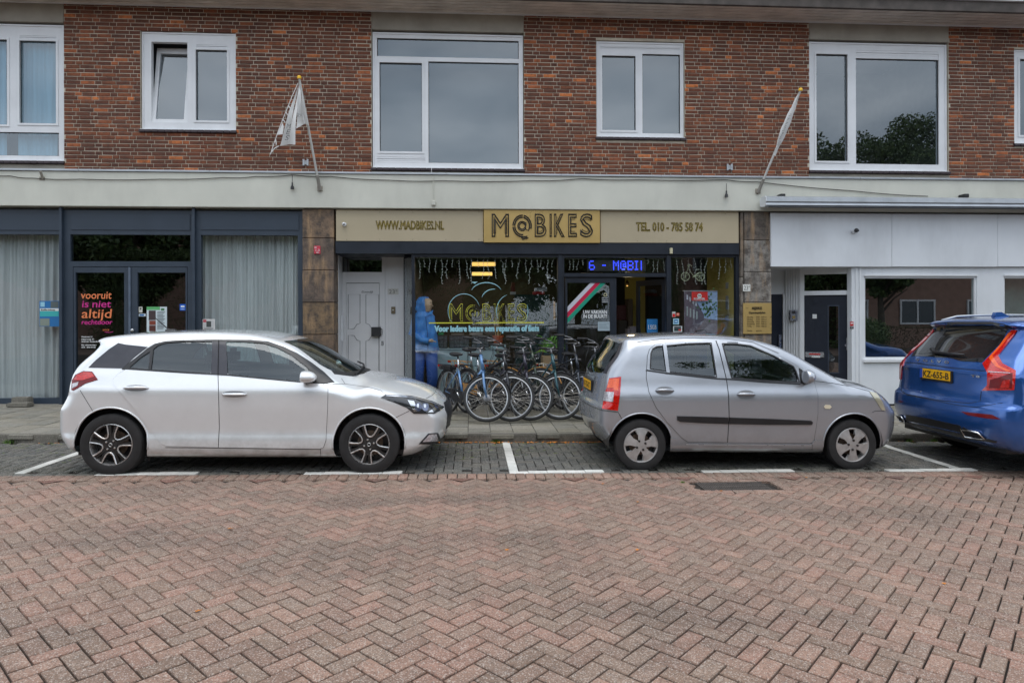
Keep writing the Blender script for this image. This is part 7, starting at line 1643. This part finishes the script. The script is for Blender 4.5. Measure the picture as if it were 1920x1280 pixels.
    pts = [hb+Vector((back-.10, -.31, rise)), hb+Vector((back, -.30, rise+.01)), hb+Vector((back*.3, -.22, rise)), hb+Vector((.02, -.10, .01)), hb, hb+Vector((.02, .10, .01)), hb+Vector((back*.3, .22, rise)), hb+Vector((back, .30, rise+.01)), hb+Vector((back-.10, .31, rise))]
    me = MB().tube(pts, .011, 8).mesh('handlebar', M_bar, True); me.transform(Ms); hbo = link('handlebar', me, b)
    for s_ in (0, 1):
        pp = pts[:2] if s_ == 0 else pts[-2:][::-1]; me = MB().tube([pp[0]+(pp[0]-pp[1])*.3, pp[1]+(pp[1]-pp[0])*.3], .018, 8).mesh('grip', M_grip, True); me.transform(Ms); link('grip', me, hbo)
        q_ = pts[2] if s_ == 0 else pts[-3]; me = MB().tube([q_, q_+Vector((.03, 0, -.02)), q_+Vector((back*.6, (-.05 if s_ == 0 else .05), -.04))], .005, 5).mesh('brake_lever', M_bar); me.transform(Ms); link('brake_lever', me, hbo)
    m = MB()
    for s_ in (-1, 1): q_ = hb+Vector((0, s_*.18, .02)); m.tube([q_, q_+Vector((.12, -s_*.02, .05)), q_+Vector((.16, -s_*.10, -.08)), HB+Vector((.06, s_*.02, .02))], .0035, 5)
    me = m.mesh('brake_cable', M_trim, True); me.transform(Ms); link('brake_cable', me, b)
    me = MB().lathe([(0, .0), (.026, .004), (.028, .03), (.016, .05), (0, .055)], 14, 'x', tuple(HT+Vector((.04, 0, -.05)))).mesh('head_lamp', M_trim, ang=40); me.transform(Ms); link('head_lamp', me, b)
    me = MB().lathe([(0, 0), (.024, .003), (.026, .014), (0, .03)], 12, 'z', tuple(hb+Vector((-.02, .13, .02)))).mesh('bell', M_trim if style == 'sport' else M_bar, True); me.transform(Ms); link('bell', me, b)
    return b
def bike_at(px, py, yaw, steer, **k):       # px, py : where the front tyre touches the pavement
    g = GP(px, py, KH); y_ = math.radians(yaw); st_ = math.radians(steer); L = 1.10
    # contact of the steered wheel relative to the rear axle
    HB = Vector((L-.135, 0, .735)); HT = Vector((L-.205, 0, .93)); ax = (HT-HB).normalized(); Ms = Matrix.Translation(HB) @ Matrix.Rotation(st_, 4, ax) @ Matrix.Translation(-HB); c = Ms @ Vector((L, 0, k.get('r', .345)))
    X0 = g.x - (c.x*math.cos(y_)-c.y*math.sin(y_)); Y0 = g.y - (c.x*math.sin(y_)+c.y*math.cos(y_)); return bike((X0, Y0, gz(X0)+KH-.002), y_, st_, math.radians(R.uniform(-5, -1)), **k)
def fm(n, c, metal=.3): return mat(n, c, .3, metal, var=.06, coat=.6)
bike_at(911, 792, -58, 52, frame_mat=fm('frame_pale_blue', lin(96, 134, 178)), label='pale blue electric bicycle with a black rear carrier, leftmost of the row', style='ebike', motor=True, fm2=mat('motor_blue', lin(84, 120, 160), .4), stem=1.05, seat=.93)
bike_at(957, 791, -54, 46, frame_mat=fm('frame_matt_black', (.018, .018, .022)), label='black sporty bicycle with sloping tube beside the pale blue one', style='sport', rack=True, stem=1.0, seat=.92)
bike_at(994, 789, -64, 55, frame_mat=fm('frame_dark_purple', (.035, .03, .05)), label='dark city bicycle with silver adjustable stem, third in the row', style='city', stem=1.06, seat=.90, r=.34)
bike_at(1048, 788, -57, 47, frame_mat=fm('frame_teal', lin(34, 78, 86)), label='teal green city bicycle with curved fork in the middle right of the row', style='city', stem=1.05, seat=.95, r=.345)
bike_at(1092, 787, -66, 42, frame_mat=fm('frame_grey_blue', lin(44, 50, 60)), label='dark grey bicycle with straight crossbar beside the green plant', style='diamond', stem=1.12, seat=.98, r=.345)
bike_at(1132, 784, -62, 45, frame_mat=fm('frame_black_gloss', (.015, .015, .016)), label='black bicycle partly hidden behind the silver car, rightmost of the row', style='city', stem=1.06, seat=.92, r=.34)
# ladies bicycle with tan frame tube behind the front row
bike_at(945, 772, -48, 30, frame_mat=fm('frame_dark_olive', lin(52, 62, 50)), label='dark olive bicycle with tan parts standing closest to the show window', style='city', fend=M_tan, stem=1.06, seat=.95)
bike_at(1012, 771, -48, 30, frame_mat=fm('frame_olive', lin(58, 70, 56)), label='olive green bicycle with high handlebar behind the third bicycle', style='city', fend=M_tan, stem=1.08, seat=.93)
# ================================================================== STREET LITTER AND WEEDS
M_leafo = mat('fallen_leaf', lin(196, 120, 40), .8, var=.4, scale=30)
m = MB()
def leaf(m, x, y, z, s_):
    a = R.uniform(0, 6.3); u = Vector((math.cos(a), math.sin(a), R.uniform(-.1, .3)))*s_; v = Vector((-math.sin(a), math.cos(a), R.uniform(-.1, .3)))*s_*.5; p = Vector((x, y, z+.004)); m.poly([p-u, p+v, p+u+Vector((0, 0, s_*.3)), p-v])
for i in range(420):
    x = R.choice((R.uniform(-.6, 2.0), R.gauss(.0, .5), R.gauss(1.3, .3), R.uniform(-5.5, 7))); y = YK-.02-abs(R.gauss(0, .035)); leaf(m, x, y, gz(x)+.002, R.uniform(.008, .02))
tag(m.build('fallen_leaves', M_leafo), kind='stuff')
LL = ['single orange leaf on the red paving in the middle of the road', 'single orange leaf just below the right parking line dash near the drain', 'single orange leaf on the red paving left of the drain', 'single orange leaf on the red paving below the white car', 'single orange leaf touching the front edge of the drain', 'small orange leaf on the paving at the lower left of the road',
      'small orange leaf far right on the red paving', 'small orange leaf right of the middle one on the red paving', 'orange leaf on the header stones under the parking bay line', 'orange leaf right of the drain near the silver car front']
for i, (px, py) in enumerate(((950, 1032), (1130, 908), (1195, 942), (430, 992), (1352, 921), (370, 1147), (1770, 1095), (1195, 1032), (1098, 899), (1512, 896))):
    g = GP(px, py); m = MB(); a = R.uniform(0, 6)
    pts = [g+Vector((math.cos(a+k*.785)*.016*(1 if k % 2 else .55), math.sin(a+k*.785)*.016*(1 if k % 2 else .55), .006+R.uniform(0, .006))) for k in range(8)]; m.poly(pts); m.tube([g+Vector((0, 0, .006)), g+Vector((.02, .015, .008))], .0012, 4)
    tag(m.build('fallen_leaf', M_leafo), LL[i], 'leaf', 'single leaves on the red road')
m = MB()
def tuft(m, x, y, z, n, s_):
    for i in range(n):
        a = R.uniform(0, 6.3); k = R.uniform(.2, 1); b0 = Vector((x+R.gauss(0, s_*.6), y+R.gauss(0, s_*.25), z)); t_ = b0+Vector((math.cos(a)*s_*k, math.sin(a)*s_*k, s_*R.uniform(.4, 1.3))); w_ = Vector((-math.sin(a), math.cos(a), 0))*s_*.10; m.poly([b0-w_, b0+w_, t_])
M_weed = mat('weed_green', lin(86, 118, 44), .7, var=.4, scale=30)
for px, py, n, s_ in ((33, 826, 60, .05), (930, 826, 70, .045), (1172, 825, 90, .05), (1700, 826, 60, .04), (1750, 827, 60, .04), (1830, 827, 30, .03), (1222, 862, 20, .02), (28, 772, 20, .04), (1280, 905, 120, .018), (1100, 826, 20, .02)):
    g = GP(px, py); tuft(m, g.x, min(g.y, YK-.02) if py > 800 else g.y, g.z+(.1 if py < 800 else 0), n, s_)
tag(m.build('weeds', M_weed), kind='stuff')
m = MB()
for i in range(900):      # moss specks in the bay joints near the kerb
    x = R.uniform(-6, 8); y = YK-abs(R.gauss(0, .35)); y = YE+.1+round((y-YE-.1)/.1)*.1+R.gauss(0, .004); s_ = R.uniform(.003, .009); z = gz(x)-.001; m.poly([(x-s_*3, y-s_*.5, z), (x+s_*3, y-s_*.5, z), (x+s_*2, y+s_*.5, z+.003), (x-s_*2, y+s_*.5, z+.003)])
tag(m.build('joint_moss', mat('moss', lin(92, 104, 50), .95, var=.3, scale=20)), kind='stuff')
# old stone step by the left plinth
st = base('loose_slabs', tuple(GP(30, 765, .15)), 'two worn concrete slabs lying against the plinth at far left', 'slabs')
for (r0, r1, y0, y1, hh) in ((10, 52, YF-.42, YF-.25, .06), (20, 53, YF-.23, YF-.09, .13)):
    a = W(r0, 760, y0).x; b = W(r1, 760, y0).x; MB().box(a, b, y0, y1, gz(a)+KH-.01, gz(a)+KH+hh, b=.015).build('slab', M_kerb, st)
# ================================================================== OTHER SIDE OF THE STREET (seen mirrored in the glass)
def leafmat(name, cols):
    t = NT(name); r = rnd(t); t.col(t.ramp(r, [(i/len(cols), c) for i, c in enumerate(cols)], 'CONSTANT')); t.rough(.6); MATS[name] = t.m; return t.m
M_lf = leafmat('tree_leaf', [(.06, .10, .028), (.08, .13, .035), (.045, .08, .025), (.11, .16, .04), (.07, .11, .04)])
M_bark = mat('bark', (.075, .06, .045), .95, var=.4, scale=5, bump=.8, bscale=20)
def crown_mesh(n, seed, size=.26):
    g = np.random.default_rng(seed); cl = g.normal(0, 1, (70, 3)); cl /= np.linalg.norm(cl, axis=1)[:, None]; cl *= g.uniform(.35, .95, (70, 1)); cl[:, 2] *= .9
    o_ = g.normal(0, 1, (n, 3)); o_ /= np.linalg.norm(o_, axis=1)[:, None]; c = cl[g.integers(0, 70, n)] + o_*(g.uniform(0, 1, (n, 1))**.45*.24)*np.array([1, 1, .7]); a = g.normal(0, 1, (n, 3)); a /= np.linalg.norm(a, axis=1)[:, None]; b = np.cross(a, g.normal(0, 1, (n, 3))); b /= np.linalg.norm(b, axis=1)[:, None]
    return c, a, b
def tree(x, y, h, rw, seed, label, th=.4, n=22000, s_=.13):
    b = empty('street_tree', (x, y, gz(x)), label, 'tree'); c, a, bb = crown_mesh(n, seed); zc = h*(.5+th*.5)*1.0; rz = h*(1-th)*.5+.2; c = c*np.array([rw, rw, rz])+np.array([0, 0, h-rz]); 
    V = np.stack([c-a*s_, c+bb*s_*.6, c+a*s_, c-bb*s_*.6], 1).reshape(-1, 3); me = bpy.data.meshes.new('crown'); me.from_pydata(V.tolist(), [], np.arange(n*4).reshape(-1, 4).tolist()); me.materials.append(M_lf); link('crown', me, b, 'stuff')
    m = MB(); m.tube([(0, 0, 0), (.05, 0, h*.25), (-.05, .05, h*.5), (0, 0, h*.8)], [.20, .16, .12, .04], 10)
    g = random.Random(seed)
    for i in range(7): q = i*.9+g.uniform(-.3, .3); z0_ = h*(.28+.06*i); m.tube([(0, 0, z0_), (math.cos(q)*rw*.35, math.sin(q)*rw*.35, z0_+h*.12), (math.cos(q)*rw*.75, math.sin(q)*rw*.75, z0_+h*.2)], [.08, .05, .02], 6)
    m.build('trunk', M_bark, b, True)
for i, (x, y, h, rw, th) in enumerate(((-21, -11, 8.6, 3.0, .25), (-16, -9.5, 8.2, 2.8, .2), (-11.5, -11, 8.8, 3.0, .22), (-7, -9.5, 8.0, 2.7, .2), (-3, -11, 8.4, 2.8, .2), (1.5, -10, 8.2, 2.7, .2), (5.5, -11, 8.6, 2.8, .22), (14.0, -17, 14.0, 4.6, .2), (20.5, -15, 13.4, 4.8, .22), (27, -16, 14.6, 5.2, .2), (34, -17, 13.8, 5.0, .2), (21.5, -10.5, 6.8, 2.3, .42))):
    tree(x, y, h, rw, 40+i, ('small leafy tree in front of the brick house across the street' if i == 11 else 'leafy green tree across the street, number %s from the left' % 'one two three four five six seven eight nine ten eleven'.split()[i]), th, 50000 if x > 13 and h > 8 else 20000, .09 if x > 13 and h > 8 else .13)
def bush(x, y, rx, ry, h, n, label, name='bush', seed=1, mt=None):
    g = np.random.default_rng(seed); c = g.normal(0, 1, (n, 3)); c /= np.linalg.norm(c, axis=1)[:, None]; c *= g.uniform(.6, 1, (n, 1))
    if name == 'hedge': c = g.uniform(-1, 1, (n, 3)); ax_ = g.integers(0, 3, n); c[np.arange(n), ax_] = np.sign(c[np.arange(n), ax_])*g.uniform(.85, 1, n)
    c = c*np.array([rx, ry, h/2])+np.array([0, 0, h/2]); a = g.normal(0, 1, (n, 3)); a /= np.linalg.norm(a, axis=1)[:, None]; b = np.cross(a, g.normal(0, 1, (n, 3))); b /= np.linalg.norm(b, axis=1)[:, None]; s_ = .05
    V = np.stack([c-a*s_, c+b*s_*.6, c+a*s_, c-b*s_*.6], 1).reshape(-1, 3); me = bpy.data.meshes.new('foliage'); me.from_pydata(V.tolist(), [], np.arange(n*4).reshape(-1, 4).tolist()); me.materials.append(mt or M_lf)
    b_ = empty(name, (x, y, gz(x)), label, name); link('foliage', me, b_, 'stuff'); MB().tube([(0, 0, 0), (0, 0, h*.6)], .05, 6).build('stem', M_bark, b_)
M_hb = leafmat('brown_hedge_leaf', [(.11, .07, .035), (.09, .065, .03), (.07, .06, .025), (.13, .08, .04)])
bush(18.0, -6.3, 1.15, 1.0, 1.75, 5000, 'round green bush across the street opposite the white shop', seed=3)
bush(22.6, -7.4, 4.0, .5, 1.35, 9000, 'long brown leaved hedge across the street', 'hedge', 5, M_hb)
bush(-3.5, -8.2, 13.5, .9, 4.6, 52000, 'long green hedge under the trees across the street', 'hedge', 6)
hs = empty('brick_house', (24, -19, 0), 'purple brown brick house with white windows across the street', 'house')
MB().box(-13, 13, -4, 4, -.5, 7.4).build('wall', mat('house_brick', lin(150, 120, 106), .9, var=.15, scale=3, bump=.3), hs); m = MB(); m.prism([(-13.4, -4.6, 7.4), (-13.4, 4.6, 7.4), (-13.4, 0, 11)], (26.8, 0, 0)); m.build('roof', mat('roof_tile', lin(120, 62, 44), .8, var=.2), hs)
for i in range(6):
    for z_ in (1.0, 4.2):
        x_ = -11+i*4.2; f_ = plate(MB(), (x_, z_, x_+2.2, z_+1.5), [(x_+.1, z_+.1, x_+1.05, z_+1.4), (x_+1.15, z_+.1, x_+2.1, z_+1.4)], 4.02, 4.1).build('window', M_white, hs)
        for a_ in (.1, 1.15): MB().quad((x_+a_, 4.05, z_+.1), (x_+a_+.95, 4.05, z_+.1), (x_+a_+.95, 4.05, z_+1.4), (x_+a_, 4.05, z_+1.4)).build('pane', mat('far_pane', (.04, .05, .06), .1), f_)
h2 = empty('brick_house', (-22, -24, 0), 'brick house with red roof behind the trees across the street', 'house'); MB().box(-14, 22, -4, 4, -.5, 6.5).build('wall', MATS['house_brick'], h2); MB().prism([(-14.4, -4.6, 6.5), (-14.4, 4.6, 6.5), (-14.4, 0, 10)], (37, 0, 0)).build('roof', MATS['roof_tile'], h2)
